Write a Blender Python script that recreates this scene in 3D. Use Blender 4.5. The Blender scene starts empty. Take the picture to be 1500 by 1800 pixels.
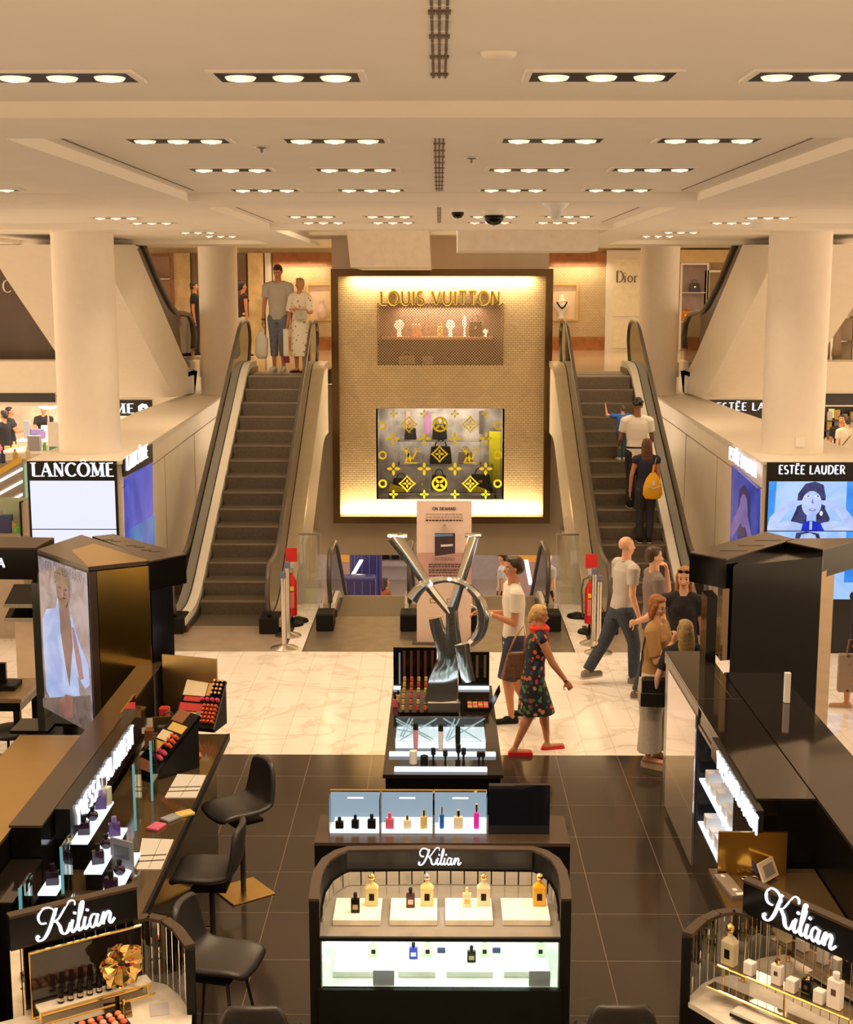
import bpy, bmesh, math, random
from mathutils import Vector, Matrix, Quaternion
random.seed(7)
PI = math.pi
C = bpy.context.scene.collection
SC = bpy.context.scene

# ---------------------------------------------------------------- camera
FPX = 2400.0; HZ = 505.0; VX = 772.0
TH = math.atan((900 - HZ) / FPX)
PSI = math.atan((VX - 750) * math.cos(TH) / FPX)
CAMZ = 4.6
cam_d = bpy.data.cameras.new('camera'); cam = bpy.data.objects.new('camera', cam_d); C.objects.link(cam)
cam.location = (0, 0, CAMZ)
fwd = Vector((-math.sin(PSI) * math.cos(TH), math.cos(PSI) * math.cos(TH), -math.sin(TH)))
cam.rotation_euler = fwd.to_track_quat('-Z', 'Y').to_euler()
cam_d.lens = FPX / 1800 * 36; cam_d.sensor_width = 36; cam_d.clip_end = 200
SC.camera = cam
_r = Vector((math.cos(PSI), math.sin(PSI), 0)); _u = _r.cross(fwd)

def _ray(px, py):
    return fwd + _r * ((px - 750) / FPX) + _u * ((900 - py) / FPX)
def PZ(px, py, z=0.0):
    d = _ray(px, py); t = (z - CAMZ) / d.z; return Vector((d.x * t, d.y * t, z))
def PY(px, py, y):
    d = _ray(px, py); t = y / d.y; return Vector((d.x * t, y, CAMZ + d.z * t))
def PX(px, py, x):
    d = _ray(px, py); t = x / d.x; return Vector((x, d.y * t, CAMZ + d.z * t))

# ---------------------------------------------------------------- world, exposure
SC.view_settings.view_transform = 'Standard'; SC.view_settings.look = 'None'
SC.view_settings.exposure = 0.0; SC.view_settings.gamma = 1.0
W = bpy.data.worlds.new('hall_air'); SC.world = W; W.use_nodes = True
W.node_tree.nodes['Background'].inputs[0].default_value = (1.0, 0.70, 0.42, 1)
W.node_tree.nodes['Background'].inputs[1].default_value = 2.3
SC.cycles.max_bounces = 7; SC.cycles.transparent_max_bounces = 12
SC.cycles.sample_clamp_indirect = 4.0
SC.cycles.use_denoising = True

WARM = (1.0, 0.72, 0.43)
def area(name, loc, size, power, color=WARM, rot=(0, 0, 0), size_y=None):
    l = bpy.data.lights.new(name, 'AREA'); l.energy = power; l.color = color; l.size = size
    if size_y: l.shape = 'RECTANGLE'; l.size_y = size_y
    o = bpy.data.objects.new(name, l); o.location = loc; o.rotation_euler = rot; C.objects.link(o); return o
def spot(name, loc, power, color=WARM, angle=110, blend=0.7, rot=(0, 0, 0)):
    l = bpy.data.lights.new(name, 'SPOT'); l.energy = power; l.color = color; l.spot_size = math.radians(angle)
    l.spot_blend = blend; l.shadow_soft_size = 0.06
    o = bpy.data.objects.new(name, l); o.location = loc; o.rotation_euler = rot; C.objects.link(o); return o

# store lighting: downlight banks of each ceiling field
FZ = 3.05                 # upper floor level
LIGHT_DOWN = 100.0
# side halls, upper shops and lower hall
area('hall_light_left_store', (-8.2, 32, 2.36), 4.5, 330, (1.0, .84, .66), size_y=7)
area('hall_light_right_store', (8.6, 31, 2.4), 4.0, 60, WARM, size_y=8)
area('hall_light_upper_gallery', (0, 30.5, 5.5), 12, 230, WARM, size_y=4)
area('hall_light_lower_level', (0, 31, -0.75), 7, 150, (1.0, .86, .78), size_y=7)
area('added_void_fill', (0, 19.2, 6.2), 3.4, 70, WARM, (math.radians(25), 0, 0), size_y=2)  # unseen fill lamp, added above the void to brighten the back wall
area('hall_light_near', (0, 1.5, 5.3), 7, 40, WARM, size_y=2.5)

# ---------------------------------------------------------------- materials
MATS = {}
def mat(name, col, rough=0.5, metal=0.0, emit=None, estr=1.0, noise=0.06, nscale=8.0, bump=0.0, alpha=1.0, spec=0.5, trans=0.0, coat=0.0):
    if name in MATS: return MATS[name]
    m = bpy.data.materials.new(name); m.use_nodes = True; nt = m.node_tree; b = nt.nodes['Principled BSDF']
    b.inputs['Base Color'].default_value = (*col, 1); b.inputs['Roughness'].default_value = rough
    b.inputs['Metallic'].default_value = metal; b.inputs['Specular IOR Level'].default_value = spec
    b.inputs['Coat Weight'].default_value = coat
    if trans: b.inputs['Transmission Weight'].default_value = trans
    if alpha < 1: b.inputs['Alpha'].default_value = alpha
    tc = nt.nodes.new('ShaderNodeTexCoord')
    if noise and not emit:
        n = nt.nodes.new('ShaderNodeTexNoise'); n.inputs['Scale'].default_value = nscale; n.inputs['Detail'].default_value = 3
        nt.links.new(tc.outputs['Object'], n.inputs['Vector'])
        r = nt.nodes.new('ShaderNodeValToRGB'); nt.links.new(n.outputs['Fac'], r.inputs['Fac'])
        r.color_ramp.elements[0].position = .3; r.color_ramp.elements[1].position = .7
        r.color_ramp.elements[0].color = (*[c * (1 - noise) for c in col], 1); r.color_ramp.elements[1].color = (*[min(1, c * (1 + noise)) for c in col], 1)
        nt.links.new(r.outputs['Color'], b.inputs['Base Color'])
        if bump:
            bp = nt.nodes.new('ShaderNodeBump'); bp.inputs['Strength'].default_value = bump; bp.inputs['Distance'].default_value = .01
            nt.links.new(n.outputs['Fac'], bp.inputs['Height']); nt.links.new(bp.outputs['Normal'], b.inputs['Normal'])
    if emit:
        b.inputs['Emission Color'].default_value = (*emit, 1); b.inputs['Emission Strength'].default_value = estr
    m['base'] = name; MATS[name] = m; return m
def node(nt, t, **kw):
    n = nt.nodes.new(t)
    for k, v in kw.items():
        if k in n.inputs: n.inputs[k].default_value = v
        else: setattr(n, k, v)
    return n
def srgb(r, g, b):
    f = lambda c: (c / 255 / 12.92) if c / 255 <= .04045 else ((c / 255 + .055) / 1.055) ** 2.4
    return (f(r), f(g), f(b))
def glow(name, rgb, s=1.0):
    return mat(name, (0.02, 0.02, 0.02), .3, emit=srgb(*rgb), estr=s)

plaster = mat('ceiling_plaster', (.88, .83, .76), .8, noise=.02, nscale=2)
wallm = mat('beige_wall', (.72, .62, .50), .75, noise=.03, nscale=3)
cream = mat('cream_paint', (.82, .76, .68), .5, noise=.02)
colm = mat('column_paint', (.84, .77, .69), .5, noise=.02)
whitep = mat('white_paint', (.85, .83, .80), .5, noise=.02)
blackg = mat('black_gloss', (.006, .005, .0045), .12, noise=.1, spec=.26)
blackm = mat('black_matte', (.008, .007, .006), .5, noise=.1, spec=.2)
bronzeg = mat('bronze_lacquer', (.055, .035, .022), .22, noise=.1, spec=.7)
goldm = mat('gold_panel', (.70, .46, .15), .30, 1.0, noise=.05)
goldb = mat('bright_gold', (.95, .68, .25), .15, 1.0, noise=.05)
steel = mat('brushed_steel', (.62, .58, .52), .28, 1.0, noise=.08, nscale=30)
chrome = mat('polished_chrome', (.92, .96, .96), .08, .94, noise=.01)
darkm = mat('dark_metal', (.10, .085, .07), .35, .8)
rubber = mat('dark_rubber', (.09, .075, .06), .28)
stepm = mat('step_metal', (.18, .148, .112), .45, .6, noise=.12, nscale=25)
stepn = mat('step_nose_metal', (.42, .34, .25), .35, .7)
deckm = mat('deck_metal', (.70, .60, .45), .35, .6, noise=.05)
platem = mat('landing_plate_metal', (.30, .25, .19), .35, .7, noise=.15, nscale=5)
plateb = mat('pale_plate_metal', (.62, .50, .37), .35, .6, noise=.10, nscale=4)
bronzef = mat('bronze_frame', (.13, .075, .03), .35, .7)
walnut = mat('walnut_veneer', (.35, .13, .035), .4, noise=.2, nscale=6)
leather = mat('black_leather', (.032, .028, .028), .36, noise=.1, nscale=40, bump=.05, spec=.6)
paper = mat('white_card', (.8, .78, .76), .6)
def glass(name, tint=(.93, .97, .94), rough=.02, fac=.10):
    if name in MATS: return MATS[name]
    m = bpy.data.materials.new(name); m.use_nodes = True; nt = m.node_tree; nt.nodes.clear()
    o = node(nt, 'ShaderNodeOutputMaterial'); t = node(nt, 'ShaderNodeBsdfTransparent'); g = node(nt, 'ShaderNodeBsdfGlossy')
    t.inputs[0].default_value = (*tint, 1); g.inputs['Roughness'].default_value = rough
    fr = node(nt, 'ShaderNodeFresnel'); fr.inputs[0].default_value = 1.45
    ad = node(nt, 'ShaderNodeMath', operation='ADD'); nt.links.new(fr.outputs[0], ad.inputs[0]); ad.inputs[1].default_value = fac - .04
    mx = node(nt, 'ShaderNodeMixShader'); nt.links.new(ad.outputs[0], mx.inputs[0]); nt.links.new(t.outputs[0], mx.inputs[1]); nt.links.new(g.outputs[0], mx.inputs[2])
    nt.links.new(mx.outputs[0], o.inputs[0]); MATS[name] = m; return m
glassc = glass('clear_glass'); shopg = glass('shop_window_glass', (.97,.97,.96), .02, .02); glassg = glass('green_tinted_glass', (.80, .93, .84)); glassb = glass('bottle_glass', (.93, .86, .72), fac=.16)
teal = glow('lit_teal_glass_edge', (120, 190, 195), .6)

# ---------------------------------------------------------------- mesh helpers
ORD = ['first','second','third','fourth','fifth','sixth','seventh','eighth','ninth','tenth','eleventh','twelfth','thirteenth','fourteenth','fifteenth','sixteenth']
class MB:
    def __init__(s): s.v = []; s.f = []; s.m = []; s.sm = False
    def add(s, vs, fs, mi=0):
        k = len(s.v); s.v += [tuple(v) for v in vs]; s.f += [tuple(i + k for i in f) for f in fs]; s.m += [mi] * len(fs); return s
    def box(s, x0, x1, y0, y1, z0, z1, mi=0):
        return s.add([(x0,y0,z0),(x1,y0,z0),(x1,y1,z0),(x0,y1,z0),(x0,y0,z1),(x1,y0,z1),(x1,y1,z1),(x0,y1,z1)],
                     [(0,3,2,1),(4,5,6,7),(0,1,5,4),(1,2,6,5),(2,3,7,6),(3,0,4,7)], mi)
    def obox(s, M, sx, sy, sz, mi=0):
        vs = [M @ Vector((a * sx / 2, b * sy / 2, c * sz / 2)) for c in (-1, 1) for a, b in ((-1,-1),(1,-1),(1,1),(-1,1))]
        return s.add(vs, [(0,3,2,1),(4,5,6,7),(0,1,5,4),(1,2,6,5),(2,3,7,6),(3,0,4,7)], mi)
    def prism(s, pts, z0, z1, mi=0):
        n = len(pts); a = sum(pts[i][0]*pts[(i+1)%n][1]-pts[(i+1)%n][0]*pts[i][1] for i in range(n))
        if a < 0: pts = pts[::-1]
        vs = [(p[0], p[1], z0) for p in pts] + [(p[0], p[1], z1) for p in pts]
        fs = [tuple(range(n))[::-1], tuple(range(n, 2*n))] + [(i, (i+1)%n, n+(i+1)%n, n+i) for i in range(n)]
        return s.add(vs, fs, mi)
    def slab(s, pts, d, mi=0):
        """closed plate: polygon of 3-d points pushed along vector d"""
        n = len(pts); d = Vector(d); P = [Vector(p) for p in pts]
        nrm = Vector((0,0,0))
        for i in range(n): nrm += P[i].cross(P[(i+1)%n])
        if nrm.dot(d) < 0: P = P[::-1]
        vs = P + [p + d for p in P]
        fs = [tuple(range(n))[::-1], tuple(range(n, 2*n))] + [(i, (i+1)%n, n+(i+1)%n, n+i) for i in range(n)]
        return s.add(vs, fs, mi)
    def quad(s, a, b, c, d, mi=0): return s.add([a, b, c, d], [(0,1,2,3)], mi)
    def tube(s, pts, r, n=8, mi=0, closed=False):
        P = [Vector(p) for p in pts]; k = len(P); rs = r if isinstance(r, (list, tuple)) else [r] * k
        vs = []; up = None
        for i, p in enumerate(P):
            if closed: t = (P[(i+1)%k] - P[i-1])
            else: t = (P[min(i+1,k-1)] - P[max(i-1,0)])
            t = t.normalized() if t.length > 1e-9 else Vector((0,0,1))
            if up is None:
                up = Vector((0,0,1)) if abs(t.z) < .9 else Vector((1,0,0))
            a = up - t * up.dot(t)
            a = a.normalized() if a.length > 1e-6 else t.orthogonal().normalized()
            up = a; b = t.cross(a)
            vs += [p + (a * math.cos(2*PI*j/n) + b * math.sin(2*PI*j/n)) * rs[i] for j in range(n)]
        fs = []
        for i in range(k if closed else k-1):
            i2 = (i+1) % k
            fs += [(i*n+j, i*n+(j+1)%n, i2*n+(j+1)%n, i2*n+j) for j in range(n)]
        if not closed: fs += [tuple(range(n))[::-1], tuple(range((k-1)*n, k*n))]
        return s.add(vs, fs, mi)
    def lathe(s, prof, c=(0,0,0), n=20, mi=0):
        vs = []; c = Vector(c)
        for r, z in prof: vs += [c + Vector((r*math.cos(2*PI*j/n), r*math.sin(2*PI*j/n), z)) for j in range(n)]
        k = len(prof); fs = [(i*n+j, i*n+(j+1)%n, (i+1)*n+(j+1)%n, (i+1)*n+j) for i in range(k-1) for j in range(n)]
        if prof[0][0] > 1e-5: fs.append(tuple(range(n))[::-1])
        if prof[-1][0] > 1e-5: fs.append(tuple(range((k-1)*n, k*n)))
        return s.add(vs, fs, mi)
    def ball(s, c, rx, ry=None, rz=None, n=12, mi=0, M=None):
        ry = ry or rx; rz = rz or rx; k = n//2+1; vs = []; c = Vector(c)
        for i in range(k):
            a = PI * i / (k-1)
            for j in range(n):
                q = Vector((rx*math.sin(a)*math.cos(2*PI*j/n), ry*math.sin(a)*math.sin(2*PI*j/n), -rz*math.cos(a)))
                vs.append(c + (M @ q if M else q))
        fs = [(i*n+j, i*n+(j+1)%n, (i+1)*n+(j+1)%n, (i+1)*n+j) for i in range(k-1) for j in range(n)]
        return s.add(vs, fs, mi)
    def cone(s, p0, r0, p1, r1, n=14, mi=0):
        return s.tube([p0, p1], [r0, r1], n, mi)
    def ribbon(s, path, x0, x1, a, b, mi=0):
        """box swept along a (y,z) path, between x0 and x1, from z+a to z+b"""
        vs = []; k = len(path)
        for y, z in path: vs += [(x0,y,z+a),(x1,y,z+a),(x1,y,z+b),(x0,y,z+b)]
        fs = [(i*4+j, i*4+(j+1)%4, (i+1)*4+(j+1)%4, (i+1)*4+j) for i in range(k-1) for j in range(4)]
        fs += [(3,2,1,0), tuple((k-1)*4+j for j in range(4))]
        return s.add(vs, fs, mi)
    def build(s, name, m, parent=None, smooth=False, bevel=0.0, world=True, **tags):
        me = bpy.data.meshes.new(name)
        off = Vector((0,0,0))
        if parent is not None and world:
            p = parent
            while p is not None: off += p.location; p = p.parent
        me.from_pydata([tuple(Vector(v) - off) for v in s.v], [], s.f)
        ms = m if isinstance(m, (list, tuple)) else [m]
        for x in ms: me.materials.append(x)
        if len(ms) > 1: me.polygons.foreach_set('material_index', s.m)
        bm = bmesh.new(); bm.from_mesh(me); bmesh.ops.remove_doubles(bm, verts=bm.verts, dist=1e-6)
        bmesh.ops.recalc_face_normals(bm, faces=bm.faces); bm.to_mesh(me); bm.free()
        if smooth:
            me.polygons.foreach_set('use_smooth', [True] * len(me.polygons))
        o = bpy.data.objects.new(name, me); C.objects.link(o)
        if smooth == 'auto':
            md = o.modifiers.new('split', 'EDGE_SPLIT'); md.split_angle = math.radians(40)
        if bevel:
            md = o.modifiers.new('bevel', 'BEVEL'); md.width = bevel; md.segments = 2; md.limit_method = 'ANGLE'
        if parent is not None: o.parent = parent
        for k, v in tags.items(): o[k] = v
        return o

def tag(o, label, cat, group=None, kind=None):
    o['label'] = label; o['category'] = cat
    if group: o['group'] = group
    if kind: o['kind'] = kind
    return o
def thing(name, label, cat, loc=(0,0,0), rz=0, group=None):
    o = bpy.data.objects.new(name, None); o.empty_display_size = .1; C.objects.link(o)
    o.location = loc; o.rotation_euler = (0, 0, rz); return tag(o, label, cat, group)
def struct(mb, name, m, **kw):
    o = mb.build(name, m, **kw); o['kind'] = 'structure'; return o
def dup(root, loc=None, rz=None, label=None, group=None, scale=None):
    def cp(o, par):
        c = o.copy(); C.objects.link(c)
        if par is not None: c.parent = par
        for ch in list(o.children): cp(ch, c)
        return c
    r = cp(root, None)
    if loc is not None: r.location = loc
    if rz is not None: r.rotation_euler = (0, 0, rz)
    if scale: r.scale = (scale,) * 3 if not isinstance(scale, tuple) else scale
    if label: r['label'] = label
    if group: r['group'] = group
    return r

# ---------------------------------------------------------------- lettering
def arc(cx, cy, rx, ry, a0, a1, n=18):
    return [(cx + rx*math.cos(math.radians(a0+(a1-a0)*i/n)), cy + ry*math.sin(math.radians(a0+(a1-a0)*i/n))) for i in range(n+1)]
# glyph: (advance width, [(weight, points)...], serif points). weight 'T' thick, 't' thin
GL = {
 'A': (.72, [('t', [(.04,0),(.34,1)]), ('T', [(.34,1),(.66,0)]), ('t', [(.14,.34),(.54,.34)])], [(.04,0),(.66,0)]),
 'B': (.60, [('T', [(.1,0),(.1,1)]), ('t', [(.1,1)]+arc(.28,.76,.22,.24,90,-90,10)+[(.1,.52)]), ('t', [(.1,.52)]+arc(.3,.26,.24,.26,90,-90,10)+[(.1,0)])], []),
 'C': (.72, [('M', arc(.42,.5,.36,.5,45,315,22))], []),
 'D': (.74, [('T', [(.12,0),(.12,1)]), ('M', [(.12,1)]+arc(.28,.5,.4,.5,90,-90,18)+[(.12,0)])], []),
 'E': (.58, [('T', [(.12,0),(.12,1)]), ('t', [(.12,1),(.52,1)]), ('t', [(.12,.52),(.44,.52)]), ('t', [(.12,0),(.54,0)])], []),
 'G': (.76, [('M', arc(.42,.5,.36,.5,45,340,22)), ('T', [(.72,.0),(.72,.42)]), ('t', [(.5,.42),(.76,.42)])], []),
 'I': (.26, [('T', [(.12,0),(.12,1)])], [(.12,0),(.12,1)]),
 'L': (.54, [('T', [(.12,0),(.12,1)]), ('t', [(.12,0),(.52,0)])], [(.12,1)]),
 'M': (.90, [('t', [(.1,0),(.14,1)]), ('T', [(.14,1),(.44,.06)]), ('t', [(.44,.06),(.74,1)]), ('T', [(.74,1),(.78,0)])], [(.1,0),(.78,0),(.12,1),(.76,1)]),
 'N': (.76, [('t', [(.12,0),(.12,1)]), ('T', [(.12,1),(.64,0)]), ('t', [(.64,0),(.64,1)])], [(.12,0),(.64,1)]),
 'O': (.82, [('M', arc(.41,.5,.36,.5,90,450,28))], []),
 'R': (.66, [('T', [(.12,0),(.12,1)]), ('t', [(.12,1)]+arc(.3,.75,.24,.25,90,-90,10)+[(.12,.5)]), ('T', [(.32,.5),(.6,0)])], [(.12,0)]),
 'S': (.56, [('M', arc(.28,.74,.2,.25,50,270,14)+arc(.28,.25,.22,.25,90,-140,14)[1:])], []),
 'T': (.62, [('T', [(.31,0),(.31,1)]), ('t', [(.03,1),(.59,1)])], [(.31,0)]),
 'U': (.74, [('T', [(.12,1),(.12,.36)]+arc(.37,.36,.25,.36,180,360,14)+[(.62,1)])], [(.12,1)]),
 'V': (.70, [('T', [(.04,1),(.35,0)]), ('t', [(.35,0),(.64,1)])], [(.04,1),(.64,1)]),
 'W': (.98, [('T', [(.04,1),(.28,0)]), ('t', [(.28,0),(.48,.9)]), ('T', [(.48,.9),(.7,0)]), ('t', [(.7,0),(.92,1)])], []),
 'Y': (.66, [('T', [(.04,1),(.33,.48)]), ('t', [(.33,.48),(.62,1)]), ('T', [(.33,.48),(.33,0)])], [(.33,0)]),
 'i': (.28, [('T', [(.13,0),(.13,.62)]), ('T', [(.13,.86),(.13,.95)])], [(.13,0)]),
 'o': (.56, [('M', arc(.28,.32,.22,.32,90,450,20))], []),
 'r': (.40, [('T', [(.1,0),(.1,.64)]), ('t', [(.1,.42)]+arc(.28,.45,.16,.18,150,40,6))], [(.1,0)]),
 '&': (.72, [('M', [(.66,.0),(.2,.7)]+arc(.32,.82,.14,.18,200,-20,10)+[(.14,.34)]+arc(.28,.2,.2,.2,140,320,10)+[(.6,.4)])], []),
 ' ': (.34, [], []),
}
def poly_strokes(strokes, sink):
    """strokes: list of (widths list, 2-d points); sink(pts quad)"""
    for ws, pts in strokes:
        L = []; R = []; k = len(pts)
        for i in range(k):
            a = Vector(pts[max(i-1,0)]); b = Vector(pts[min(i+1,k-1)]); t = (b - a)
            t = t.normalized() if t.length > 1e-9 else Vector((1,0)); n = Vector((-t.y, t.x)); p = Vector(pts[i])
            L.append(p + n*ws[i]/2); R.append(p - n*ws[i]/2)
        for i in range(k-1): sink([L[i], R[i], R[i+1], L[i+1]])
def text_mb(text, size, width=None, thick=.17, thin=.07, serif=.0, depth=.02, mid=True):
    """letters in the local x-z plane, origin at centre of the baseline, facing -y"""
    mb = MB(); x = 0; st = []
    acc = None; base = []
    for ch in text:
        g = ch; mark = None
        if ch == 'Ô': g = 'O'; mark = '^'
        if ch == 'Ē': g = 'E'; mark = '-'
        adv, ss, sf = GL[g]
        for w, pts in ss:
            P = [(px + x, py) for px, py in pts]
            if w == 'M':
                W_ = []
                for i in range(len(P)):
                    a = Vector(P[max(i-1,0)]); b = Vector(P[min(i+1,len(P)-1)]); t = (b-a).normalized()
                    W_.append(thin + (thick-thin) * abs(t.y) ** 1.5)
            else: W_ = [(thick if w == 'T' else thin)] * len(P)
            st.append((W_, P))
        if serif:
            for px, py in sf: st.append(([serif]*2, [(x+px-thick*1.0, py), (x+px+thick*1.0, py)]))
        if mark == '^': st.append(([thin]*3, [(x+.22,1.12),(x+.41,1.30),(x+.60,1.12)]))
        if mark == '-': st.append(([thin*1.2]*2, [(x+.12,1.2),(x+.5,1.2)]))
        x += adv + .10
    tot = x - .10
    sx = (width / tot) if width else size
    def sink(q):
        P = [((p[0] - tot/2) * sx, 0, p[1] * size) for p in q]
        # tiny offset per stroke is not needed: plates overlap inside one mesh
        mb.slab(P, (0, -depth, 0))
    poly_strokes(st, sink)
    return mb
# flowing script word built from pen strokes
def pen(pts, w0, w1, n=10):
    """Catmull-Rom through pts, width swelling on downstrokes"""
    P = [Vector(p) for p in pts]; out = []
    for i in range(len(P)-1):
        a = P[max(i-1,0)]; b = P[i]; c = P[i+1]; d = P[min(i+2,len(P)-1)]
        for j in range(n):
            t = j/n; out.append(.5*((2*b)+(c-a)*t+(2*a-5*b+4*c-d)*t*t+(-a+3*b-3*c+d)*t**3))
    out.append(P[-1]); ws = []
    for i in range(len(out)):
        t = (out[min(i+1,len(out)-1)] - out[max(i-1,0)]); t = t.normalized() if t.length > 1e-9 else Vector((1,0))
        ws.append(w0 + (w1-w0) * max(0, abs(t.y)*.9) ** 2)
    return (ws, [(p.x, p.y) for p in out])
KIL = [
 pen([(.02,.10),(.10,.0),(.26,.05),(.42,.30),(.56,.66),(.66,.95)], .035, .12),
 pen([(.02,.10),(.06,.16),(.10,.11)], .06, .09),
 pen([(.34,.52),(.16,.56),(.10,.78),(.24,1.0),(.46,1.0),(.60,.86),(.62,.72)], .035, .075),
 pen([(.50,.50),(.70,.56),(.92,.86),(1.08,1.06),(1.22,1.04),(1.24,.90)], .03, .05),
 pen([(.62,.54),(.74,.34),(.80,.10),(.92,.03),(1.02,.14),(1.10,.34)], .035, .12),
 pen([(1.16,.42),(1.10,.14),(1.16,.02),(1.28,.16)], .03, .10), pen([(1.22,.60),(1.24,.66)], .09, .09),
 pen([(1.28,.16),(1.44,.60),(1.50,.92),(1.44,.94),(1.36,.50),(1.32,.12),(1.38,.02),(1.50,.16)], .03, .10),
 pen([(1.56,.42),(1.50,.14),(1.56,.02),(1.68,.16)], .03, .10), pen([(1.62,.60),(1.64,.66)], .09, .09),
 pen([(1.92,.40),(1.80,.44),(1.70,.26),(1.72,.06),(1.82,.04),(1.94,.36)], .03, .08),
 pen([(1.96,.42),(1.90,.14),(1.96,.02),(2.06,.14)], .03, .10),
 pen([(2.06,.14),(2.16,.42),(2.12,.04)], .03, .10), pen([(2.14,.16),(2.28,.42),(2.36,.34),(2.32,.10),(2.38,.02),(2.50,.16)], .03, .10),
]
def kilian_mb(width, depth=.012):
    mb = MB(); s = width / 2.5
    poly_strokes(KIL, lambda q: mb.slab([((p[0]-1.25)*s, 0, p[1]*s) for p in q], (0, -depth, 0)))
    return mb
def place(mb, origin, ux, uz):
    """map local x,z,(-y outward) lettering to the world: ux along reading direction, uz up"""
    ux = Vector(ux).normalized(); uz = Vector(uz).normalized(); uy = uz.cross(ux); o = Vector(origin)
    mb.v = [tuple(o + ux*v[0] + uy*v[1] + uz*v[2]) for v in mb.v]; return mb
# ================================================================ patterned materials
def tile_mat(name, c1, c2, mortar, bw, rh, swap, ox, oy, rough, offset, vein=None, msize=.004, spec=.5):
    m = bpy.data.materials.new(name); m.use_nodes = True; nt = m.node_tree; b = nt.nodes['Principled BSDF']
    geo = node(nt, 'ShaderNodeNewGeometry'); sp = node(nt, 'ShaderNodeSeparateXYZ'); nt.links.new(geo.outputs['Position'], sp.inputs[0])
    cb = node(nt, 'ShaderNodeCombineXYZ')
    ax = node(nt, 'ShaderNodeMath', operation='SUBTRACT'); ay = node(nt, 'ShaderNodeMath', operation='SUBTRACT')
    nt.links.new(sp.outputs['X'], ax.inputs[0]); ax.inputs[1].default_value = ox
    nt.links.new(sp.outputs['Y'], ay.inputs[0]); ay.inputs[1].default_value = oy
    nt.links.new((ay if swap else ax).outputs[0], cb.inputs[0]); nt.links.new((ax if swap else ay).outputs[0], cb.inputs[1])
    br = node(nt, 'ShaderNodeTexBrick'); br.offset = offset; br.inputs['Scale'].default_value = 1
    br.inputs['Brick Width'].default_value = bw; br.inputs['Row Height'].default_value = rh
    br.inputs['Mortar Size'].default_value = msize; br.inputs['Mortar Smooth'].default_value = .3
    br.inputs['Color1'].default_value = (*c1, 1); br.inputs['Color2'].default_value = (*c2, 1); br.inputs['Mortar'].default_value = (*mortar, 1)
    nt.links.new(cb.outputs[0], br.inputs['Vector'])
    out = br.outputs['Color']
    if vein:
        n = node(nt, 'ShaderNodeTexNoise', Scale=.75, Detail=6, Roughness=.55, Distortion=1.2); nt.links.new(geo.outputs['Position'], n.inputs['Vector'])
        r = node(nt, 'ShaderNodeValToRGB'); nt.links.new(n.outputs['Fac'], r.inputs[0])
        e = r.color_ramp.elements; e[0].position = .47; e[0].color = (0,0,0,1); e[1].position = .5; e[1].color = (1,1,1,1)
        x = r.color_ramp.elements.new(.53); x.color = (0,0,0,1)
        mx = node(nt, 'ShaderNodeMix', data_type='RGBA'); mu = node(nt, 'ShaderNodeMath', operation='MULTIPLY'); mu.inputs[1].default_value = .55
        nt.links.new(r.outputs[0], mu.inputs[0]); nt.links.new(mu.outputs[0], mx.inputs[0]); nt.links.new(out, mx.inputs[6]); mx.inputs[7].default_value = (*vein, 1)
        out = mx.outputs[2]
    nt.links.new(out, b.inputs['Base Color']); b.inputs['Roughness'].default_value = rough; b.inputs['Specular IOR Level'].default_value = spec
    MATS[name] = m; return m
D_EDGE = PZ(750, 1327, 0).y
marblef = tile_mat('marble_floor_tiles', (.92,.87,.82), (.88,.82,.76), (.55,.45,.34), .61, .305, True, -1.27, D_EDGE, .12, .5, (.62,.53,.42), .0025)
darkf = tile_mat('dark_floor_tiles', (.040,.029,.022), (.048,.035,.026), (.20,.15,.11), .61, .72, False, -1.27, PZ(750,1365,0).y, .13, 0, None, .0035)
marblet = mat('marble_top', (.80, .74, .66), .15, noise=.12, nscale=10)
marblew = mat('golden_marble_cladding', (.78, .58, .30), .3, noise=.22, nscale=3)
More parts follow.
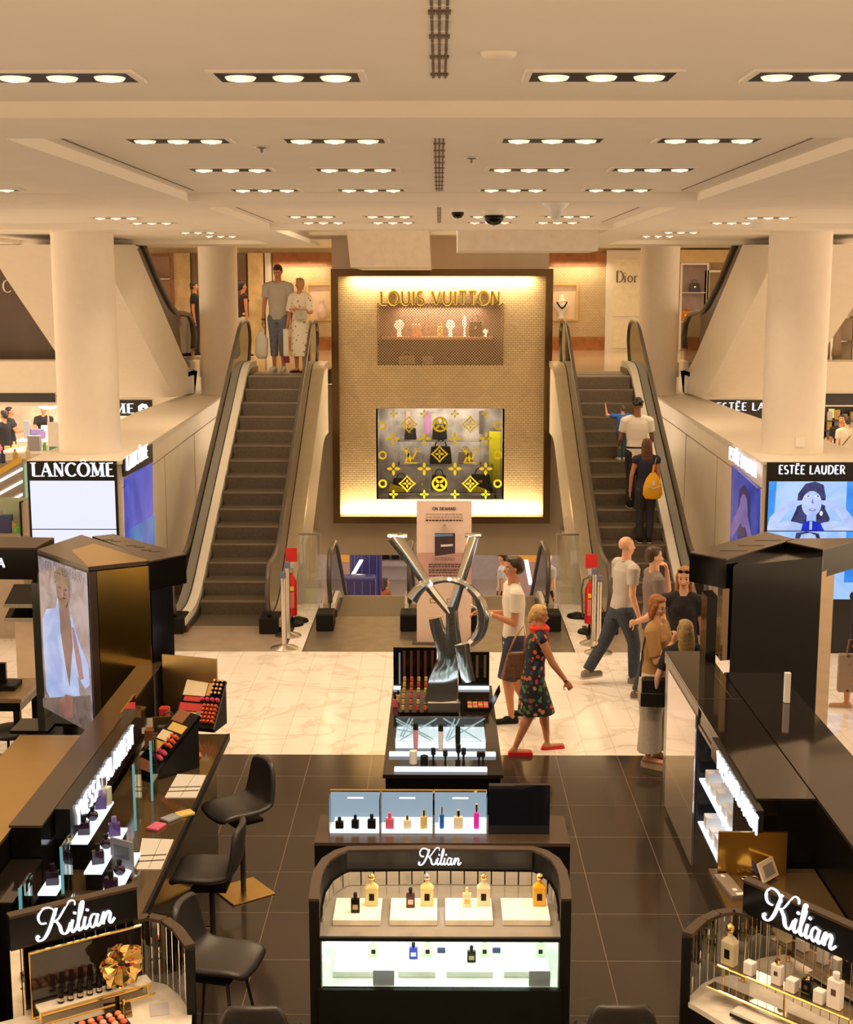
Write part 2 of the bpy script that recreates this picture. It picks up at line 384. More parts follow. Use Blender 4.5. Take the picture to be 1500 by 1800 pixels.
def lattice_mat(name, c1, c2, s):
    m = bpy.data.materials.new(name); m.use_nodes = True; nt = m.node_tree; b = nt.nodes['Principled BSDF']
    geo = node(nt, 'ShaderNodeNewGeometry'); sp = node(nt, 'ShaderNodeSeparateXYZ'); nt.links.new(geo.outputs['Position'], sp.inputs[0])
    cb = node(nt, 'ShaderNodeCombineXYZ'); nt.links.new(sp.outputs['X'], cb.inputs[0]); nt.links.new(sp.outputs['Z'], cb.inputs[1])
    br = node(nt, 'ShaderNodeTexBrick'); br.offset = .5; br.inputs['Scale'].default_value = 1
    br.inputs['Brick Width'].default_value = s; br.inputs['Row Height'].default_value = s*.5; br.inputs['Mortar Size'].default_value = s*.07; br.inputs['Mortar Smooth'].default_value = 1
    br.inputs['Color1'].default_value = (*c1,1); br.inputs['Color2'].default_value = (*[c*.93 for c in c1],1); br.inputs['Mortar'].default_value = (*c2,1)
    nt.links.new(cb.outputs[0], br.inputs[0])
    # large diamonds, barely toned
    mp = node(nt, 'ShaderNodeMapping'); mp.inputs['Rotation'].default_value = (0,0,math.radians(45)); mp.inputs['Scale'].default_value = (1.6,1.6,1.6)
    nt.links.new(cb.outputs[0], mp.inputs[0]); ck = node(nt, 'ShaderNodeTexChecker'); ck.inputs['Scale'].default_value = 1
    nt.links.new(mp.outputs[0], ck.inputs[0]); mx = node(nt, 'ShaderNodeMix', data_type='RGBA', blend_type='MULTIPLY'); mx.inputs[0].default_value = .10
    nt.links.new(br.outputs[0], mx.inputs[6]); nt.links.new(ck.outputs[0], mx.inputs[7]); ck.inputs[1].default_value = (1,1,1,1); ck.inputs[2].default_value = (.2,.2,.2,1)
    nt.links.new(mx.outputs[2], b.inputs['Base Color']); b.inputs['Roughness'].default_value = .45
    bp = node(nt, 'ShaderNodeBump'); bp.inputs['Strength'].default_value = .5; bp.inputs['Distance'].default_value = .01
    nt.links.new(br.outputs['Fac'], bp.inputs['Height']); bp.invert = True; nt.links.new(bp.outputs[0], b.inputs['Normal'])
    MATS[name] = m; return m
lattice = lattice_mat('woven_lattice_panel', (.66,.50,.30), (.30,.20,.10), .085)

# ================================================================ ceiling
ZA, ZB = 5.367, 5.30
c = MB(); c.box(-13, 13, -3, 17.35, ZA, 5.62); c.box(-13, -2.25, 17.35, 24.1, ZA, 5.62); c.box(2.25, 13, 17.35, 24.1, ZA, 5.62)
struct(c, 'ceiling', plaster)
c = MB()
c.box(-13, 13, 5.9, 6.7, ZB, ZA)
for x0, x1 in ((-2.75,-2.07), (2.12,2.75)): c.box(x0, x1, 6.7, 24.1, ZB, ZA)
c.box(-2.07, 2.12, 11.5, 12.4, ZB, ZA); c.box(-2.07, 2.12, 17.0, 17.35, ZB, ZA)
c.box(-13, -2.75, 11.6, 12.6, ZB, ZA); c.box(2.75, 13, 11.6, 12.6, ZB, ZA)
c.box(-13, -2.75, 17.0, 18.0, ZB, ZA); c.box(2.75, 13, 17.0, 18.0, ZB, ZA)
c.box(-13, -2.75, 22.8, 24.1, ZB, ZA); c.box(2.75, 13, 22.8, 24.1, ZB, ZA)
c.box(-7.6, -6.9, 6.7, 24.1, ZB, ZA); c.box(6.9, 7.6, 6.7, 24.1, ZB, ZA)
struct(c, 'ceiling_coffers', plaster)
# slot vents
slotm = mat('vent_slot', (.16,.12,.09), .7)
def vent(x, y0, y1, z, label, n=1):
    mb = MB(); L = .19
    for q in range(n):
        xx = x + (q - (n-1)/2) * .022; y = y0; i = 0
        while y < y1:
            mb.box(xx - .0045, xx + .0045, y, min(y + L*.86, y1), z - .004, z + .002)
            if i % 2 == 0 and n > 1: mb.box(xx - .010, xx + .010, y + L*.2, y + L*.42, z - .006, z + .002)
            y += L; i += 1
    tag(mb.build('ceiling_vent', slotm), label, 'vent')
vent(0, 3.2, 5.25, ZA, 'triple slot ceiling vent nearest the viewer, down the middle of the ceiling', 3)
vent(0, 7.15, 11.3, ZA, 'triple slot ceiling vent down the middle of the large coffer', 3)
vent(0, 12.8, 16.6, ZA, 'small slot ceiling vent down the middle of the far coffer', 2)
vent(-1.97, 7.3, 11.2, ZA, 'dashed slot vent along the left edge of the large coffer')
vent(1.94, 7.3, 11.2, ZA, 'dashed slot vent along the right edge of the large coffer')
vent(-1.97, 12.8, 16.6, ZA, 'dashed slot vent along the left edge of the far coffer')
vent(1.94, 12.8, 16.6, ZA, 'dashed slot vent along the right edge of the far coffer')
# downlight banks
lampm = glow('warm_lamp_face', (255, 240, 205), 1.15); lampb = glow('bright_lamp_face', (255, 250, 232), 14.0); lampd = mat('unlit_lamp', (.30,.22,.15), .3, .6)
def bank_proto():
    t = thing('recessed_downlight', 'x', 'ceiling light')
    mb = MB(); mb.box(-.26,.26,-.115,.115,-.006,.004); mb.build('housing', blackm, t)
    mb = MB(); w = .012
    mb.box(-.285,.285,-.14,-.115,-.008,.004); mb.box(-.285,.285,.115,.14,-.008,.004); mb.box(-.285,-.26,-.115,.115,-.008,.004); mb.box(.26,.285,-.115,.115,-.008,.004)
    mb.build('trim_frame', plaster, t)
    for i, x in enumerate((-.175, 0, .175)):
        mb = MB(); mb.lathe([(.0,-.016),(.05,-.016),(.058,-.006)], (x,0,0), 18); o = mb.build('lamp', lampm, t)
        mb = MB(); mb.lathe([(0,-.022),(.016,-.02),(.02,-.016)], (x + (i-1)*.004, 0, 0), 10); mb.build('bulb', lampb, o)
    return t
bank0 = bank_proto(); first = True
rows = [(5.2, [-1.387,-.555,.594,1.41], 'first row from the viewer'), (7.4, [-1.375,-.55,.594,1.415], 'second row from the viewer'),
        (9.2, [-1.37,-.545,.59,1.40], 'third row from the viewer'), (11.1, [-1.384,-.54,.59,1.42], 'fourth row from the viewer'),
        (15.2, [-1.39,-.55,.60,1.41], 'fifth row from the viewer'), (16.6, [-1.38,-.55,.60,1.41], 'sixth, farthest row')]
side = [(11.05, -3.6), (15.5, -3.6), (16.7, -3.45), (19.6, -3.4), (21.0, -3.3), (11.05, 3.65), (15.5, 3.65), (16.7, 3.5), (19.6, 3.4), (21.0, 3.3), (15.5, -5.6), (15.5, 5.6)]
pn = ['leftmost', 'second from left', 'second from right', 'rightmost']
def put_bank(x, y, label, group, p=LIGHT_DOWN):
    global first
    o = bank0 if first else dup(bank0)
    first = False
    o.location = (x, y, ZA - .001); o['label'] = label; o['group'] = group
    spot('downlight_glow', (x, y, ZA - .05), p * (2.2 if y == 21.0 else 1), angle=118, blend=.9, rot=(math.radians(38) if y == 21.0 else 0, 0, 0))
for y, xs, lab in rows:
    for i, x in enumerate(xs): put_bank(x, y, 'black three-lamp ceiling light, %s in the %s' % (pn[i], lab), 'three-lamp ceiling lights')
for i, (y, x) in enumerate(side):
    s_ = 'left' if x < 0 else 'right'
    w_ = {11.05: 'nearest the viewer', 15.5: 'in the middle coffer', 16.7: 'at the far edge of the middle coffer', 19.6: 'in the farthest coffer', 21.0: 'at the far edge of the farthest coffer'}[y]
    if abs(x) > 5: w_ = 'outermost, beyond the big column'
    put_bank(x, y, 'three-lamp ceiling light of the %s side field, %s' % (s_, w_), 'three-lamp ceiling lights')
for x in (-2.4, 0, 2.4):
    spot('downlight_glow', (x, 3.2, ZA - .05), LIGHT_DOWN, angle=118, blend=.9)
# cameras, detectors
def lathe_thing(name, prof, loc, m, label, cat, n=24):
    mb = MB(); mb.lathe(prof, (0,0,0), n); o = mb.build(name, m, smooth=True, world=False); o.location = loc; return tag(o, label, cat)
p = PZ(877, 92, ZA)
lathe_thing('smoke_detector', [(0,-.02),(.05,-.02),(.058,-.008),(.06,0)], (p.x, p.y, ZA), plaster, 'flat round white detector flush in the near ceiling', 'detector')
p = PZ(992, 345, ZB)
lathe_thing('motion_detector', [(0,-.14),(.035,-.135),(.075,-.05),(.11,-.02),(.115,0)], (p.x, 11.7, ZB), mat('milky_plastic', (.85,.85,.85), .3), 'white cone shaped detector under the coffer edge', 'detector')
def dome(px, py, r, z, label):
    p = PZ(px, py, z); t = thing('dome_camera', label, 'security camera', (p.x, p.y, z))
    mb = MB(); mb.lathe([(0,0),(r,0),(r,-r*.35),(r*.85,-r*.45),(0,-r*.45)], (0,0,0), 24); mb.build('camera_housing', whitep, t, smooth='auto', world=False)
    mb = MB(); mb.lathe([(r*.82,-r*.42),(r*.8,-r*.8),(r*.5,-r*1.15),(0,-r*1.3)], (0,0,0), 24); mb.build('lens_dome', blackg, t, smooth=True, world=False)
dome(869, 369, .12, ZA, 'large black dome camera with white collar'); dome(805, 367, .075, ZA, 'small dome camera left of the large one')
for px, py, s_ in ((460, 258, 'by the second row of lights on the left'), (829, 277, 'by the second row of lights right of the middle vent')):
    p = PZ(px, py, ZA); lathe_thing('sprinkler', [(0,-.035),(.008,-.03),(.008,-.012),(.04,-.008),(.045,0)], (p.x, p.y, ZA), steel, 'small ceiling sprinkler ' + s_, 'sprinkler', 12)
for px, py, s_ in ((222, 396, 'left'), (1330, 391, 'right')):
    p = PZ(px, py, ZB); mb = MB(); mb.box(-.06,.06,-.05,.05,-.06,0); o = mb.build('ceiling_sensor', whitep, bevel=.01); o.location = (p.x, p.y, ZA if False else ZB); tag(o, 'small white sensor box on the %s ceiling field' % s_, 'sensor')

# ================================================================ floors
c = MB(); c.box(-12, 12, 1.0, D_EDGE, -.25, 0); struct(c, 'floor_dark', darkf)
D_MET = PZ(750, 1146, 0).y; D_VOID = 19.6
c = MB()
c.box(-14, 14, D_EDGE, D_MET, -.25, 0)
c.box(-2.0, -1.75, D_MET, D_VOID, -.25, 0); c.box(1.75, 2.0, D_MET, D_VOID, -.25, 0)
c.box(-14, -3.72, D_MET, 44, -.25, 0); c.box(3.72, 14, D_MET, 44, -.25, 0)
c.box(-3.72, -2.0, 18.3, D_VOID, -.25, -.01); c.box(2.0, 3.72, 18.3, D_VOID, -.25, -.01)
c.box(-3.72, -2.6, D_VOID, 28, -.25, -.01); c.box(2.6, 3.72, D_VOID, 28, -.25, -.01)
struct(c, 'floor', marblef)
for s, nm in ((-1, 'left'), (1, 'right')):
    x0, x1 = sorted((s*3.68, s*2.03)); mb = MB(); mb.box(x0+.0, x1, D_MET+.004, 18.3, -.2, .004)
    tag(mb.build('landing_plate', plateb), 'pale metal landing plate at the foot of the %s rising escalator' % nm, 'floor plate')
    x0, x1 = sorted((s*2.03, s*1.97)); mb = MB(); mb.box(x0, x1, D_MET+.004, 18.3, -.2, .006); struct(mb, 'trim_%d' % (5 if s < 0 else 6), darkm)
mb = MB(); mb.box(-1.73, 1.73, D_MET+.004, 19.2, -.2, .004); tag(mb.build('landing_plate', platem), 'wide dark metal landing plate before the descending escalators', 'floor plate')

# ================================================================ void, lower level
c = MB(); c.box(-7, 7, 18, 40, -3.85, -3.6); struct(c, 'floor_lower', mat('lower_floor', (.55,.48,.44), .3))
c = MB(); c.box(-7, 7, 38, 38.2, -3.6, .0); struct(c, 'wall_lower', mat('lilac_grey_wall', (.50,.47,.52), .5))
c = MB(); c.box(-2.6, -2.35, D_VOID, 26.0, -3.6, -.01); c.box(2.35, 2.6, D_VOID, 26.0, -3.6, -.01); struct(c, 'wall_void_sides', wallm)
c = MB(); c.box(-3.72, -1.30, 26.12, 26.4, -.55, 2.75); c.box(1.36, 3.72, 26.12, 26.4, -.55, 2.75); c.box(-1.30, 1.36, 26.12, 26.4, -.55, .40); c.box(-1.30, 1.36, 26.12, 26.4, 2.45, 2.75); struct(c, 'wall_back', wallm)
c = MB(); c.box(-2.05, 2.1, 26.5, 26.8, 2.75, 6.4); struct(c, 'wall_back_upper', wallm)
c = MB(); c.box(-7, 7, 26.4, 40, -.55, -.26); struct(c, 'ceiling_lower', plaster)

# ================================================================ upper floor
c = MB()
upf = mat('polished_upper_floor', (.62,.50,.34), .12, noise=.1, nscale=1.2)
c.box(-2.1, 2.1, 26.5, 37, 2.75, FZ); c.box(-3.78, -2.1, 25.0, 37, 2.75, FZ); c.box(2.1, 3.78, 25.0, 37, 2.75, FZ)
c.box(-14, -3.78, 28.7, 37, 2.75, FZ); c.box(3.78, 14, 28.7, 37, 2.75, FZ)
struct(c, 'floor_upper', upf)
c = MB(); c.box(-13, -5.0, 27.9, 28.6, 2.40, FZ+.06); c.box(5.0, 13, 27.9, 28.6, 2.40, FZ+.06); struct(c, 'trim_1', cream)
YS = 34.4
def zy(py, y=YS): return PY(750, py, y).z
c = MB(); c.box(-14, 14, YS+.05, YS+.4, 2.75, 6.3); struct(c, 'wall_upper_back', mat('yellow_cream_wall', (.80,.64,.36), .6))
c = MB(); c.box(-14, 14, 24.1, 37, zy(438)+.02, zy(438)+.2); struct(c, 'ceiling_upper', plaster)
ceil_up = zy(438)
def wallrect(name, px0, px1, py0, py1, m, y, t, parent=None, **kw):
    a = PY(px0, py0, y); b = PY(px1, py1, y)
    mb = MB(); mb.box(min(a.x,b.x), max(a.x,b.x), y - t, y, min(a.z,b.z), max(a.z,b.z)); return mb.build(name, m, parent, **kw)
# storefront left & right of the framed wall
for s, (xa, xb), nx, lab in ((-1, (480, 588), (543, 581), 'left'), (1, (958, 1066), (968, 1012), 'right')):
    a = PY(xa, 600, YS); b = PY(xb, 600, YS)
    t = thing('shop_display_wall', 'glowing woven display wall with walnut bands, %s of the framed brand wall' % lab, 'shop wall', ((a.x+b.x)/2, YS, FZ))
    wallrect('walnut_band', xa, xb, 445, 468, walnut, YS, .10, t); wallrect('walnut_skirting', xa, xb, 592, 616, walnut, YS, .10, t)
    wallrect('woven_panel', xa, xb, 468, 592, lattice, YS, .04, t)
    p0 = PY(nx[0], 502, YS-.05); p1 = PY(nx[1], 560, YS-.05)
    mb = MB(); w = .05
    for bx in ((p0.x-w, p1.x+w, p0.z, p0.z+w), (p0.x-w, p1.x+w, p1.z-w, p1.z), (p0.x-w, p0.x, p1.z, p0.z), (p1.x, p1.x+w, p1.z, p0.z)):
        mb.box(bx[0], bx[1], YS-.12, YS-.03, bx[2], bx[3])
    mb.build('niche_frame', mat('niche_gold', (.75,.55,.22), .35, .6), t)
    mb = MB(); mb.box(p0.x, p1.x, YS-.052, YS-.045, p1.z, p0.z); mb.build('niche_back', mat('niche_lining', (.85,.66,.52), .6), t)
    ar = area('niche_wash_light', ((a.x+b.x)/2, YS-.35, zy(470)+.05), 1.2, 10, (1,.80,.45), (math.radians(22),0,0), size_y=.06)
    if s > 0:
        q = PY(987, 552, YS-.2); b_ = thing('jewellery_bust', 'white jewellery bust with black and gold necklaces in the right wall niche', 'display bust', (q.x, q.y, p1.z))
        mb = MB(); mb.lathe([(0,0),(.09,0),(.10,.03),(.05,.06),(.09,.16),(.20,.32),(.16,.42),(.06,.47),(.055,.58),(0,.59)], (0,0,0), 18); mb.build('bust', whitep, b_, smooth=True, world=False)
        mb = MB(); mb.tube([(.14*math.cos(a_*PI/8), .14*math.sin(a_*PI/8)-.02, .40-.03*math.sin(a_*PI/8)) for a_ in range(16)], .018, 6, closed=True)
        mb.build('necklace', goldb, b_, world=False)
        mb = MB(); mb.tube([(-.12,-.12,.40),(-.06,-.19,.30),(0,-.2,.25),(.06,-.19,.30),(.12,-.12,.40)], .022, 6); mb.build('black_necklace', blackm, b_, world=False)
    else:
        q = PY(566, 552, YS-.2); b_ = thing('display_vase', 'small pink and white vase in the left wall niche', 'vase', (q.x, q.y, p1.z))
        mb = MB(); mb.lathe([(0,0),(.08,0),(.12,.1),(.13,.22),(.06,.34),(.05,.4),(.07,.44)], (0,0,0), 16); mb.build('vase_body', mat('blush_ceramic', (.8,.6,.5), .3), b_, smooth=True, world=False)
# door-like white panel with the Dior name
t = thing('shop_door_panel', 'tall cream panelled door surround with dark serif name plate, left of the right column', 'door', (PY(1098,600,YS).x, YS, FZ))
wallrect('door_surround', 1066, 1132, 440, 616, cream, YS, .12, t)
wallrect('upper_panel', 1078, 1126, 456, 556, mat('pale_cream', (.86,.78,.60), .5), YS-.12, .025, t); wallrect('lower_panel', 1078, 1126, 562, 612, MATS['pale_cream'], YS-.12, .025, t)
q = PY(1104, 496, YS-.15)
lt = place(text_mb('D', .27, thick=.13, thin=.05, depth=.01), (q.x-.20, YS-.146, q.z), (1,0,0), (0,0,1)); l2 = place(text_mb('ior', .24, thick=.12, thin=.05, serif=.04, depth=.01), (q.x+.07, YS-.146, q.z), (1,0,0), (0,0,1))
lt.add(l2.v, l2.f); lt.build('lettering', mat('dark_lettering', (.12,.09,.06), .5), t)
# left marble piers and glass front seen past the left column
for xa, xb, m, nm in ((418, 437, mat('brown_glass_front', (.20,.12,.07), .15), 'dark brown glass pier right of the left inner column'), (437, 467, marblew, 'golden marble pier beside the glowing display wall'),
                      (467, 480, cream, 'slim cream pilaster at the edge of the left display wall'), (307, 340, marblew, 'golden marble pier left of the left inner column'),
                      (340, 352, MATS['brown_glass_front'], 'narrow brown glass pier touching the left inner column')):
    o = wallrect('wall_pier', xa, xb, 445, 616, m, YS-.02, .16); tag(o, nm, 'pier')
# dim shop windows: upper left (behind the upper escalator) and upper right
def shop_window(px0, px1, py0, py1, y, back, lab, nshelf, fr=steel):
    a = PY(px0, py0, y); b = PY(px1, py1, y)
    t = thing('shop_window', lab, 'shop window', ((a.x+b.x)/2, y, FZ))
    mb = MB(); mb.box(a.x, b.x, y+.30, y+.34, b.z, a.z); mb.build('window_backing', back, t)
    for i in range(nshelf):
        z = b.z + (a.z-b.z)*(i+1)/(nshelf+1); mb = MB(); mb.box(a.x+.03, b.x-.03, y+.02, y+.30, z-.02, z); mb.build('shelf', steel, t)
    mb = MB(); w = .05
    mb.box(a.x, a.x+w, y-.03, y+.03, b.z, a.z); mb.box(b.x-w, b.x, y-.03, y+.03, b.z, a.z); mb.box(a.x+w, b.x-w, y-.03, y+.03, a.z-w, a.z); mb.build('window_frame', fr, t)
    return t, a, b
mauve = mat('mauve_display_back', (.42,.33,.36), .6)
sw, a, b = shop_window(240, 306, 447, 616, YS-.42, mat('rosy_display_back', (.50,.33,.26), .6), 'rosy shop window with shelves behind the left upper escalator', 3, walnut)
sw2, a2, b2 = shop_window(1197, 1242, 462, 616, YS-.42, mauve, 'mauve shop window with handbag shelves behind the right upper escalator', 2)
wallrect('lit_blind', 1206, 1232, 553, 593, glow('pale_lit_panel', (235,205,130), .9), YS-.45, .02, sw2)
sw3, a3, b3 = shop_window(1244, 1300, 475, 616, YS-.42, mat('warm_display_back', (.50,.36,.20), .6), 'warm beige shop window at the far end of the right upper floor', 2)
c = MB(); c.box(a2.x, b3.x+.5, YS-.45, YS, zy(462), zy(440)); struct(c, 'trim_2', mat('yellow_cream_soffit', (.80,.62,.33), .6))
def handbag(name, loc, w, h, d, m, label, hm=None, rz=0):
    t = thing(name, label, 'handbag', loc, rz)
    mb = MB(); mb.add([(-w/2,-d/2,0),(w/2,-d/2,0),(w/2,d/2,0),(-w/2,d/2,0),(-w*.42,-d*.28,h),(w*.42,-d*.28,h),(w*.42,d*.28,h),(-w*.42,d*.28,h)],[(0,3,2,1),(4,5,6,7),(0,1,5,4),(1,2,6,5),(2,3,7,6),(3,0,4,7)])
    mb.build('bag_body', m, t, bevel=min(w,h)*.08, world=False)
    mb = MB(); mb.tube([(w*.25*math.cos(PI*i/8), 0, h*.93 + h*.45*math.sin(PI*i/8)) for i in range(9)], w*.028, 6); mb.build('handle', hm or m, t, world=False)
    mb = MB(); mb.box(-w*.08, w*.08, -d*.5, -d*.36, h*.5, h*.66); mb.build('clasp', goldb, t, world=False)
    return t
orange = mat('tan_orange_leather', (.75,.25,.03), .35); zz = b2.z + (a2.z-b2.z)/3
handbag('handbag', (PY(1206,540,YS-.3).x, YS-.25, zz*1.0), .34, .26, .16, orange, 'orange handbag on the lower shelf of the mauve window')
handbag('handbag', (PY(1222,500,YS-.3).x, YS-.25, b2.z + 2*(a2.z-b2.z)/3), .28, .22, .14, mat('slate_leather', (.08,.09,.12), .4), 'slate grey handbag on the top shelf of the mauve window')
handbag('handbag', (PY(1222,560,YS-.3).x, YS-.25, zz), .24, .16, .14, mat('silver_leather', (.5,.45,.45), .3, .5), 'silver grey bag beside the orange one on the shelf')
for i, (px, col, h) in enumerate(((262, (.5,.3,.2), .22), (285, (.55,.4,.3), .18), (272, (.4,.2,.12), .26))):
    z = b.z + (a.z-b.z)*(i+1)/4; mb = MB(); mb.lathe([(0,0),(.08,0),(.1,h*.4),(.04,h*.7),(.05,h)], (0,0,0), 12)
    o = mb.build('display_vessel', mat('vessel_%s' % 'abc'[i], col, .3), smooth=True); o.location = (PY(px,500,YS-.28).x, YS-.26, z)
    tag(o, 'small %s vessel on the %s shelf of the rosy window' % (('brown','tan','dark')[i], ('bottom','middle','top')[i]), 'vessel')
# far left dark storefront with letter, far right window
o = wallrect('storefront_panel', -120, 100, 440, 643, mat('dark_bronze_storefront', (.075,.045,.03), .22, .3, noise=.3, nscale=.8), 30.0, .1); tag(o, 'dark bronze storefront wall with a raised letter, far left upper floor', 'storefront')
q = PY(12, 514, 29.86); mb = place(text_mb('C', .26, thick=.15, thin=.05, depth=.02), (q.x, 29.895, q.z), (1,0,0), (0,0,1)); mb.build('lettering', cream, o)
sw4, a4, b4 = shop_window(1462, 1560, 555, 643, 30.2, mat('beige_display_back', (.60,.50,.38), .6), 'shop window with steel frame at the far right of the upper floor', 1)
o = wallrect('wall_piece', 1440, 1640, 440, 556, mat('upper_grey_wall', (.55,.47,.38), .6), 30.1, .1); struct_o = o; o.name = 'wall_right_upper'; o['kind'] = 'structure'
o = wallrect('wall_piece', 1500, 1512, 556, 643, steel, 30.05, .1, sw4); o.name = 'window_post'
# mannequin torso in the far right window
q = PY(1466, 640, 30.25)
mm = thing('mannequin', 'mannequin torso in yellow top and beige skirt in the far right upper window', 'mannequin', (q.x, 30.35, FZ+.06))
mb = MB(); mb.lathe([(0,0),(.2,0),(.19,.3),(.14,.62),(.13,.66)], (0,0,0), 16); mb.build('skirt', mat('beige_cloth', (.5,.38,.28), .8), mm, smooth=True, world=False)
mb = MB(); mb.lathe([(.13,.62),(.12,.72),(.17,.95),(.15,1.08),(.05,1.12),(.045,1.2),(0,1.2)], (0,0,0), 16); mb.build('top', mat('yellow_cloth', (.8,.5,.02), .7), mm, smooth=True, world=False)

# ================================================================ hanging boxes over the void
def boxpx(name, px0, px1, py0, py1, y0, y1, m, lab, cat):
    a = PY(px0, py0, y0); b = PY(px1, py1, y0)
    mb = MB(); mb.box(a.x, b.x, y0, y1, b.z, a.z); return tag(mb.build(name, m), lab, cat)
a = PY(608, 408, 22.0); b = PY(757, 470, 22.0)
mb = MB(); mb.slab([(a.x, 22, 5.62), (b.x-.03, 22, 5.62), (b.x, 22, b.z), (a.x+.07, 22, b.z)], (0, 3.6, 0)); tag(mb.build('ceiling_bulkhead', mat('bulkhead_paint', (.60,.52,.42), .6)), 'cream boxed bulkhead hanging left of centre above the void', 'bulkhead')
a = PY(805, 393, 17.6); b = PY(1050, 441, 17.6)
mb = MB(); mb.box(a.x, b.x, 17.5, 18.7, b.z, 5.6); tag(mb.build('ceiling_beam', mat('cream_grey_paint', (.72,.66,.60), .6)), 'long pale boxed beam hanging right of centre over the void', 'beam')
c = MB(); c.box(-4.55, -2.05, 26.45, 26.8, ceil_up-.02, 6.0); c.box(2.1, 4.55, 26.45, 26.8, ceil_up-.02, 6.0); struct(c, 'wall_void_header', wallm)
c = MB(); c.box(-4, 4, 17.3, 27, 6.3, 6.5); struct(c, 'ceiling_void_top', plaster)
# upper escalator ceiling notch sides
# ================================================================ columns
def column(px_b, py_b, z0, r, y_c, z1, lab):
    t = thing('column', lab, 'column', (px_b, y_c, z0))
    mb = MB(); mb.lathe([(r, 0),(r, z1-z0)], (0,0,0), 56); mb.build('shaft', colm, t, smooth='auto', world=False)
    mb = MB(); mb.lathe([(r+.035, z1-z0-.035),(r+.035, z1-z0)], (0,0,0), 56); mb.build('collar', plaster, t, smooth='auto', world=False)
    mb = MB(); mb.lathe([(r+.02, 0),(r+.02, .012)], (0,0,0), 56); mb.build('base_ring', cream, t, smooth='auto', world=False)
    return t
LZ = 2.45
cl = column(-4.63, 0, LZ, .40, 18.0, ZA, 'big round cream column standing on the left parapet')
cr = column(4.67, 0, LZ, .40, 18.0, ZA, 'big round cream column standing on the right parapet')
column(-4.46, 0, LZ, .39, 27.9, ceil_up, 'round cream column at the head of the left escalator')
column(4.44, 0, LZ, .39, 27.9, ceil_up, 'round cream column at the head of the right escalator')
mb = MB(); q = PZ(1415, 785, LZ); mb.box(4.67-.06, 4.67+.06, 17.575, 17.605, LZ+.12, LZ+.24); mb.build('switch_plate', whitep, cr)
# ================================================================ parapets
def PV(px, py, a, b):
    """pixel onto the vertical plane through plan points a, b"""
    d = _ray(px, py); ax, ay = a; bx, by = b; nx, ny = (by-ay), -(bx-ax)
    t = (nx*ax + ny*ay) / (nx*d.x + ny*d.y); return Vector((d.x*t, d.y*t, CAMZ + d.z*t))
PL = [(-3.99,17.0),(-4.42,28.7),(-5.15,28.7),(-5.28,24),(-5.16,17.0)]
PR = [(4.06,17.0),(4.42,28.7),(5.15,28.7),(5.28,24),(5.6,17.0)]
parm = mat('parapet_panels', (.86,.78,.66), .30, noise=.04, nscale=2)
for P_, nm in ((PL,'left'), (PR,'right')):
    t = thing('parapet', 'long cream panelled parapet box carrying the %s columns and the illuminated brand screens' % nm, 'parapet', (P_[0][0], P_[0][1], 0))
    mb = MB(); mb.prism(P_, 0, LZ-.04); mb.build('parapet_body', parm, t)
    s = -1 if nm == 'left' else 1
    Q = [(P_[0][0]-s*.02, 16.97)] + [(P_[1][0]-s*.02, 28.7)] + P_[2:4] + [(P_[4][0]+s*.02, 16.97)]
    mb = MB(); mb.prism(Q, LZ-.04, LZ); mb.build('parapet_ledge', cream, t)
    mb = MB(); d = Vector((P_[1][0]-P_[0][0], P_[1][1]-P_[0][1], 0)).normalized(); nn = Vector((-d.y*(-s), d.x*(-s), 0))
    nn = Vector((-s*abs(d.y), s*0, 0))
    for f_ in (.28, .55, .82):
        p = Vector((P_[0][0], P_[0][1], 0)).lerp(Vector((P_[1][0], P_[1][1], 0)), f_); mb.slab([p+Vector((0,0,0)), p+d*.012, p+d*.012+Vector((0,0,2.1)), p+Vector((0,0,2.1))], nn*.004)
    p = Vector((*P_[0], 2.1)); q = Vector((*P_[1], 2.1)); mb.slab([p, q, q+Vector((0,0,.012)), p+Vector((0,0,.012))], nn*.004)
    mb.build('panel_joint', mat('dark_panel_joint', (.30,.25,.20), .7), t)  # seams between the panels, in a darker colour

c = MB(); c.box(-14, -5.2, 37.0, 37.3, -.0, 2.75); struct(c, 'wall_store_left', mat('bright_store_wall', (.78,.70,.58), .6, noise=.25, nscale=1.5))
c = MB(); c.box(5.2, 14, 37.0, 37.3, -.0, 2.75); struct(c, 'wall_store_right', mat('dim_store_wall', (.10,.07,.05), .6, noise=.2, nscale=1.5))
c = MB(); c.box(-10, -5.0, 27.9, 27.95, 2.2, 2.41); c.box(5.0, 10, 27.9, 27.95, 2.2, 2.41); struct(c, 'trim_3', cream)
c = MB(); c.box(-14, -5.0, 28.6, 37, 2.40, 2.75); c.box(5.0, 14, 28.6, 37, 2.40, 2.75); struct(c, 'ceiling_stores', plaster)
c = MB(); c.box(-13, 13, -3.2, -3, -.5, 5.6); struct(c, 'wall_rear_blocker', mat('dim_rear_blocker', (.30,.24,.18), .8))  # unseen wall added behind the camera to darken reflections in the black gloss
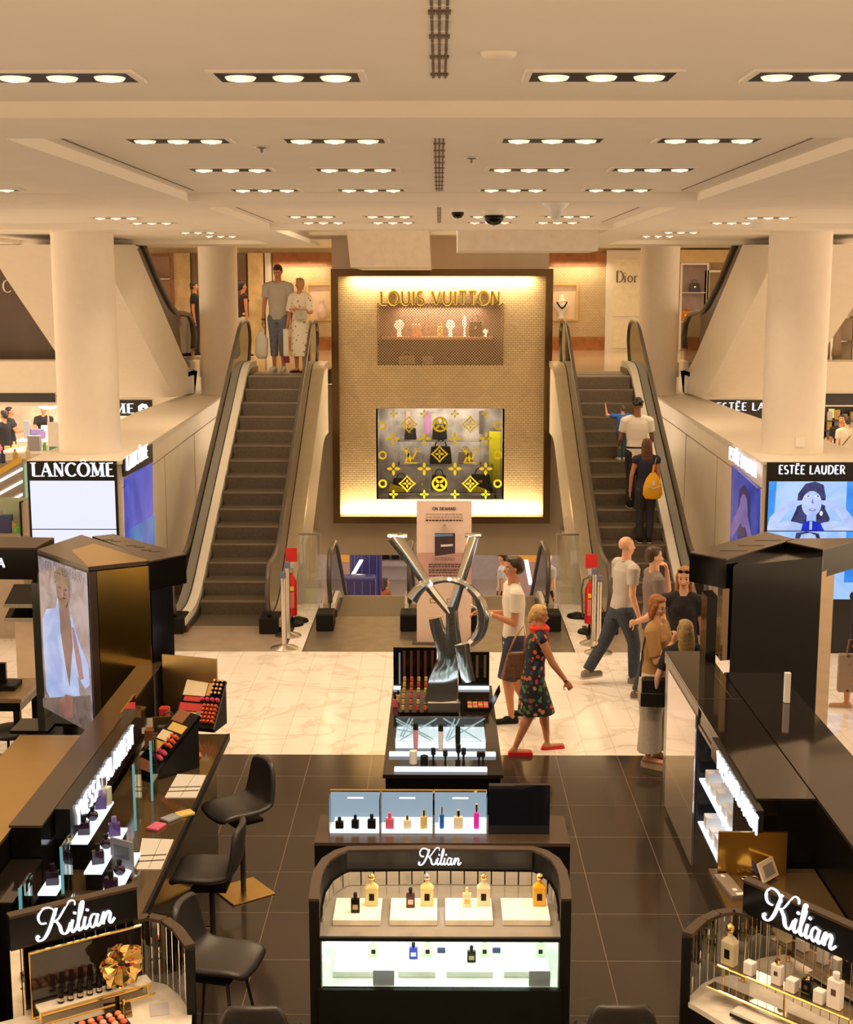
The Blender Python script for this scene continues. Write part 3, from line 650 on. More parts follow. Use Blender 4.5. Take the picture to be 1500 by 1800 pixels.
# ================================================================ escalators
def arc2(cy, cz, r, a0, a1, n=8):
    return [(cy + r*math.cos(math.radians(a0+(a1-a0)*i/n)), cz + r*math.sin(math.radians(a0+(a1-a0)*i/n))) for i in range(n+1)]
def smooth_line(P, r=.35, n=5):
    out = [P[0]]
    for i in range(1, len(P)-1):
        a, b, c = Vector(P[i-1]), Vector(P[i]), Vector(P[i+1]); d1 = (a-b).normalized()*r; d2 = (c-b).normalized()*r
        for k in range(n+1):
            t = k/n; q = (1-t)**2*(b+d1) + 2*t*(1-t)*b + t*t*(b+d2); out.append((q.x, q.y))
    out.append(P[-1]); return out
def escalator(name, label, xc, y0, z0, y1, z1, flat0=.45, flat1=.45, half=.5, up=True, ext=.75, truss=1.25, steps=True, rail_x=.12, skirt_m=None, bases=True, out_deck=(.16,.16), nsides=(1,1), sd=1):
    """y0,z0 low end ... y1,z1 high end (y may fall as z rises)"""
    d = 1 if y1 > y0 else -1
    ya = y0 + d*flat0; yb = y1 - d*flat1
    line = smooth_line([(y0-d*.05, z0), (ya, z0), (yb, z1), (y1+d*.05, z1)], .4)
    t = thing(name, label, 'escalator', (xc, y0, z0))
    xl, xr = xc-half, xc+half
    if steps:
        rise = z1 - z0; n = int(round(rise/.2)); rr = rise/n; run = (yb-ya)/n*1.0
        for i in range(n):
            ys = ya + run*i; zs = z0 + rr*(i+1)
            mb = MB(); yy0, yy1 = sorted((ys, ys+run)); mb.box(xl, xr, yy0, yy1, zs-rr-.12, zs-.012, 0)
            ysn = ys; ya_, yb_ = sorted((ysn - d*.006, ysn + d*.05)); mb.box(xl, xr, ya_, yb_, zs-.02, zs, 1); y2_, y3_ = sorted((ys+d*.05, ys+run)); mb.box(xl, xr, y2_, y3_, zs-.012, zs, 0)
            mb.build('step', [stepm, stepn], t)
        mb = MB(); a_, b_ = sorted((y0-d*.2, ya)); mb.box(xl, xr, a_, b_, z0-.15, z0+.006, 0); mb.build('comb_plate', stepm, t); mb = MB(); a_, b_ = sorted((yb, y1+d*.5)); mb.box(xl, xr, a_, b_, z1-.15, z1+.006, 0); mb.build('comb_plate', stepm, t)
    for s, on in ((-1, nsides[0]), (1, nsides[1])):
        if not on: continue
        xi = xc + s*half; xg = xi + s*(rail_x if not isinstance(rail_x, tuple) else rail_x[0 if s < 0 else 1])
        # skirt rises above the steps on the inner side, deck outside it
        ext_line = [(y0-d*ext*.75, z0)] + line + [(y1+d*ext*.75, z1)]
        mb = MB(); a_, b_ = sorted((xi+s*.004, xi + s*.05)); mb.ribbon(ext_line, a_, b_, -.25, .10); mb.build('skirt', darkm, t)
        mb = MB(); a_, b_ = sorted((xi+s*.03, xg - s*.012)); mb.ribbon(ext_line, a_, b_, .08, .20); mb.build('inner_deck', skirt_m or cream, t)
        od = out_deck[0 if s < 0 else 1]
        mb = MB(); a_, b_ = sorted((xg+s*.012, xg + s*od)); mb.ribbon(ext_line, a_, b_, .08, .19); mb.build('outer_deck', deckm, t)
        # truss cladding
        mb = MB(); a_, b_ = sorted((xg + s*(od-.02), xg + s*(od-.05))); L = ext_line; cl = [(y, z) for y, z in L]
        mb.ribbon(cl, a_, b_, -truss, .09) if truss > 0 else None
        if truss > 0: mb.build('side_cladding', cream, t)
        # glass balustrade and handrail
        H = .93; e = ext
        lo = [(y0-d*e+0*d, z0+.62)]
        top = [(y0-d*.35, z0+H)] + [(y, z+H) for y, z in line] + [(y1+d*.35, z1+H)]
        rr_ = .33
        A = [(y0-d*.35 - d*rr_*math.sin(math.radians(a))*1.15, z0+H-rr_ + rr_*math.cos(math.radians(a))) for a in (100, 85, 65, 45, 25, 10)]
        B = [(y1+d*.35 + d*rr_*math.sin(math.radians(a))*1.15, z1+H-rr_ + rr_*math.cos(math.radians(a))) for a in (10, 25, 45, 65, 85, 100)]
        A = [(y0-d*.50, z0+.20), (y0-d*.62, z0+.36)] + A; B = B + [(y1+d*.62, z1+.36), (y1+d*.50, z1+.20)]
        rail = A + top + B
        mb = MB(); mb.tube([(xg, y, z) for y, z in rail], .034, 10); mb.build('handrail', rubber, t, smooth=True)
        base = [(y0-d*.45, z0+.18)] + [(y, z+.18) for y, z in line] + [(y1+d*.45, z1+.18)]
        mb = MB(); vs = []; fs = []
        # strip between handrail path and deck path, resampled by y
        N = 60
        def samp(path, f):
            L_ = [0]
            for i in range(1, len(path)): L_.append(L_[-1] + math.hypot(path[i][0]-path[i-1][0], path[i][1]-path[i-1][1]))
            q = f*L_[-1]
            for i in range(1, len(path)):
                if q <= L_[i] + 1e-9:
                    k = (q-L_[i-1])/max(1e-9, L_[i]-L_[i-1]); return (path[i-1][0]+(path[i][0]-path[i-1][0])*k, path[i-1][1]+(path[i][1]-path[i-1][1])*k)
            return path[-1]
        ymid = [y0 - d*.3 + (y1-y0+d*.6)*i/N for i in range(N+1)]
        def at(path, y):
            for i in range(1, len(path)):
                a_, b_ = path[i-1], path[i]
                if (a_[0]-y)*(b_[0]-y) <= 0 and abs(b_[0]-a_[0]) > 1e-9:
                    k = (y-a_[0])/(b_[0]-a_[0]); return a_[1]+(b_[1]-a_[1])*k
            return path[-1][1]
        topl = [(y0-d*.35, z0+H)] + top + [(y1+d*.35, z1+H)]
        poly = [(y, at(topl, y)-.03) for y in ymid]; bot = [(y, at([(y0-d*.6, z0)]+base+[(y1+d*.6,z1+.18)], y)) for y in ymid]
        ring = A[1:][:-1] + poly + B[:-1][1:] + bot[::-1]
        # glass as strips
        for i in range(N):
            mb.add([(xg-.004, *bot[i]), (xg-.004, *bot[i+1]), (xg-.004, *poly[i+1]), (xg-.004, *poly[i]), (xg+.004, *bot[i]), (xg+.004, *bot[i+1]), (xg+.004, *poly[i+1]), (xg+.004, *poly[i])],
                   [(0,1,2,3),(7,6,5,4)] + ([(0,3,7,4)] if i == 0 else []) + ([(1,5,6,2)] if i == N-1 else []) + [(3,2,6,7),(0,4,5,1)])
        for E, zz in ((A, z0), (B, z1)):
            pts = [E[0]] + list(E[1:-1]) + [E[-1]]
            edge = bot[0] if E is A else bot[-1]; tp = poly[0] if E is A else poly[-1]
            P3 = [(xg-.004, y, z) for y, z in (([edge] + E + [tp]) if E is A else ([tp] + E + [edge]))]
            mb.slab(P3, (.008, 0, 0))
        mb.build('glass_balustrade', glassc, t)
        if bases:
            yy = y0 - d*.52; a_, b_ = sorted((yy - d*.14, yy + d*.30)); zb = z0 + .004
            mb = MB(); mb.box(xg-.13, xg+.13, a_, b_, zb, zb+.22); mb.build('newel_base', blackm, t, bevel=.02)
    return t
ESC_Y0, ESC_Y1 = 18.45, 25.05
for s, nm in ((-1,'left'),(1,'right')):
    lab = 'rising escalator on the %s leading to the upper floor' % nm + (', with three riders' if s > 0 else ', with no riders')
    od = (.18,.22) if s < 0 else (.22,.18); rx = (.17,.10) if s < 0 else (.10,.17)
    escalator('escalator', lab, s*2.88, ESC_Y0, 0.0, ESC_Y1, FZ, out_deck=od, rail_x=rx, truss=1.15)
# descending pair
for s, nm in ((-1,'left'),(1,'right')):
    escalator('escalator', 'descending escalator to the lower floor, %s of the centre divider' % nm, s*.97, 26.0, -3.6, 19.35, 0.0, out_deck=(.10,.10), rail_x=.10, truss=.9, bases=False, flat1=.5, half=.46)
for x, nm in ((-1.54,'outer left'),(-.40,'inner left'),(.40,'inner right'),(1.54,'outer right')):
    mb = MB(); mb.box(x-.12, x+.12, 17.95, 18.35, .006, .24); tag(mb.build('newel_base', blackm, bevel=.02), 'black newel foot of the descending escalators, %s one' % nm, 'escalator base')
mb = MB(); mb.box(-.30, .30, 18.4, 19.15, .006, .30); tag(mb.build('centre_divider', deckm, bevel=.02), 'metal divider box between the two descending escalators', 'divider')
# upper escalators beside the round columns (rise towards the viewer)
for s, nm in ((-1,'left'),(1,'right')):
    x0 = s*5.0
    t = thing('upper_escalator', 'escalator to the floor above, rising over the %s parapet behind the big column' % nm, 'escalator', (s*5.8, 28.6, FZ))
    f = (lambda px: px) if s < 0 else (lambda px: 2*VX - px)
    side_pts = [PX(f(343), 690, x0), PX(f(305), 698, x0), PX(f(198), 487, x0), PX(f(172), 430, x0), PX(f(238), 430, x0), PX(f(322), 628, x0), PX(f(334), 650, x0), PX(f(347), 652, x0)]
    mb = MB(); mb.slab(side_pts, (s*1.65, 0, 0)); mb.build('truss', cream, t)
    rail_px = [(347,612),(348,590),(345,568),(338,553),(325,549),(316,549),(308,540),(300,525),(285,494),(262,437),(255,422)]
    rl = [PX(f(px), py, x0 - s*.02) for px, py in rail_px]
    mb = MB(); mb.tube([(p.x + s*.06, p.y, p.z) for p in rl], .045, 8); mb.build('handrail', rubber, t, smooth=True)
    mb = MB(); mb.tube([(p.x + s*1.58, p.y, p.z) for p in rl], .045, 8); mb.build('handrail', rubber, t, smooth=True)
    gl = [PX(f(px), py, x0) for px, py in [(347,645),(347,612),(348,590),(344,566),(337,555),(325,551),(314,551),(306,541),(262,440),(255,428),(236,428),(322,628),(334,648)]]
    mb = MB(); mb.slab([(p.x + s*.06, p.y, p.z) for p in gl], (s*.01,0,0)); mb.build('glass_balustrade', glass('upper_balustrade_glass', (.80,.70,.55), .02, .10), t)
    q = PX(f(340), 652, x0); mb = MB(); mb.box(min(x0, x0+s*.2), max(x0, x0+s*.2), q.y-.6, q.y+.2, q.z-.10, q.z+.03); mb.build('newel_base', darkm, t, bevel=.02)
# glass guard rails at the void
for s, nm in ((-1,'left'),(1,'right')):
    x0, x1 = sorted((s*1.72, s*2.05)); t = thing('glass_guard', 'clear glass guard panel between the escalators on the %s' % nm, 'glass guard', ((x0+x1)/2, 19.67, 0))
    mb = MB(); mb.box(x0, x1, 19.66, 19.675, .0, 1.02); mb.build('glass_pane', glassc, t)
    mb = MB(); mb.box(x0, x1, 19.65, 19.685, 1.02, 1.045); mb.build('top_rail', steel, t)
# upper floor guard at head of the void
# ================================================================ framed brand wall
YF = 25.95
def fr(px, py): return PY(px, py, YF)
a = fr(583, 473); b = fr(965, 917)
t = thing('brand_wall', 'tall bronze framed woven brand wall with glowing edges in the centre', 'feature wall', ((a.x+b.x)/2, YF, b.z))
X0, X1, Z0, Z1 = a.x, b.x, b.z, a.z; fw = .13
mb = MB(); mb.box(X0, X0+fw, YF-.22, YF+.1, Z0, Z1); mb.box(X1-fw, X1, YF-.22, YF+.1, Z0, Z1); mb.box(X0+fw, X1-fw, YF-.22, YF+.1, Z1-fw, Z1); mb.box(X0+fw, X1-fw, YF-.22, YF+.1, Z0, Z0+fw)
mb.build('frame', bronzef, t)
u0 = PY(662, 533, YF); u1 = PY(888, 642, YF); l0 = PY(664, 718, YF); l1 = PY(883, 878, YF)
mb = MB(); xa, xb, za, zb = X0+fw, X1-fw, Z0+fw, Z1-fw
for q in ((xa, l0.x, za, zb), (l1.x, xb, za, zb), (l0.x, l1.x, za, l1.z), (l0.x, l1.x, l0.z, u1.z), (l0.x, l1.x, u0.z, zb)): mb.box(q[0], q[1], YF, YF+.03, q[2], q[3])
mb.build('woven_panel', lattice, t)
area('brand_wall_wash_light', ((X0+X1)/2, YF-.12, zb-.03), 3.4, 75, (1,.74,.38), (math.radians(20),0,0), size_y=.08)
area('brand_wall_wash_light', ((X0+X1)/2, YF-.12, za+.03), 3.9, 110, (1,.76,.40), (math.radians(160),0,0), size_y=.08)
# lettering
q0 = PY(668, 535, YF-.07); q1 = PY(880, 514, YF-.07)
mb = place(text_mb('LOUIS VUITTON', .235, width=q1.x-q0.x, thick=.13, thin=.085, depth=.04), ((q0.x+q1.x)/2, YF-.03, q0.z), (1,0,0), (0,0,1)); mb.build('brand_lettering', mat('bronze_letters', (.30,.17,.05), .4, .5), t, label='dark bronze letters with glowing edges')
mb = place(text_mb('LOUIS VUITTON', .255, width=q1.x-q0.x+.03, thick=.20, thin=.15, depth=.012), ((q0.x+q1.x)/2, YF-.012, q0.z-.01), (1,0,0), (0,0,1)); mb.build('letter_halo', glow('yellow_letter_glow', (255,205,80), 1.0), t)
# perforated upper window
def perf_mat():
    m = bpy.data.materials.new('perforated_screen'); m.use_nodes = True; nt = m.node_tree; b = nt.nodes['Principled BSDF']
    geo = node(nt, 'ShaderNodeNewGeometry'); sp = node(nt, 'ShaderNodeSeparateXYZ'); nt.links.new(geo.outputs['Position'], sp.inputs[0])
    cb = node(nt, 'ShaderNodeCombineXYZ'); nt.links.new(sp.outputs['X'], cb.inputs[0]); nt.links.new(sp.outputs['Z'], cb.inputs[1])
    mp = node(nt, 'ShaderNodeMapping'); mp.inputs['Rotation'].default_value = (0,0,math.radians(45)); mp.inputs['Scale'].default_value = (26,26,26); nt.links.new(cb.outputs[0], mp.inputs[0])
    v = node(nt, 'ShaderNodeTexVoronoi', Randomness=0.0, Scale=1.0); v.voronoi_dimensions = '2D'; nt.links.new(mp.outputs[0], v.inputs['Vector'])
    r = node(nt, 'ShaderNodeValToRGB'); nt.links.new(v.outputs['Distance'], r.inputs[0]); e = r.color_ramp.elements; e[0].position = .40; e[0].color = (0,0,0,1); e[1].position = .44; e[1].color = (1,1,1,1)
    nt.links.new(r.outputs[0], b.inputs['Alpha']); b.inputs['Base Color'].default_value = (.55,.40,.24,1); b.inputs['Roughness'].default_value = .5
    return m
mb = MB(); mb.box(u0.x, u1.x, YF-.012, YF-.006, u1.z, u0.z); mb.build('perforated_screen', perf_mat(), t)
# upper display niche
nx0, nx1, nz0, nz1 = l0.x+.06, u1.x-.04, u1.z+.04, u0.z-.05
mb = MB(); mb.box(l0.x, l1.x, YF+.45, YF+.5, u1.z, u0.z); mb.box(l0.x, l1.x, YF+.03, YF+.45, u1.z-.02, u1.z); mb.box(l0.x, l0.x+.02, YF+.03, YF+.45, u1.z, u0.z); mb.box(l1.x-.02, l1.x, YF+.03, YF+.45, u1.z, u0.z)
mb.build('upper_niche', mat('dark_brown_lining', (.16,.09,.06), .6), t)
zs = PY(770, 592, YF+.2).z; mb = MB(); mb.box(l0.x+.08, l1.x-.2, YF+.05, YF+.44, zs-.05, zs); mb.build('niche_shelf', mat('rosewood_shelf', (.45,.22,.12), .35), t)
area('niche_glow_light', ((l0.x+l1.x)/2, YF+.25, u0.z-.08), 1.6, 45, (1,.75,.5), (0,0,0), size_y=.3)
def lampblob(px, py, r, m, lab, z=None):
    q = PY(px, py, YF+.25); mb = MB(); z0 = zs
    mb.lathe([(0,0),(r*.5,0),(r*.35,(q.z-z0)*.5),(r*.9,(q.z-z0)*.8),(r,(q.z-z0)),(r*.6,(q.z-z0)*1.3),(0,(q.z-z0)*1.4)], (0,0,0), 14)
    o = mb.build('display_lamp', m, smooth=True); o.location = (q.x, YF+.25, z0); tag(o, lab, 'lamp')
lampblob(702, 570, .10, glow('rosy_lamp', (255,190,150), 2.2), 'rosy glowing lamp at the left of the upper niche shelf')
lampblob(792, 570, .09, glow('cream_lamp', (255,225,180), 2.2), 'cream glowing lamp in the middle of the upper niche shelf')
lampblob(817, 565, .045, glow('white_lamp', (255,235,210), 1.8), 'thin white lamp right of middle on the niche shelf')
lampblob(854, 582, .05, MATS['cream_lamp'], 'low small lamp at the right end of the niche shelf')
for px, col, w, h, lb in ((732, (.40,.20,.12), .20, .24, 'brown'), (774, (.45,.36,.12), .12, .20, 'olive'), (836, (.06,.04,.03), .26, .30, 'dark')):
    q = PY(px, 590, YF+.25); handbag('handbag', (q.x, YF+.28, zs), w, h, .1, mat('niche_%s_leather' % lb, col, .5), 'small %s handbag on the shelf of the perforated upper window' % lb)
for px, col, w, lb in ((715, (.45,.30,.2), .34, 'tan'), (795, (.10,.07,.06), .26, 'black'), (838, (.12,.08,.07), .26, 'dark brown'), (752, (.4,.3,.3), .22, 'grey')):
    q = PY(px, 612, YF+.25); handbag('handbag', (q.x, YF+.27, u1.z), w, .17, .12, mat('low_%s_leather' % lb.replace(' ','_'), col, .5), 'low %s bag under the shelf of the perforated window' % lb)
# lower shop window
mb = MB(); dpt = .8
mb.box(l0.x, l1.x, YF+dpt, YF+dpt+.04, l1.z, l0.z); mb.box(l0.x-.03, l0.x, YF, YF+dpt, l1.z, l0.z); mb.box(l1.x, l1.x+.03, YF, YF+dpt, l1.z, l0.z); mb.box(l0.x, l1.x, YF+.03, YF+dpt, l1.z-.03, l1.z); mb.box(l0.x, l1.x, YF+.03, YF+dpt, l0.z, l0.z+.03)
mb.build('lower_niche', mat('grey_shop_interior', (.40,.35,.31), .35, noise=.5, nscale=3), t)
mb = MB(); mb.box(l0.x, l1.x, YF+.005, YF+.015, l1.z, l0.z); mb.build('window_pane', shopg, t)
area('window_glow_light', ((l0.x+l1.x)/2, YF+.22, l0.z-.04), 1.9, 26, (1,.88,.72), (math.radians(22),0,0), size_y=.2)
zsh = [PY(770, 772, YF+.3).z, PY(770, 815, YF+.3).z, PY(770, 862, YF+.3).z]
acr = glass('acrylic', (.97,.97,.95), .05, .035)
lx, rx = [PY(700,772,YF+.3).x, PY(690,815,YF+.3).x, PY(684,862,YF+.3).x], [PY(846,772,YF+.3).x, PY(866,815,YF+.3).x, PY(872,862,YF+.3).x]
for i in range(3):
    mb = MB(); mb.box(lx[i], rx[i], YF+.12, YF+.55, zsh[i]-.03, zsh[i]); mb.box(lx[i], lx[i]+.03, YF+.12, YF+.55, (zsh[i+1] if i < 2 else l1.z), zsh[i]-.03); mb.box(rx[i]-.03, rx[i], YF+.12, YF+.55, (zsh[i+1] if i < 2 else l1.z), zsh[i]-.03)
    mb.build('acrylic_shelf', acr, t, world=True)
bagm = mat('black_handbag_leather', (.02,.018,.018), .3)
for px, i, w, h, lb, m in ((773,0,.30,.30,'black tote in the centre of the top shelf', bagm), (722,0,.24,.22,'black bag left on the top shelf', bagm),
    (775,1,.44,.34,'large black handbag in the centre of the middle shelf', bagm), (735,1,.16,.24,'pale grey tote on the middle shelf', mat('grey_leather',(.4,.37,.36),.4)), (818,1,.30,.24,'taupe handbag right on the middle shelf', mat('taupe_leather',(.24,.19,.16),.4)),
    (705,2,.34,.24,'curved black bag left on the bottom shelf', bagm), (772,2,.32,.30,'black bucket bag in the centre of the bottom shelf', bagm), (845,2,.42,.32,'wide black bag right on the bottom shelf', bagm), (742,2,.14,.22,'small grey bag on the bottom shelf', MATS['grey_leather'])):
    q = PY(px, 800, YF+.3); handbag('handbag', (q.x, YF+.32, zsh[i]), w, h, .14, m, lb + ' of the decorated window')
yel = mat('yellow_vinyl', (.80,.66,.02), .5, noise=.02)
for px, lb in ((703, 'left'), (842, 'right')):
    q = PY(px, 855, YF+.15); mb = MB(); mb.add([(-.22,0,0),(.20,0,0),(.20,.1,0),(-.22,.1,0),(-.18,0,.15),(.14,0,.04),(.14,.1,.04),(-.18,.1,.15)], [(0,3,2,1),(4,5,6,7),(0,1,5,4),(1,2,6,5),(2,3,7,6),(3,0,4,7)])
    o = mb.build('yellow_wedge', yel); o.location = (q.x, YF+.08, zsh[2]) ; o.rotation_euler = (0,0,0); tag(o, 'yellow wedge prop at the %s of the window base shelf' % lb, 'window prop')
mb = MB(); q = PY(872, 790, YF+.6); mb.box(q.x-.13, l1.x-.01, YF+.6, YF+.64, l1.z+.25, q.z+.35); mb.build('yellow_backdrop', mat('yellow_board', (.80,.72,.02), .5), t)
for px, col in ((718,(.5,.25,.2)),(752,(.35,.1,.3)),(846,(.10,.07,.06))):
    q = PY(px, 740, YF+.75); mb = MB(); mb.box(q.x-.04, q.x+.04, YF+.68, YF+.72, q.z-.25, q.z+.2); mb.build('hanging_strip', mat('strip_%d' % px, col, .6), t)
# window decals
def decal(pts, name='window_decal'):
    mb = MB()
    for P_ in pts: mb.slab([(x, YF-.001, z) for x, z in P_], (0,-.006,0))
    mb.build(name, yel, t)
def petal4(cx, cz, r, rot=0):
    out = []
    for k in range(4):
        a_ = rot + k*PI/2; c_, s_ = math.cos(a_), math.sin(a_); P_ = []
        for u, v in ((.12,0),(.35,.22),(.7,.2),(1,0),(.7,-.2),(.35,-.22)): P_.append((cx + r*(u*c_-v*s_), cz + r*(u*s_+v*c_)))
        out.append(P_)
    return out
def ringp(cx, cz, r0, r1, n=16, fn=None):
    out = []
    for k in range(n):
        A = 2*PI*k/n; B = 2*PI*(k+1)/n; fa = fn(A) if fn else 1; fb = fn(B) if fn else 1
        out.append([(cx+r0*fa*math.cos(A), cz+r0*fa*math.sin(A)), (cx+r1*fa*math.cos(A), cz+r1*fa*math.sin(A)), (cx+r1*fb*math.cos(B), cz+r1*fb*math.sin(B)), (cx+r0*fb*math.cos(B), cz+r0*fb*math.sin(B))])
    return out
dia = lambda A: 1.0 / (abs(math.cos(A))**.75 + abs(math.sin(A))**.75)**1.0
def W(px, py): q = PY(px, py, YF); return q.x, q.z
for px, py in ((774,746),(773,850)): x, z = W(px, py); decal(ringp(x, z, .11, .15) + petal4(x, z, .12, PI/4))
for px, py in ((719,746),(827,746),(773,798),(716,850),(827,850)): x, z = W(px, py); decal(ringp(x, z, .13, .17, 24, dia) + petal4(x, z, .09))
for px, py in ((691,771),(746,771),(800,771),(855,771),(692,824),(746,824),(800,824),(854,824)): x, z = W(px, py); decal(petal4(x, z, .135))
for px, py in ((692,722),(746,721),(800,721),(854,722),(692,873),(746,873),(800,873),(854,873)):
    x, z = W(px, py); z = min(max(z, l1.z+.10), l0.z-.10); decal(petal4(x, z, .09))
for px, py in ((722,800),(826,800)):
    x, z = W(px, py); o = []
    def bar(p, q, w): 
        P_ = Vector(p); Q = Vector(q); d = (Q-P_).normalized(); n = Vector((-d.y, d.x))*w/2
        o.append([tuple(P_+n), tuple(P_-n), tuple(Q-n), tuple(Q+n)])
    bar((x-.10,z+.12),(x+.02,z-.12),.06); bar((x+.02,z-.12),(x+.13,z+.12),.03); bar((x-.15,z+.12),(x-.03,z+.12),.02); bar((x+.07,z+.12),(x+.17,z+.12),.02)
    bar((x-.02,z+.06),(x-.10,z-.15),.035); bar((x-.12,z-.15),(x+.13,z-.15),.02); decal(o, 'monogram_decal')
for px in (667, 879):
    for py in (748, 800, 850): x, z = W(px, py); x = min(max(x, l0.x+.09), l1.x-.09); decal(ringp(x, z, .05, .085, 10))

# ================================================================ signs & screens on the parapets
white_l = glow('white_sign_letters', (245,245,255), 1.3); signb = mat('sign_black', (.006,.006,.007), .25, noise=0)
YP = 16.96
def front_screen(px0, px1, pyt, pym, pyb, lab, name):
    a = PY(px0, pyt, YP); b = PY(px1, pyb, YP); m_ = PY(px0, pym, YP)
    t = thing('advertising_screen', lab, 'screen', ((a.x+b.x)/2, YP, b.z))
    mb = MB(); mb.box(a.x-.03, b.x+.03, YP-.05, YP-.012, b.z-1.6, a.z); mb.build('casing', signb, t)
    return t, a, b, m_
t, a, b, m_ = front_screen(53, 207, 810, 844, 950, 'white lit screen under the LANCÔME sign on the left parapet front', 'l')
wh = glow('white_screen', (236,238,255), 1.0)
q = PY(53, 929, YP)
mb = MB(); mb.box(a.x, b.x, YP-.056, YP-.05, q.z+.006, m_.z); mb.build('display_face', wh, t)
mb = MB(); mb.box(a.x, b.x, YP-.056, YP-.05, q.z-1.15, q.z-.006); mb.build('display_face', wh, t)
q = PY(130, 837, YP-.06); x0 = PY(56,837,YP-.06).x; x1 = PY(201,837,YP-.06).x
mb = place(text_mb('LANCÔME', .165, width=x1-x0, thick=.19, thin=.075, serif=.055, depth=.015), ((x0+x1)/2, YP-.051, q.z), (1,0,0), (0,0,1)); mb.build('brand_lettering', white_l, t)
# estee
t, a, b, m_ = front_screen(1352, 1520, 812, 846, 950, 'blue screen with a woman framing her face, under the ESTĒE LAUDER sign', 'r')
def gnoise(name, c1, c2, s, e=1.0):
    m = bpy.data.materials.new(name); m.use_nodes = True; nt = m.node_tree; b_ = nt.nodes['Principled BSDF']; tc = node(nt, 'ShaderNodeTexCoord')
    n = node(nt, 'ShaderNodeTexNoise', Scale=s, Detail=5, Distortion=.6); nt.links.new(tc.outputs['Object'], n.inputs[0]); r = node(nt, 'ShaderNodeValToRGB'); nt.links.new(n.outputs['Fac'], r.inputs[0])
    r.color_ramp.elements[0].position = .38; r.color_ramp.elements[1].position = .62; r.color_ramp.elements[0].color = (*srgb(*c1),1); r.color_ramp.elements[1].color = (*srgb(*c2),1)
    nt.links.new(r.outputs[0], b_.inputs['Emission Color']); b_.inputs['Emission Strength'].default_value = e; b_.inputs['Base Color'].default_value = (.01,.01,.01,1); b_.inputs['Roughness'].default_value = .15
    return m
blue1 = gnoise('screen_blue', (40,130,235), (70,160,245), 3); blue2 = gnoise('screen_pale_blue', (150,195,250), (185,215,255), 2.5); skinb = gnoise('screen_blue_skin', (165,190,245), (200,215,255), 4)
hairb = gnoise('screen_dark_hair', (25,30,75), (60,65,115), 9); dressb = gnoise('screen_dress', (10,35,190), (20,60,220), 5); lipb = glow('screen_lips', (120,110,190)); eyeb = glow('screen_eye', (40,50,110)); whb = glow('screen_white', (235,240,255))
class Flat:
    """flat picture elements laid on a plane: origin o, axes u,v (metres), outward n; each layer sits a hair above the last"""
    def __init__(s, o, u, v, n, par): s.o = Vector(o); s.u = Vector(u); s.v = Vector(v); s.n = Vector(n).normalized(); s.k = 0; s.p = par
    def poly(s, pts, m, name, lift=.0015):
        s.k += 1; mb = MB(); mb.slab([s.o + s.u*x + s.v*y + s.n*(s.k*lift) for x, y in pts], s.n*.0012); return mb.build(name, m, s.p)
    def ell(s, cx, cy, rx, ry, m, name, n=28, rot=0):
        c_, s_ = math.cos(rot), math.sin(rot)
        return s.poly([(cx + rx*math.cos(2*PI*i/n)*c_ - ry*math.sin(2*PI*i/n)*s_, cy + rx*math.cos(2*PI*i/n)*s_ + ry*math.sin(2*PI*i/n)*c_) for i in range(n)], m, name)
q = PY(1352, 932, YP)
W_, H_ = PY(1500,900,YP).x - a.x, m_.z - q.z
def woman(F):
    F.poly([(0,0),(1.12,0),(1.12,1),(0,1)], blue2, 'display_face'); F.poly([(0,0),(.07,0),(.09,1),(0,1)], blue1, 'picture_part'); F.poly([(.90,0),(1.0,0),(1.0,1),(.90,1)], blue1, 'picture_part')
    F.poly([(.30,0),(.27,.2),(.33,.45),(.34,.75),(.42,.95),(.53,1),(.63,.93),(.66,.7),(.66,.45),(.72,.25),(.68,0)], hairb, 'portrait_hair')
    F.poly([(.0,.10),(.10,.14),(.22,.20),(.33,.17),(.44,.12),(.44,0),(0,0)], skinb, 'portrait_shoulder'); F.poly([(1,.10),(.88,.16),(.76,.20),(.66,.17),(.56,.12),(.56,0),(1,0)], skinb, 'portrait_shoulder')
    F.poly([(.45,.05),(.45,.32),(.56,.32),(.56,.05)], skinb, 'portrait_neck'); F.ell(.50,.55,.115,.26, skinb, 'portrait_face')
    F.poly([(.39,0),(.41,.16),(.47,.20),(.53,.20),(.61,.16),(.66,0)], dressb, 'portrait_dress'); F.poly([(.485,.02),(.485,.19),(.515,.19),(.515,.02)], skinb, 'portrait_neckline')
    F.poly([(0,.08),(.02,.26),(.14,.50),(.22,.60),(.40,.62),(.41,.56),(.28,.46),(.22,.38),(.10,.10)], skinb, 'portrait_arm'); F.poly([(1,.10),(.98,.28),(.86,.52),(.76,.62),(.60,.62),(.59,.56),(.72,.46),(.78,.40),(.90,.12)], skinb, 'portrait_arm')
    for x in (.45,.56): F.ell(x,.70,.03,.018, whb, 'portrait_eye'); F.ell(x+.004,.705,.012,.014, eyeb, 'portrait_pupil'); F.poly([(x-.035,.75),(x,.775),(x+.035,.755),(x,.768)], eyeb, 'portrait_brow')
    F.poly([(.495,.56),(.505,.68),(.52,.56)], lipb, 'portrait_nose'); F.ell(.505,.43,.04,.022, lipb, 'portrait_mouth'); F.ell(.505,.435,.022,.008, whb, 'portrait_teeth'); F.ell(.61,.36,.018,.05, whb, 'portrait_earring')
F = Flat((a.x, YP-.05, q.z+.006), (W_,0,0), (0,0,H_), (0,-1,0), t); woman(F)
F = Flat((a.x, YP-.05, q.z-.006), (W_,0,0), (0,0,-H_*1.4), (0,-1,0), t); F.poly([(0,0),(1.12,0),(1.12,1),(0,1)], blue2, 'display_face')
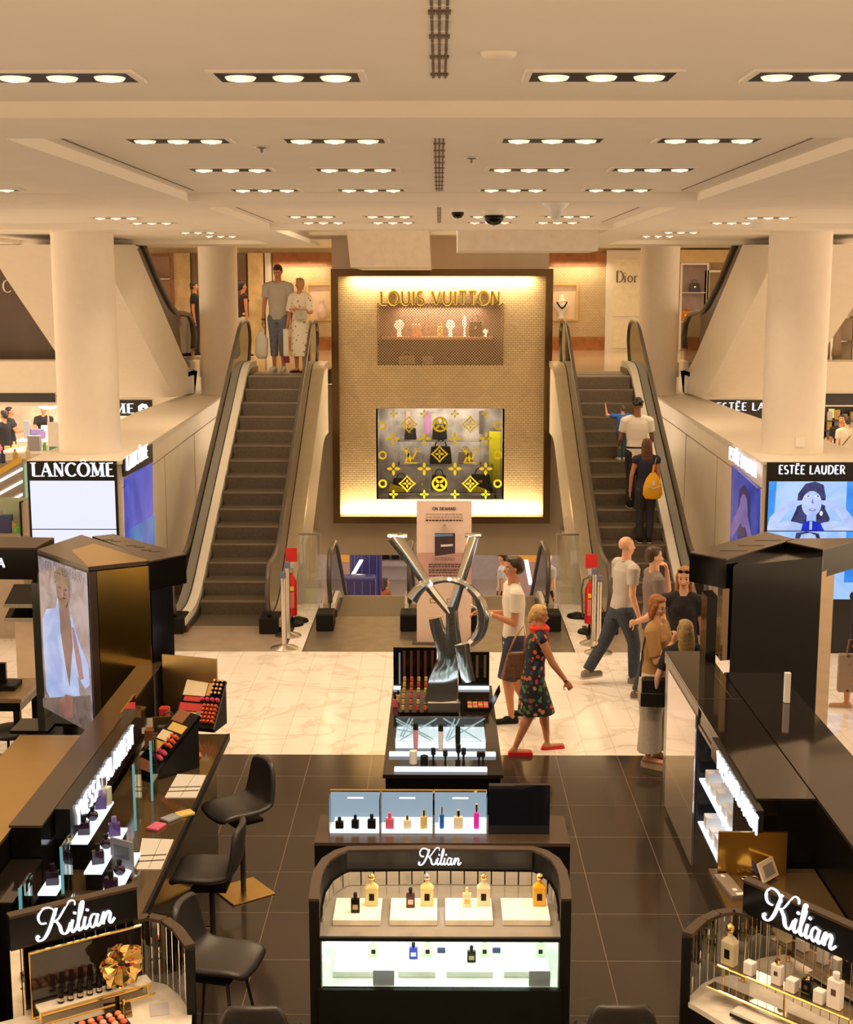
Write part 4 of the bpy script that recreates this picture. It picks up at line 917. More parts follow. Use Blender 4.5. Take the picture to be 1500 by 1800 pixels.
F.poly([(.92,.0),(1.12,.0),(1.12,.75),(.92,.75)], blue1, 'picture_part'); F.poly([(.32,.14),(.34,.02),(.46,.0),(.60,.03),(.63,.14)], hairb, 'portrait_hair'); F.poly([(.37,.14),(.40,.04),(.50,.02),(.56,.05),(.59,.14)], skinb, 'portrait_face')
x0 = PY(1369,833,YP-.06).x; x1 = PY(1486,833,YP-.06).x; qz = PY(1400,833,YP-.06).z
mb = place(text_mb('ESTĒE LAUDER', .105, width=x1-x0, thick=.17, thin=.10, depth=.015), ((x0+x1)/2, YP-.051, qz), (1,0,0), (0,0,1)); mb.build('brand_lettering', white_l, t)
# side screens
def side_screen(P_, s, pts, lab, text, tpx, col, dress):
    a_, b_ = (P_[0], P_[1]); n = Vector((-s, 0, 0))
    off = Vector((-s*.02,0,0))
    c = [PV(px, py, a_, b_) + off for px, py in pts['face']]; h = [PV(px, py, a_, b_) + off for px, py in pts['sign']]
    t = thing('advertising_screen', lab, 'screen', tuple(c[0]))
    if pts.get('blackband', True): mb = MB(); mb.slab(h, n*.03); mb.build('sign_band', signb, t)
    mb = MB(); mb.slab(c, n*.03); mb.build('display_face', col, t)
    e = [PV(px, py, a_, b_) + off for px, py in tpx]
    u = (e[1]-e[0]); W__ = u.length
    mb = place(text_mb(text, pts['th'], width=W__, thick=.19, thin=.09, serif=pts['serif'], depth=.02), (e[0]+e[1])/2 + n*.031, u, (0,0,1)); mb.build('brand_lettering', white_l, t)
    return t, c, n
violet = gnoise('screen_violet_blue', (70,80,190), (90,100,210), 2, .8); tealb = gnoise('screen_teal_blue', (60,100,190), (80,140,200), 1.5, .8)
# left side: reading direction away from the wall front: near -> far is left -> right in view
t, c, n = side_screen(PL, -1, {'face': [(217,842),(262,812),(265,1000),(221,1010)], 'sign': [(213,808),(262,780),(263,812),(213,838)], 'th': .17, 'serif': .05}, 'violet blue side screen under the small LANCÔME sign on the left parapet', 'LANCÔME', [(215,827),(252,803)], violet, None)
q0 = [PV(px, py, PL[0], PL[1]) + Vector((.052,0,0)) for px, py in ((222,930),(265,905),(265,1000),(222,1010))]
mb = MB(); mb.slab(q0, n*.004); mb.build('picture_part', tealb, t)
t, c, n = side_screen(PR, 1, {'face': [(1338,858),(1293,818),(1289,1010),(1335,1020)], 'sign': [(1340,825),(1290,787),(1291,812),(1338,850)], 'th': .17, 'serif': 0, 'blackband': False}, 'dim blue portrait side screen under the ESTĒE LAUDER sign on the right parapet', 'ESTĒE LAUDER', [(1290,806),(1338,840)], gnoise('screen_dim_blue', (30,50,150), (60,80,180), 2, .8), None)
o_ = PV(1293,905,PR[0],PR[1]); u_ = PV(1338,930,PR[0],PR[1]) - o_; u_.z = 0; F = Flat(o_ + Vector((-.053,0,-.55)), u_, (0,0,1.1), (-1,0,0), t)
dsk = gnoise('screen_mauve_skin', (110,90,160), (130,110,175), 4, .8); dhr = gnoise('screen_dim_hair', (30,30,80), (50,45,100), 6, .8)
F.poly([(.25,.5),(.3,.9),(.5,1.0),(.7,.9),(.8,.5),(.7,.2),(.3,.2)], dhr, 'portrait_hair'); F.poly([(.0,.35),(.35,.72),(.6,.72),(.95,.35),(.9,.2),(.6,.5),(.4,.5),(.05,.2)], dsk, 'portrait_arm'); F.ell(.5,.68,.16,.2, dsk, 'portrait_face'); F.poly([(.3,.0),(.35,.35),(.65,.35),(.7,.0)], glow('screen_dress_dim', (20,20,130)), 'portrait_dress')
# far signs on the store fascias at both sides
Yf = 27.88
def fascia(px0, px1, py0, py1, lab):
    a = PY(px0, py0, Yf); b = PY(px1, py1, Yf); mb = MB(); mb.box(min(a.x,b.x), max(a.x,b.x), Yf, Yf+.06, b.z, a.z); t = mb.build('store_fascia', mat('fascia_black', (.014,.011,.009), .3)); return tag(t, lab, 'sign')
fL = fascia(-150, 97, 691, 707, 'black store fascia strip at the far left edge'); fR = fascia(1440, 1640, 692, 712, 'black store fascia strip at the far right edge')
t = fascia(150, 268, 703, 731, 'black fascia with the letters ME and a rose emblem, behind the left column')
x0 = PY(206,726,Yf).x; x1 = PY(237,726,Yf).x; mb = place(text_mb('OME', .19, width=PY(237,726,Yf).x-PY(178,726,Yf).x, thick=.19, thin=.08, serif=.05, depth=.015), ((PY(178,726,Yf).x+x1)/2, Yf-.001, PY(220,726,Yf).z), (1,0,0), (0,0,1)); mb.build('brand_lettering', white_l, t)
qc = PY(252,718,Yf-.01); mb = MB()
for k in range(7): A = k*2*PI/7; mb.slab([(qc.x + .07*math.cos(A)+.045*math.cos(B), Yf, qc.z + .06*math.sin(A)+.045*math.sin(B)) for B in [j*PI/5 for j in range(10)]], (0,-.02-.001*k,0))
mb.build('rose_emblem', white_l, t)
t = fascia(1232, 1372, 703, 733, 'black fascia with white ESTĒE LAU letters behind the right column')
x0 = PY(1259,721,Yf).x; x1 = PY(1395,721,Yf).x; mb = place(text_mb('ESTĒE LAUDER', .15, width=x1-x0, thick=.17, thin=.10, depth=.015), ((x0+x1)/2, Yf-.001, PY(1300,721,Yf).z), (1,0,0), (0,0,1)); mb.build('brand_lettering', white_l, t)

# ================================================================ totem sign
q = PZ(733, 1130, 0); q1 = PZ(828, 1130, 0); tz = PY(780, 881, q.y).z
t = thing('totem_sign', 'tall pale pink ON DEMAND sign board behind the chrome monogram', 'sign', ((q.x+q1.x)/2, q.y, 0.006))
mb = MB(); mb.box(q.x, q1.x, q.y, q.y+.06, .006, tz); mb.build('board', mat('pale_pink_board', (.72,.56,.50), .5, noise=.02), t)
Wd = q1.x-q.x; F = Flat((q.x, q.y-.0005, 0), (Wd,0,0), (0,0,tz), (0,-1,0), t)
F.poly([(0,.43),(1,.43),(1,.64),(0,.64)], mat('dusty_rose_print', (.50,.30,.29), .5), 'printed_band')
ink = mat('dark_ink', (.07,.04,.04), .6); ink2 = mat('soft_ink', (.35,.24,.22), .6)
def line(x0, x1, y, h, m, n=14):
    random.seed(int(y*1000)); x = x0
    while x < x1: w = random.uniform(.03,.07); F.poly([(x,y),(min(x+w,x1),y),(min(x+w,x1),y+h),(x,y+h)], m, 'print_line', .0003); x += w + .012
for y, m, h in ((.905,ink2,.007),(.885,ink2,.007),(.862,ink,.010)): line(.16,.84,y,h,m)
for y, h in ((.555,.008),(.54,.008),(.515,.010),(.498,.008),(.477,.008)): line(.22,.80,y,h,ink)
for (yy, sz, wd, mm_) in ((.938,.038,.42,ink),(.585,.042,.40,ink2)):
    mb = place(text_mb('ON DEMAND'.replace('DEMAND','DEMAND'), sz, width=wd*Wd, thick=.22, thin=.14, depth=.002), ((q.x+q1.x)/2, q.y-.004, tz*yy), (1,0,0), (0,0,1)); mb.build('headline', mm_, t)
F.poly([(.33,.63),(.70,.65),(.70,.79),(.33,.79)], mat('print_black_bag', (.04,.02,.03), .5), 'printed_bag'); F.poly([(.33,.765),(.66,.77),(.66,.785),(.33,.785)], mat('print_blue', (.10,.22,.45), .5), 'printed_bag_band'); F.poly([(.44,.695),(.66,.70),(.66,.715),(.44,.71)], mat('print_white', (.6,.6,.6), .5), 'printed_bag_lettering')
for x in (.42,.47,.52,.57): F.poly([(x,.79),(x+.006,.79),(.515,.845),(.507,.845)], ink2, 'printed_string', .0003)
for x, y in ((.24,.30),(.55,.30)): F.poly([(x,y),(x+.14,y),(x+.14,y+.035),(x,y+.035)], mat('print_olive', (.25,.22,.05), .5), 'printed_icon'); F.poly([(x+.02,y+.008),(x+.12,y+.008),(x+.12,y+.027),(x+.02,y+.027)], MATS['pale_pink_board'], 'printed_icon')
mb = MB(); mb.box(q.x-.06, q1.x+.06, q.y-.1, q.y+.16, .004, .006+.006); mb.build('foot_plate', darkm, t)

# ================================================================ stanchions, extinguishers
def stanchion():
    t = thing('stanchion', 'x', 'stanchion')
    mb = MB(); mb.lathe([(0,0),(.175,0),(.178,.012),(.16,.022),(.06,.045),(.035,.06)], (0,0,0), 32); mb.build('base', steel, t, smooth='auto', world=False)
    mb = MB(); mb.lathe([(.033,.055),(.033,.95)], (0,0,0), 18); mb.build('post', steel, t, smooth='auto', world=False)
    mb = MB(); mb.lathe([(.038,.93),(.038,1.0),(.03,1.01),(0,1.01)], (0,0,0), 18); mb.build('belt_head', mat('blue_grey_cap', (.12,.13,.22), .4), t, smooth='auto', world=False)
    return t
st0 = stanchion(); fs = True
for px, py, lb in ((500,1140,'front stanchion of the pair left of the sign'), (507,1118,'rear stanchion of the pair left of the sign'), (1052,1148,'front stanchion of the pair by the right red extinguisher'), (1043,1132,'rear stanchion of the pair by the right red extinguisher')):
    p = PZ(px, py, 0); o = st0 if fs else dup(st0); fs = False; o.location = (p.x, p.y, 0.001); o['label'] = 'brushed steel ' + lb; o['group'] = 'steel queue stanchions'
redm = mat('extinguisher_red', (.55,.01,.01), .25); redp = mat('sign_red', (.60,.02,.02), .4)
def extinguisher(px, py, side, wx):
    p = PZ(px, py, 0)
    t = thing('extinguisher_stand', 'black stand with red sign plate holding an extinguisher, on the %s' % side, 'stand', (p.x, p.y, .001))
    mb = MB(); mb.lathe([(0,0),(.16,0),(.15,.03),(.03,.06)], (0,0,0), 24); mb.build('base', blackm, t, world=False)
    mb = MB(); mb.tube([(0,0,.05),(0,0,.94)], .014, 8); mb.build('pole', blackm, t, world=False)
    mb = MB(); mb.box(-.08+wx,.08+wx,-.012,.0,.76,.95); mb.build('sign_plate', redp, t, world=False)
    mb = MB(); mb.lathe([(.045,-.001),(.045,.001)], (0,0,0), 16); P_ = []
    mb = MB(); mb.slab([(wx-.03,-.012,.79),(wx+.03,-.012,.79),(wx+.03,-.012,.88),(wx-.03,-.012,.88)], (0,-.003,0)); mb.slab([(wx-.012,-.015,.88),(wx+.012,-.015,.88),(wx+.012,-.015,.90),(wx-.012,-.015,.90)], (0,-.003,0)); mb.build('pictogram', paper, t, world=False)
    e = thing('fire_extinguisher', 'red fire extinguisher on the %s stand beside the stanchions' % side, 'fire extinguisher', (p.x+wx*.3, p.y-.11, .16))
    mb = MB(); mb.lathe([(0,0),(.075,.0),(.08,.02),(.08,.46),(.055,.53),(.03,.56),(.03,.60)], (0,0,0), 24); mb.build('cylinder', redm, e, smooth='auto', world=False)
    mb = MB(); mb.box(-.05,.05,-.0825,-.076,.12,.34); mb.build('label_plate', mat('pale_red_label', (.62,.18,.14), .5), e, world=False)
    mb = MB(); mb.box(-.045,.045,-.084,-.076,.36,.42); mb.build('yellow_label', mat('yellow_label', (.8,.6,.05), .5), e, world=False)
    mb = MB(); mb.box(-.03,.03,-.03,.03,.60,.66); mb.box(-.015,.015,-.14,-.02,.65,.67); mb.build('valve', steel, e, world=False)
    mb = MB(); mb.tube([(-.03,0,.63),(-.10,0,.60),(-.125,0,.45),(-.11,0,.2),(-.10,0,.08)], .013, 8); mb.build('hose', rubber, e, smooth=True, world=False)
    mb = MB(); mb.tube([(0,.11,-.0),(0,.0,-.012),(0,-.09,-.012)], .012, 6); mb.build('bracket', blackm, t, world=False); t.children[-1].location = (wx*.3, -.11, .15)
extinguisher(514, 1098, 'left', .01); extinguisher(1036, 1112, 'right', .0)
for px, py, lb in ((521,1100,'left'),(1018,1092,'right')):
    p = PZ(px, py, 0); lathe_thing('spare_base', [(0,0),(.15,0),(.14,.03),(.03,.07),(0,.07)], (p.x, p.y+.25, .001), blackm, 'loose black stand foot lying behind the %s extinguisher' % lb, 'stand foot')

# ================================================================ lower level things
case = mat('indigo_suitcase', (.035,.03,.13), .3)
def suitcase(x, y, z, w, h, d, lab):
    t = thing('suitcase', lab, 'suitcase', (x, y, z), group='indigo suitcases on the lower floor')
    mb = MB(); mb.box(-w/2,w/2,-d/2,d/2,.05,h); mb.build('shell', case, t, bevel=.05, world=False)
    mb = MB(); mb.box(-w*.2,w*.2,-d*.1,d*.1,h,h+.03); mb.build('handle', steel, t, world=False)
    mb = MB(); [mb.box(sx*w*.4-.03, sx*w*.4+.03, -.03,.03,0,.06) for sx in (-1,1)]; mb.build('wheel', rubber, t, world=False)
    mb = MB(); [mb.box(-w*.35+i*w*.23, -w*.35+i*w*.23+.02, -d/2-.012, -d/2, .12, h-.1) for i in range(4)]; mb.build('rib', mat('pale_indigo', (.12,.10,.3), .3), t, world=False)
ZL = -3.6; yl = 33.2
pl = lambda px, y=yl: PY(px, 1040, y).x
suitcase(pl(640), 31.0, ZL, .80, 1.6, .4, 'tall indigo suitcase, left one of the lower floor display')
suitcase(pl(646), 32.6, ZL, .78, 2.35, .4, 'tallest indigo suitcase behind the left one on the lower floor')
tv = MB(); a_ = PY(642, 975, 37.9); b_ = PY(666, 998, 37.9); tv.box(a_.x, b_.x, 37.8, 37.95, b_.z, a_.z+1.0); tag(tv.build('wall_screen', mat('indigo_panel', (.03,.03,.12), .4)), 'dark indigo panel on the lower floor wall', 'panel')
a_ = PY(665, 984, 37.6); b_ = PY(722, 993, 37.6); mb = MB(); mb.box(a_.x, b_.x, 37.4, 37.99, b_.z, a_.z); sh = tag(mb.build('wall_shelf', mat('grey_shelf', (.45,.42,.44), .5)), 'long grey wall shelf on the lower floor', 'shelf')
for px, lb in ((678,'left'),(695,'middle'),(712,'right')):
    x = PY(px, 980, 37.6).x; mb = MB(); mb.box(-.10,.10,-.08,.08,0,.55); o = mb.build('shelf_box', blackm); o.location = (x, 37.7, a_.z); tag(o, 'dark box, %s of three on the lower wall shelf' % lb, 'box')
for px0, py0, px1, py1, lb in ((606,1030,632,985,'left'),(922,985,930,1028,'right')):
    a_ = PY(px0, py0, 31.5); b_ = PY(px1, py1, 31.5); mb = MB(); mb.slab([a_, a_+Vector((.09,0,0)), b_+Vector((.09,0,0)), b_], (0,.08,0)); tag(mb.build('tube_light', glow('cool_tube', (240,235,255), 3)), 'slanted white tube light of the %s lower floor escalator side' % lb, 'light')
for px0, px1, lb in ((600,640,'left'),(905,950,'right')):
    a_ = PY(px0, 975, 36); b_ = PY(px1, 985, 36); mb = MB(); mb.box(a_.x, b_.x, 35.9, 36.2, ZL, 0-.6); tag(mb.build('rosy_pillar', mat('rosy_wall', (.42,.30,.30), .5)), 'rosy grey pillar block on the %s of the lower floor' % lb, 'pillar')
    mb = MB(); mb.box(a_.x-.05, b_.x+.05, 35.86, 35.9, b_.z-.02, a_.z+.1); tag(mb.build('orange_sign', glow('orange_strip', (220,140,40), .9)), 'orange sign strip on the %s lower floor pillar' % lb, 'sign')
# ================================================================ perfumery stores left and right on the ground floor
shelfw = mat('pale_counter', (.62,.56,.46), .4); litbar = glow('white_shelf_light', (255,252,240), 2.2)
def counter(px0, px1, pyt, y, depth, h, lab, m=shelfw):
    a = PY(px0, pyt, y); b = PY(px1, pyt, y); t = thing('store_counter', lab, 'counter', ((a.x+b.x)/2, y, 0))
    mb = MB(); mb.box(a.x, b.x, y, y+depth, 0, h-.04); mb.build('counter_body', m, t); mb = MB(); mb.box(a.x-.02, b.x+.02, y-.02, y+depth+.02, h-.04, h); mb.build('counter_top', whitep, t); return t, a, b
random.seed(11)
cols = {'rose': (.65,.12,.22), 'teal': (.03,.28,.30), 'cream': (.8,.7,.5), 'violet': (.22,.16,.42), 'white': (.8,.78,.74), 'amber': (.65,.38,.08), 'green': (.15,.5,.12), 'navy': (.04,.05,.16), 'red': (.6,.05,.05), 'grey': (.3,.3,.34), 'gold': (.7,.5,.15)}
cm = {k: mat('pack_' + k, v, .35) for k, v in cols.items()}
def pack(px, py, y, w, h, d, c_, lab, z=None, round_=False, group=None):
    q = PY(px, py, y); zz = q.z if z is None else z; mb = MB()
    if round_: mb.lathe([(0,0),(w/2,0),(w/2,h*.75),(w*.25,h*.82),(w*.25,h),(0,h)], (0,0,0), 12)
    else: mb.box(-w/2,w/2,-d/2,d/2,0,h)
    o = mb.build('cosmetic_bottle' if round_ else 'product_box', cm[c_], bevel=0 if round_ else .006); o.location = (q.x, y, zz); return tag(o, lab, 'bottle' if round_ else 'box', group)
def rows_on(t, a, b, y, z, n, lab, group, hmin=.10, hmax=.22):
    x = a.x + .08; i = 0; ks = list(cols)
    while x < b.x - .06 and i < n:
        k = ks[(i*5+n) % len(ks)]; w = random.uniform(.06,.13); h = random.uniform(hmin,hmax); rd = i % 2 == 0
        mb = MB()
        if rd: mb.lathe([(0,0),(w*.45,0),(w*.45,h*.7),(w*.2,h*.8),(w*.2,h),(0,h)], (0,0,0), 10)
        else: mb.box(-w/2,w/2,-w*.4,w*.4,0,h)
        o = mb.build('cosmetic_bottle' if rd else 'product_box', cm[k]); o.location = (x+w/2, y, z)
        tag(o, '%s %s, %s from the left on the %s' % (k, 'bottle' if rd else 'box', ORD[i], lab), 'bottle' if rd else 'box', group); x += w + random.uniform(.02,.08); i += 1
# LEFT store
t, a, b = counter(-120, 45, 880, 29.5, .8, .95, 'long pale cosmetics counter of the left store, farther one'); rows_on(t, a, b, 29.8, .95, 16, 'farther left store counter', 'packs on the farther left counter', .12, .3)
t = thing('light_shelf_unit', 'grey shelf unit with three slanting white light bars at the left edge', 'shelf unit', (PY(20,900,19.5).x, 19.5, 0))
a = PY(-90, 840, 19.5); b = PY(40, 840, 18.4)
A0, B0 = (a.x, 18.2), (PY(41,830,19.6).x, 19.6)
mb = MB(); mb.prism([A0, B0, (B0[0], B0[1]+.5), (A0[0], A0[1]+.5)], 0, PV(40,812,A0,B0).z); mb.build('unit_body', mat('taupe_unit', (.38,.31,.25), .4), t)
for py0, py1, nm in ((848,826,'a'),(870,848,'b'),(893,871,'c')):
    p = PV(0, py0, A0, B0); q = PV(40, py1, A0, B0); d = (q-p); p = p - d*1.2; mb = MB(); mb.slab([p, q, q+Vector((0,0,.035)), p+Vector((0,0,.035))], (0,-.03,0)); mb.build('light_bar', litbar, t)
p = PV(0, 835, A0, B0); q = PV(38, 812, A0, B0); d = q-p; p = p-d*.8; mb = MB(); mb.slab([p, q, q+Vector((0,0,.09)), p+Vector((0,0,.09))], (0,-.02,0)); mb.build('amber_header', glow('amber_header', (225,150,40), .8), t)
mb = MB(); mb.box(B0[0]+.02, B0[0]+.10, B0[1]-.02, B0[1]+.06, 0, PV(47,815,A0,B0).z); o = mb.build('glass_post', glow('pale_green_post', (170,205,160), .7)); tag(o, 'pale green translucent post right of the light bars', 'post')
ztop = PV(40,812,A0,B0).z
for i in range(9):
    k = i/8; x = A0[0]+(B0[0]-A0[0])*k; y = A0[1]+(B0[1]-A0[1])*k+.25; kk = list(cols)[(i*3) % 11]; mb = MB(); w = .09
    mb.lathe([(0,0),(w*.5,0),(w*.5,.12),(w*.2,.14),(w*.2,.18),(0,.18)], (0,0,0), 10); o = mb.build('cosmetic_bottle', cm[kk]); o.location = (x, y, ztop); tag(o, '%s bottle, %s from the left on top of the light bar unit' % (kk, ORD[i]), 'bottle', 'bottles on the light bar unit')
t = thing('tall_counter', 'pale stepped counter behind the light bars, left store', 'counter', (PY(70,780,27.5).x, 27.5, 0))
q = PY(72, 795, 27.5); mb = MB(); mb.box(q.x-.75, q.x+.45, 27.3, 28.0, 0, q.z); mb.build('counter_body', shelfw, t); mb = MB(); mb.box(q.x-.78, q.x+.48, 27.25, 28.05, q.z, q.z+.03); mb.build('counter_top', whitep, t); ztc = q.z+.03
pack(60, 760, 27.6, .24, .30, .18, 'grey', 'framed grey tester box on the pale stepped counter', ztc); pack(78, 760, 27.6, .10, .16, .1, 'green', 'green round jar beside the framed tester box', ztc, True); pack(52, 760, 27.6, .12, .1, .1, 'white', 'white box left of the framed tester box', ztc); pack(88, 770, 27.6, .16, .12, .1, 'white', 'white glossy box at the right of the stepped counter', ztc)
t, a, b = counter(30, 130, 760, 31.0, .7, 1.15, 'pale counter with colourful packs just left of the left column')
for px, c_, w, h, lb in ((45,'grey',.14,.42,'grey blue standing card'), (62,'violet',.30,.22,'violet framed poster box'), (66,'rose',.26,.16,'rose pink pack'), (58,'navy',.14,.10,'navy small pack'), (88,'violet',.16,.12,'violet small pack'), (76,'white',.2,.3,'white tall box')):
    q = PY(px, 740, 31.2); mb = MB(); mb.box(-w/2,w/2,-.05,.05,0,h); o = mb.build('product_box', cm[c_], bevel=.006); o.location = (q.x, 31.25 + .003*px - .1, 1.15); tag(o, lb + ' on the counter left of the left column', 'box')
q = PY(84, 713, 32.5); t = thing('magnifier_lamp', 'round white lit lamp on a stand beside the left column', 'lamp', (q.x, 32.5, 0))
mb = MB(); mb.tube([(0,0,0),(0,0,q.z-.04)], .02, 8); mb.build('stand', steel, t, world=False); mb = MB(); mb.ball((0,0,q.z), .24, .14, .09, 16); mb.build('lamp_head', glow('cool_lamp', (240,245,255), 1.6), t, world=False)
o = thing('banner', 'white and teal flag banner leaning beside the left column', 'banner', (PY(97,770,24).x, 24.0, 0)); q = PY(97, 785, 24); q2 = PY(100, 752, 24)
mb = MB(); mb.box(-.12,.12,0,.02,q.z-.35,q.z); mb.build('teal_half', cm['teal'], o, world=False); mb = MB(); mb.box(-.12,.12,0,.02,q.z,q2.z+.1); mb.build('white_half', paper, o, world=False); mb = MB(); mb.tube([(-.12,.01,0),(-.12,.01,q2.z+.1)], .012, 6); mb.build('pole', steel, o, world=False)
# lower left store shelf bay seen between the light bars and the screen
t = thing('display_bay', 'display bay with grey screen frame and green lit products left of the LANCÔME screen', 'display unit', (PY(25,950,17.6).x, 17.6, 0))
z0 = PY(20, 942, 17.6).z; z1 = PY(20, 885, 17.6).z; xL = PY(-60, 900, 17.6).x; xR = PY(38, 900, 17.6).x
mb = MB(); mb.box(xL, xR, 17.55, 18.1, 0, z0); mb.build('bay_base', mat('taupe_base', (.42,.34,.27), .4), t)
mb = MB(); mb.box(xL, xR, 18.06, 18.1, z0, z1); mb.build('bay_back', mat('bay_green_back', (.35,.42,.30), .4), t)
mb = MB(); mb.box(PY(38,900,17.5).x, PY(50,900,17.5).x, 17.5, 17.62, PY(40,942,17.5).z, PY(40,884,17.5).z); mb.build('framed_panel', mat('grey_panel', (.40,.33,.28), .5), t)
mb = MB(); mb.box(PY(35,900,17.5).x, PY(37.5,900,17.5).x, 17.48, 17.62, PY(40,942,17.5).z, PY(40,882,17.5).z); mb.build('dark_edge', blackm, t)
for px, w, h, c_, lb, rd in ((8,.22,.24,'navy','dark blue grey tester block in the left bay', False), (22,.06,.16,'cream','cream lotion bottle in the left bay', True), (27,.05,.14,'amber','amber lotion bottle in the left bay', True), (31,.10,.09,'green','bright green lit jar in the left bay', True), (3,.1,.3,'grey','tall grey bottle at the left end of the bay', True)):
    pack(px, 930, 17.85, w, h, .1, c_, lb, z0, rd)
# RIGHT store
t = thing('dark_shelving', 'dark perfume shelving with lit packs behind the right column', 'shelf unit', (PY(1465,740,34).x, 34.0, 0))
xa, xb = PY(1440,740,34).x, PY(1600,740,34).x; zt = 2.1
mb = MB(); mb.box(xa, xb, 34.3, 34.36, 0, zt+.3); mb.build('back_panel', mat('dark_store_back', (.03,.022,.016), .4), t)
for i, pz in enumerate((738, 755, 772)):
    z = PY(1460, pz, 34.2).z; mb = MB(); mb.box(xa, xb, 34.0, 34.3, z-.02, z); mb.build('shelf', mat('dark_shelf', (.12,.07,.04), .4), t); x = xa+.1; k = 0
    while x < xb-.1:
        c_ = ('cream','white','gold','grey','amber')[(k+i) % 5]; w = .12; h = .16 + .05*((k*7+i*3) % 3); mb = MB(); mb.box(-w/2,w/2,-.05,.05,0,h); o = mb.build('product_box', cm[c_]); o.location = (x, 34.12, z); tag(o, '%s perfume box, %s from the left on the %s right store shelf' % (c_, ORD[min(k,15)], ('top','middle','bottom')[i]), 'box', 'perfume boxes on the %s right store shelf' % ('top','middle','bottom')[i]); x += w+.07; k += 1
q = PY(1472, 726, 33.8); mb = MB(); mb.box(q.x-.07, q.x+.07, 34.27, 34.299, PY(1470,738,33.8).z, q.z+.06); tag(mb.build('lit_poster', glow('yellow_poster', (255,225,130), .9)), 'small yellow lit poster on the top right store shelf', 'poster')
t, a, b = counter(1448, 1600, 800, 32.3, .7, .95, 'dark brown table in the right store', mat('brown_table', (.25,.13,.06), .4)); rows_on(t, a, b, 32.6, .95, 10, 'brown right store table', 'bottles on the brown right table')
area('right_store_light', (8.2, 30.5, 2.36), 2.0, 60, WARM, size_y=2)
# ================================================================ foreground kiosks
mirror = mat('tinted_mirror', (.80,.76,.70), .03, 1.0, noise=.01); silverm = mat('silver_mirror', (.9,.9,.88), .03, 1.0, noise=.01)
topb = mat('black_glass_top', (.016,.012,.010), .06, noise=.05, spec=.8); browng = mat('brown_bronze_top', (.075,.05,.035), .2, .2, noise=.05)
goldg = mat('gold_lacquer_top', (.55,.36,.12), .22, .85, noise=.04); marks = mat('engraved_marks', (.03,.02,.015), .4)
lilac_m = mat('lilac_mirror_panel', (.74,.72,.80), .05, .85, noise=.02)
def v2(px, py, z): p = PZ(px, py, z); return (p.x, p.y)
# ---------- left tower
t = thing('screen_tower', 'black and gold kiosk tower with screen of a man in pale blue shirt', 'kiosk', (*v2(200, 985, 2.3), 0))
A, B, Cc, Dd, E = v2(65,966,2.3), v2(155,997,2.3), v2(262,986,2.3), v2(215,962,2.3), v2(143,940,2.3)
mb = MB(); mb.prism([A,B,Cc,Dd,E], 0, 2.27); mb.build('tower_body', blackg, t)
mb = MB(); mb.prism([A,B,Cc,Dd,E], 2.27, 2.3); mb.build('tower_roof', browng, t)
P1, P2 = v2(125,968,2.3), v2(165,956,2.3)
mb = MB(); mb.prism([P1, (B[0],B[1]), (Cc[0],Cc[1]), P2], 2.301, 2.304); mb.build('gold_roof_panel', goldg, t)
def vplane(p, q, z0, z1, off, th=.01):
    p = Vector((*p,0)); q = Vector((*q,0)); d = (q-p).normalized(); n = Vector((d.y,-d.x,0)); mb = MB()
    mb.slab([p+n*off+Vector((0,0,z0)), q+n*off+Vector((0,0,z0)), q+n*off+Vector((0,0,z1)), p+n*off+Vector((0,0,z1))], n*th); return mb
lerp2 = lambda p, q, k: (p[0]+(q[0]-p[0])*k, p[1]+(q[1]-p[1])*k)
vplane(lerp2(B,Cc,.13), lerp2(B,Cc,.99), .6, 2.26, .002).build('gold_mirror_face', mat('dark_gold_mirror', (.60,.38,.09), .16, 1.0, noise=.02), t)
vplane(lerp2(B,Cc,.0), lerp2(B,Cc,.12), .6, 2.26, .002).build('bronze_edge', bronzeg, t)
zb = .86
stone = gnoise('screen_stone', (120,100,100), (165,148,152), 6, .85); shirt = gnoise('screen_shirt', (140,165,220), (178,200,240), 3, .9); skin_s = gnoise('screen_skin', (95,68,66), (140,100,95), 3, .8); hair_s = gnoise('screen_hair', (85,68,45), (115,92,60), 9, .8); stone_reflected = gnoise('screen_stone_reflected', (95,78,75), (125,105,100), 7, .7)
pA, pB = Vector((*lerp2(A,B,.03), zb)), Vector((*lerp2(A,B,.985), zb)); d_ = (pB-pA); n_ = Vector((d_.y,-d_.x,0)).normalized()
F = Flat(pA + n_*.003, d_, (0,0,2.25-zb), n_, t)
F.poly([(0,0),(1,0),(1,1),(0,1)], stone, 'display_face'); F.poly([(.5,.98),(.62,.6),(.8,.5),(1,.4),(1,1)], gnoise('screen_rock_pale', (150,130,130), (180,165,168), 5, .8), 'picture_rock')
F.poly([(.05,.12),(.03,.45),(.05,.60),(.14,.67),(.34,.70),(.40,.80),(.46,.70),(.60,.63),(.66,.70),(.74,.60),(.82,.52),(.96,.42),(.97,.30),(.88,.26),(.74,.32),(.76,.16),(.60,.08),(.40,.02),(.15,.06)], shirt, 'portrait_shirt')
F.poly([(.42,.70),(.56,.68),(.64,.66),(.66,.50),(.60,.34),(.56,.22),(.50,.34),(.42,.56)], skin_s, 'portrait_chest'); F.poly([(.42,.66),(.40,.80),(.60,.80),(.62,.66)], skin_s, 'portrait_neck')
F.poly([(.66,.62),(.70,.62),(.82,.44),(.86,.32),(.78,.30),(.72,.42)], gnoise('screen_arm_skin', (150,95,100), (175,120,120), 3, .8), 'portrait_arm')
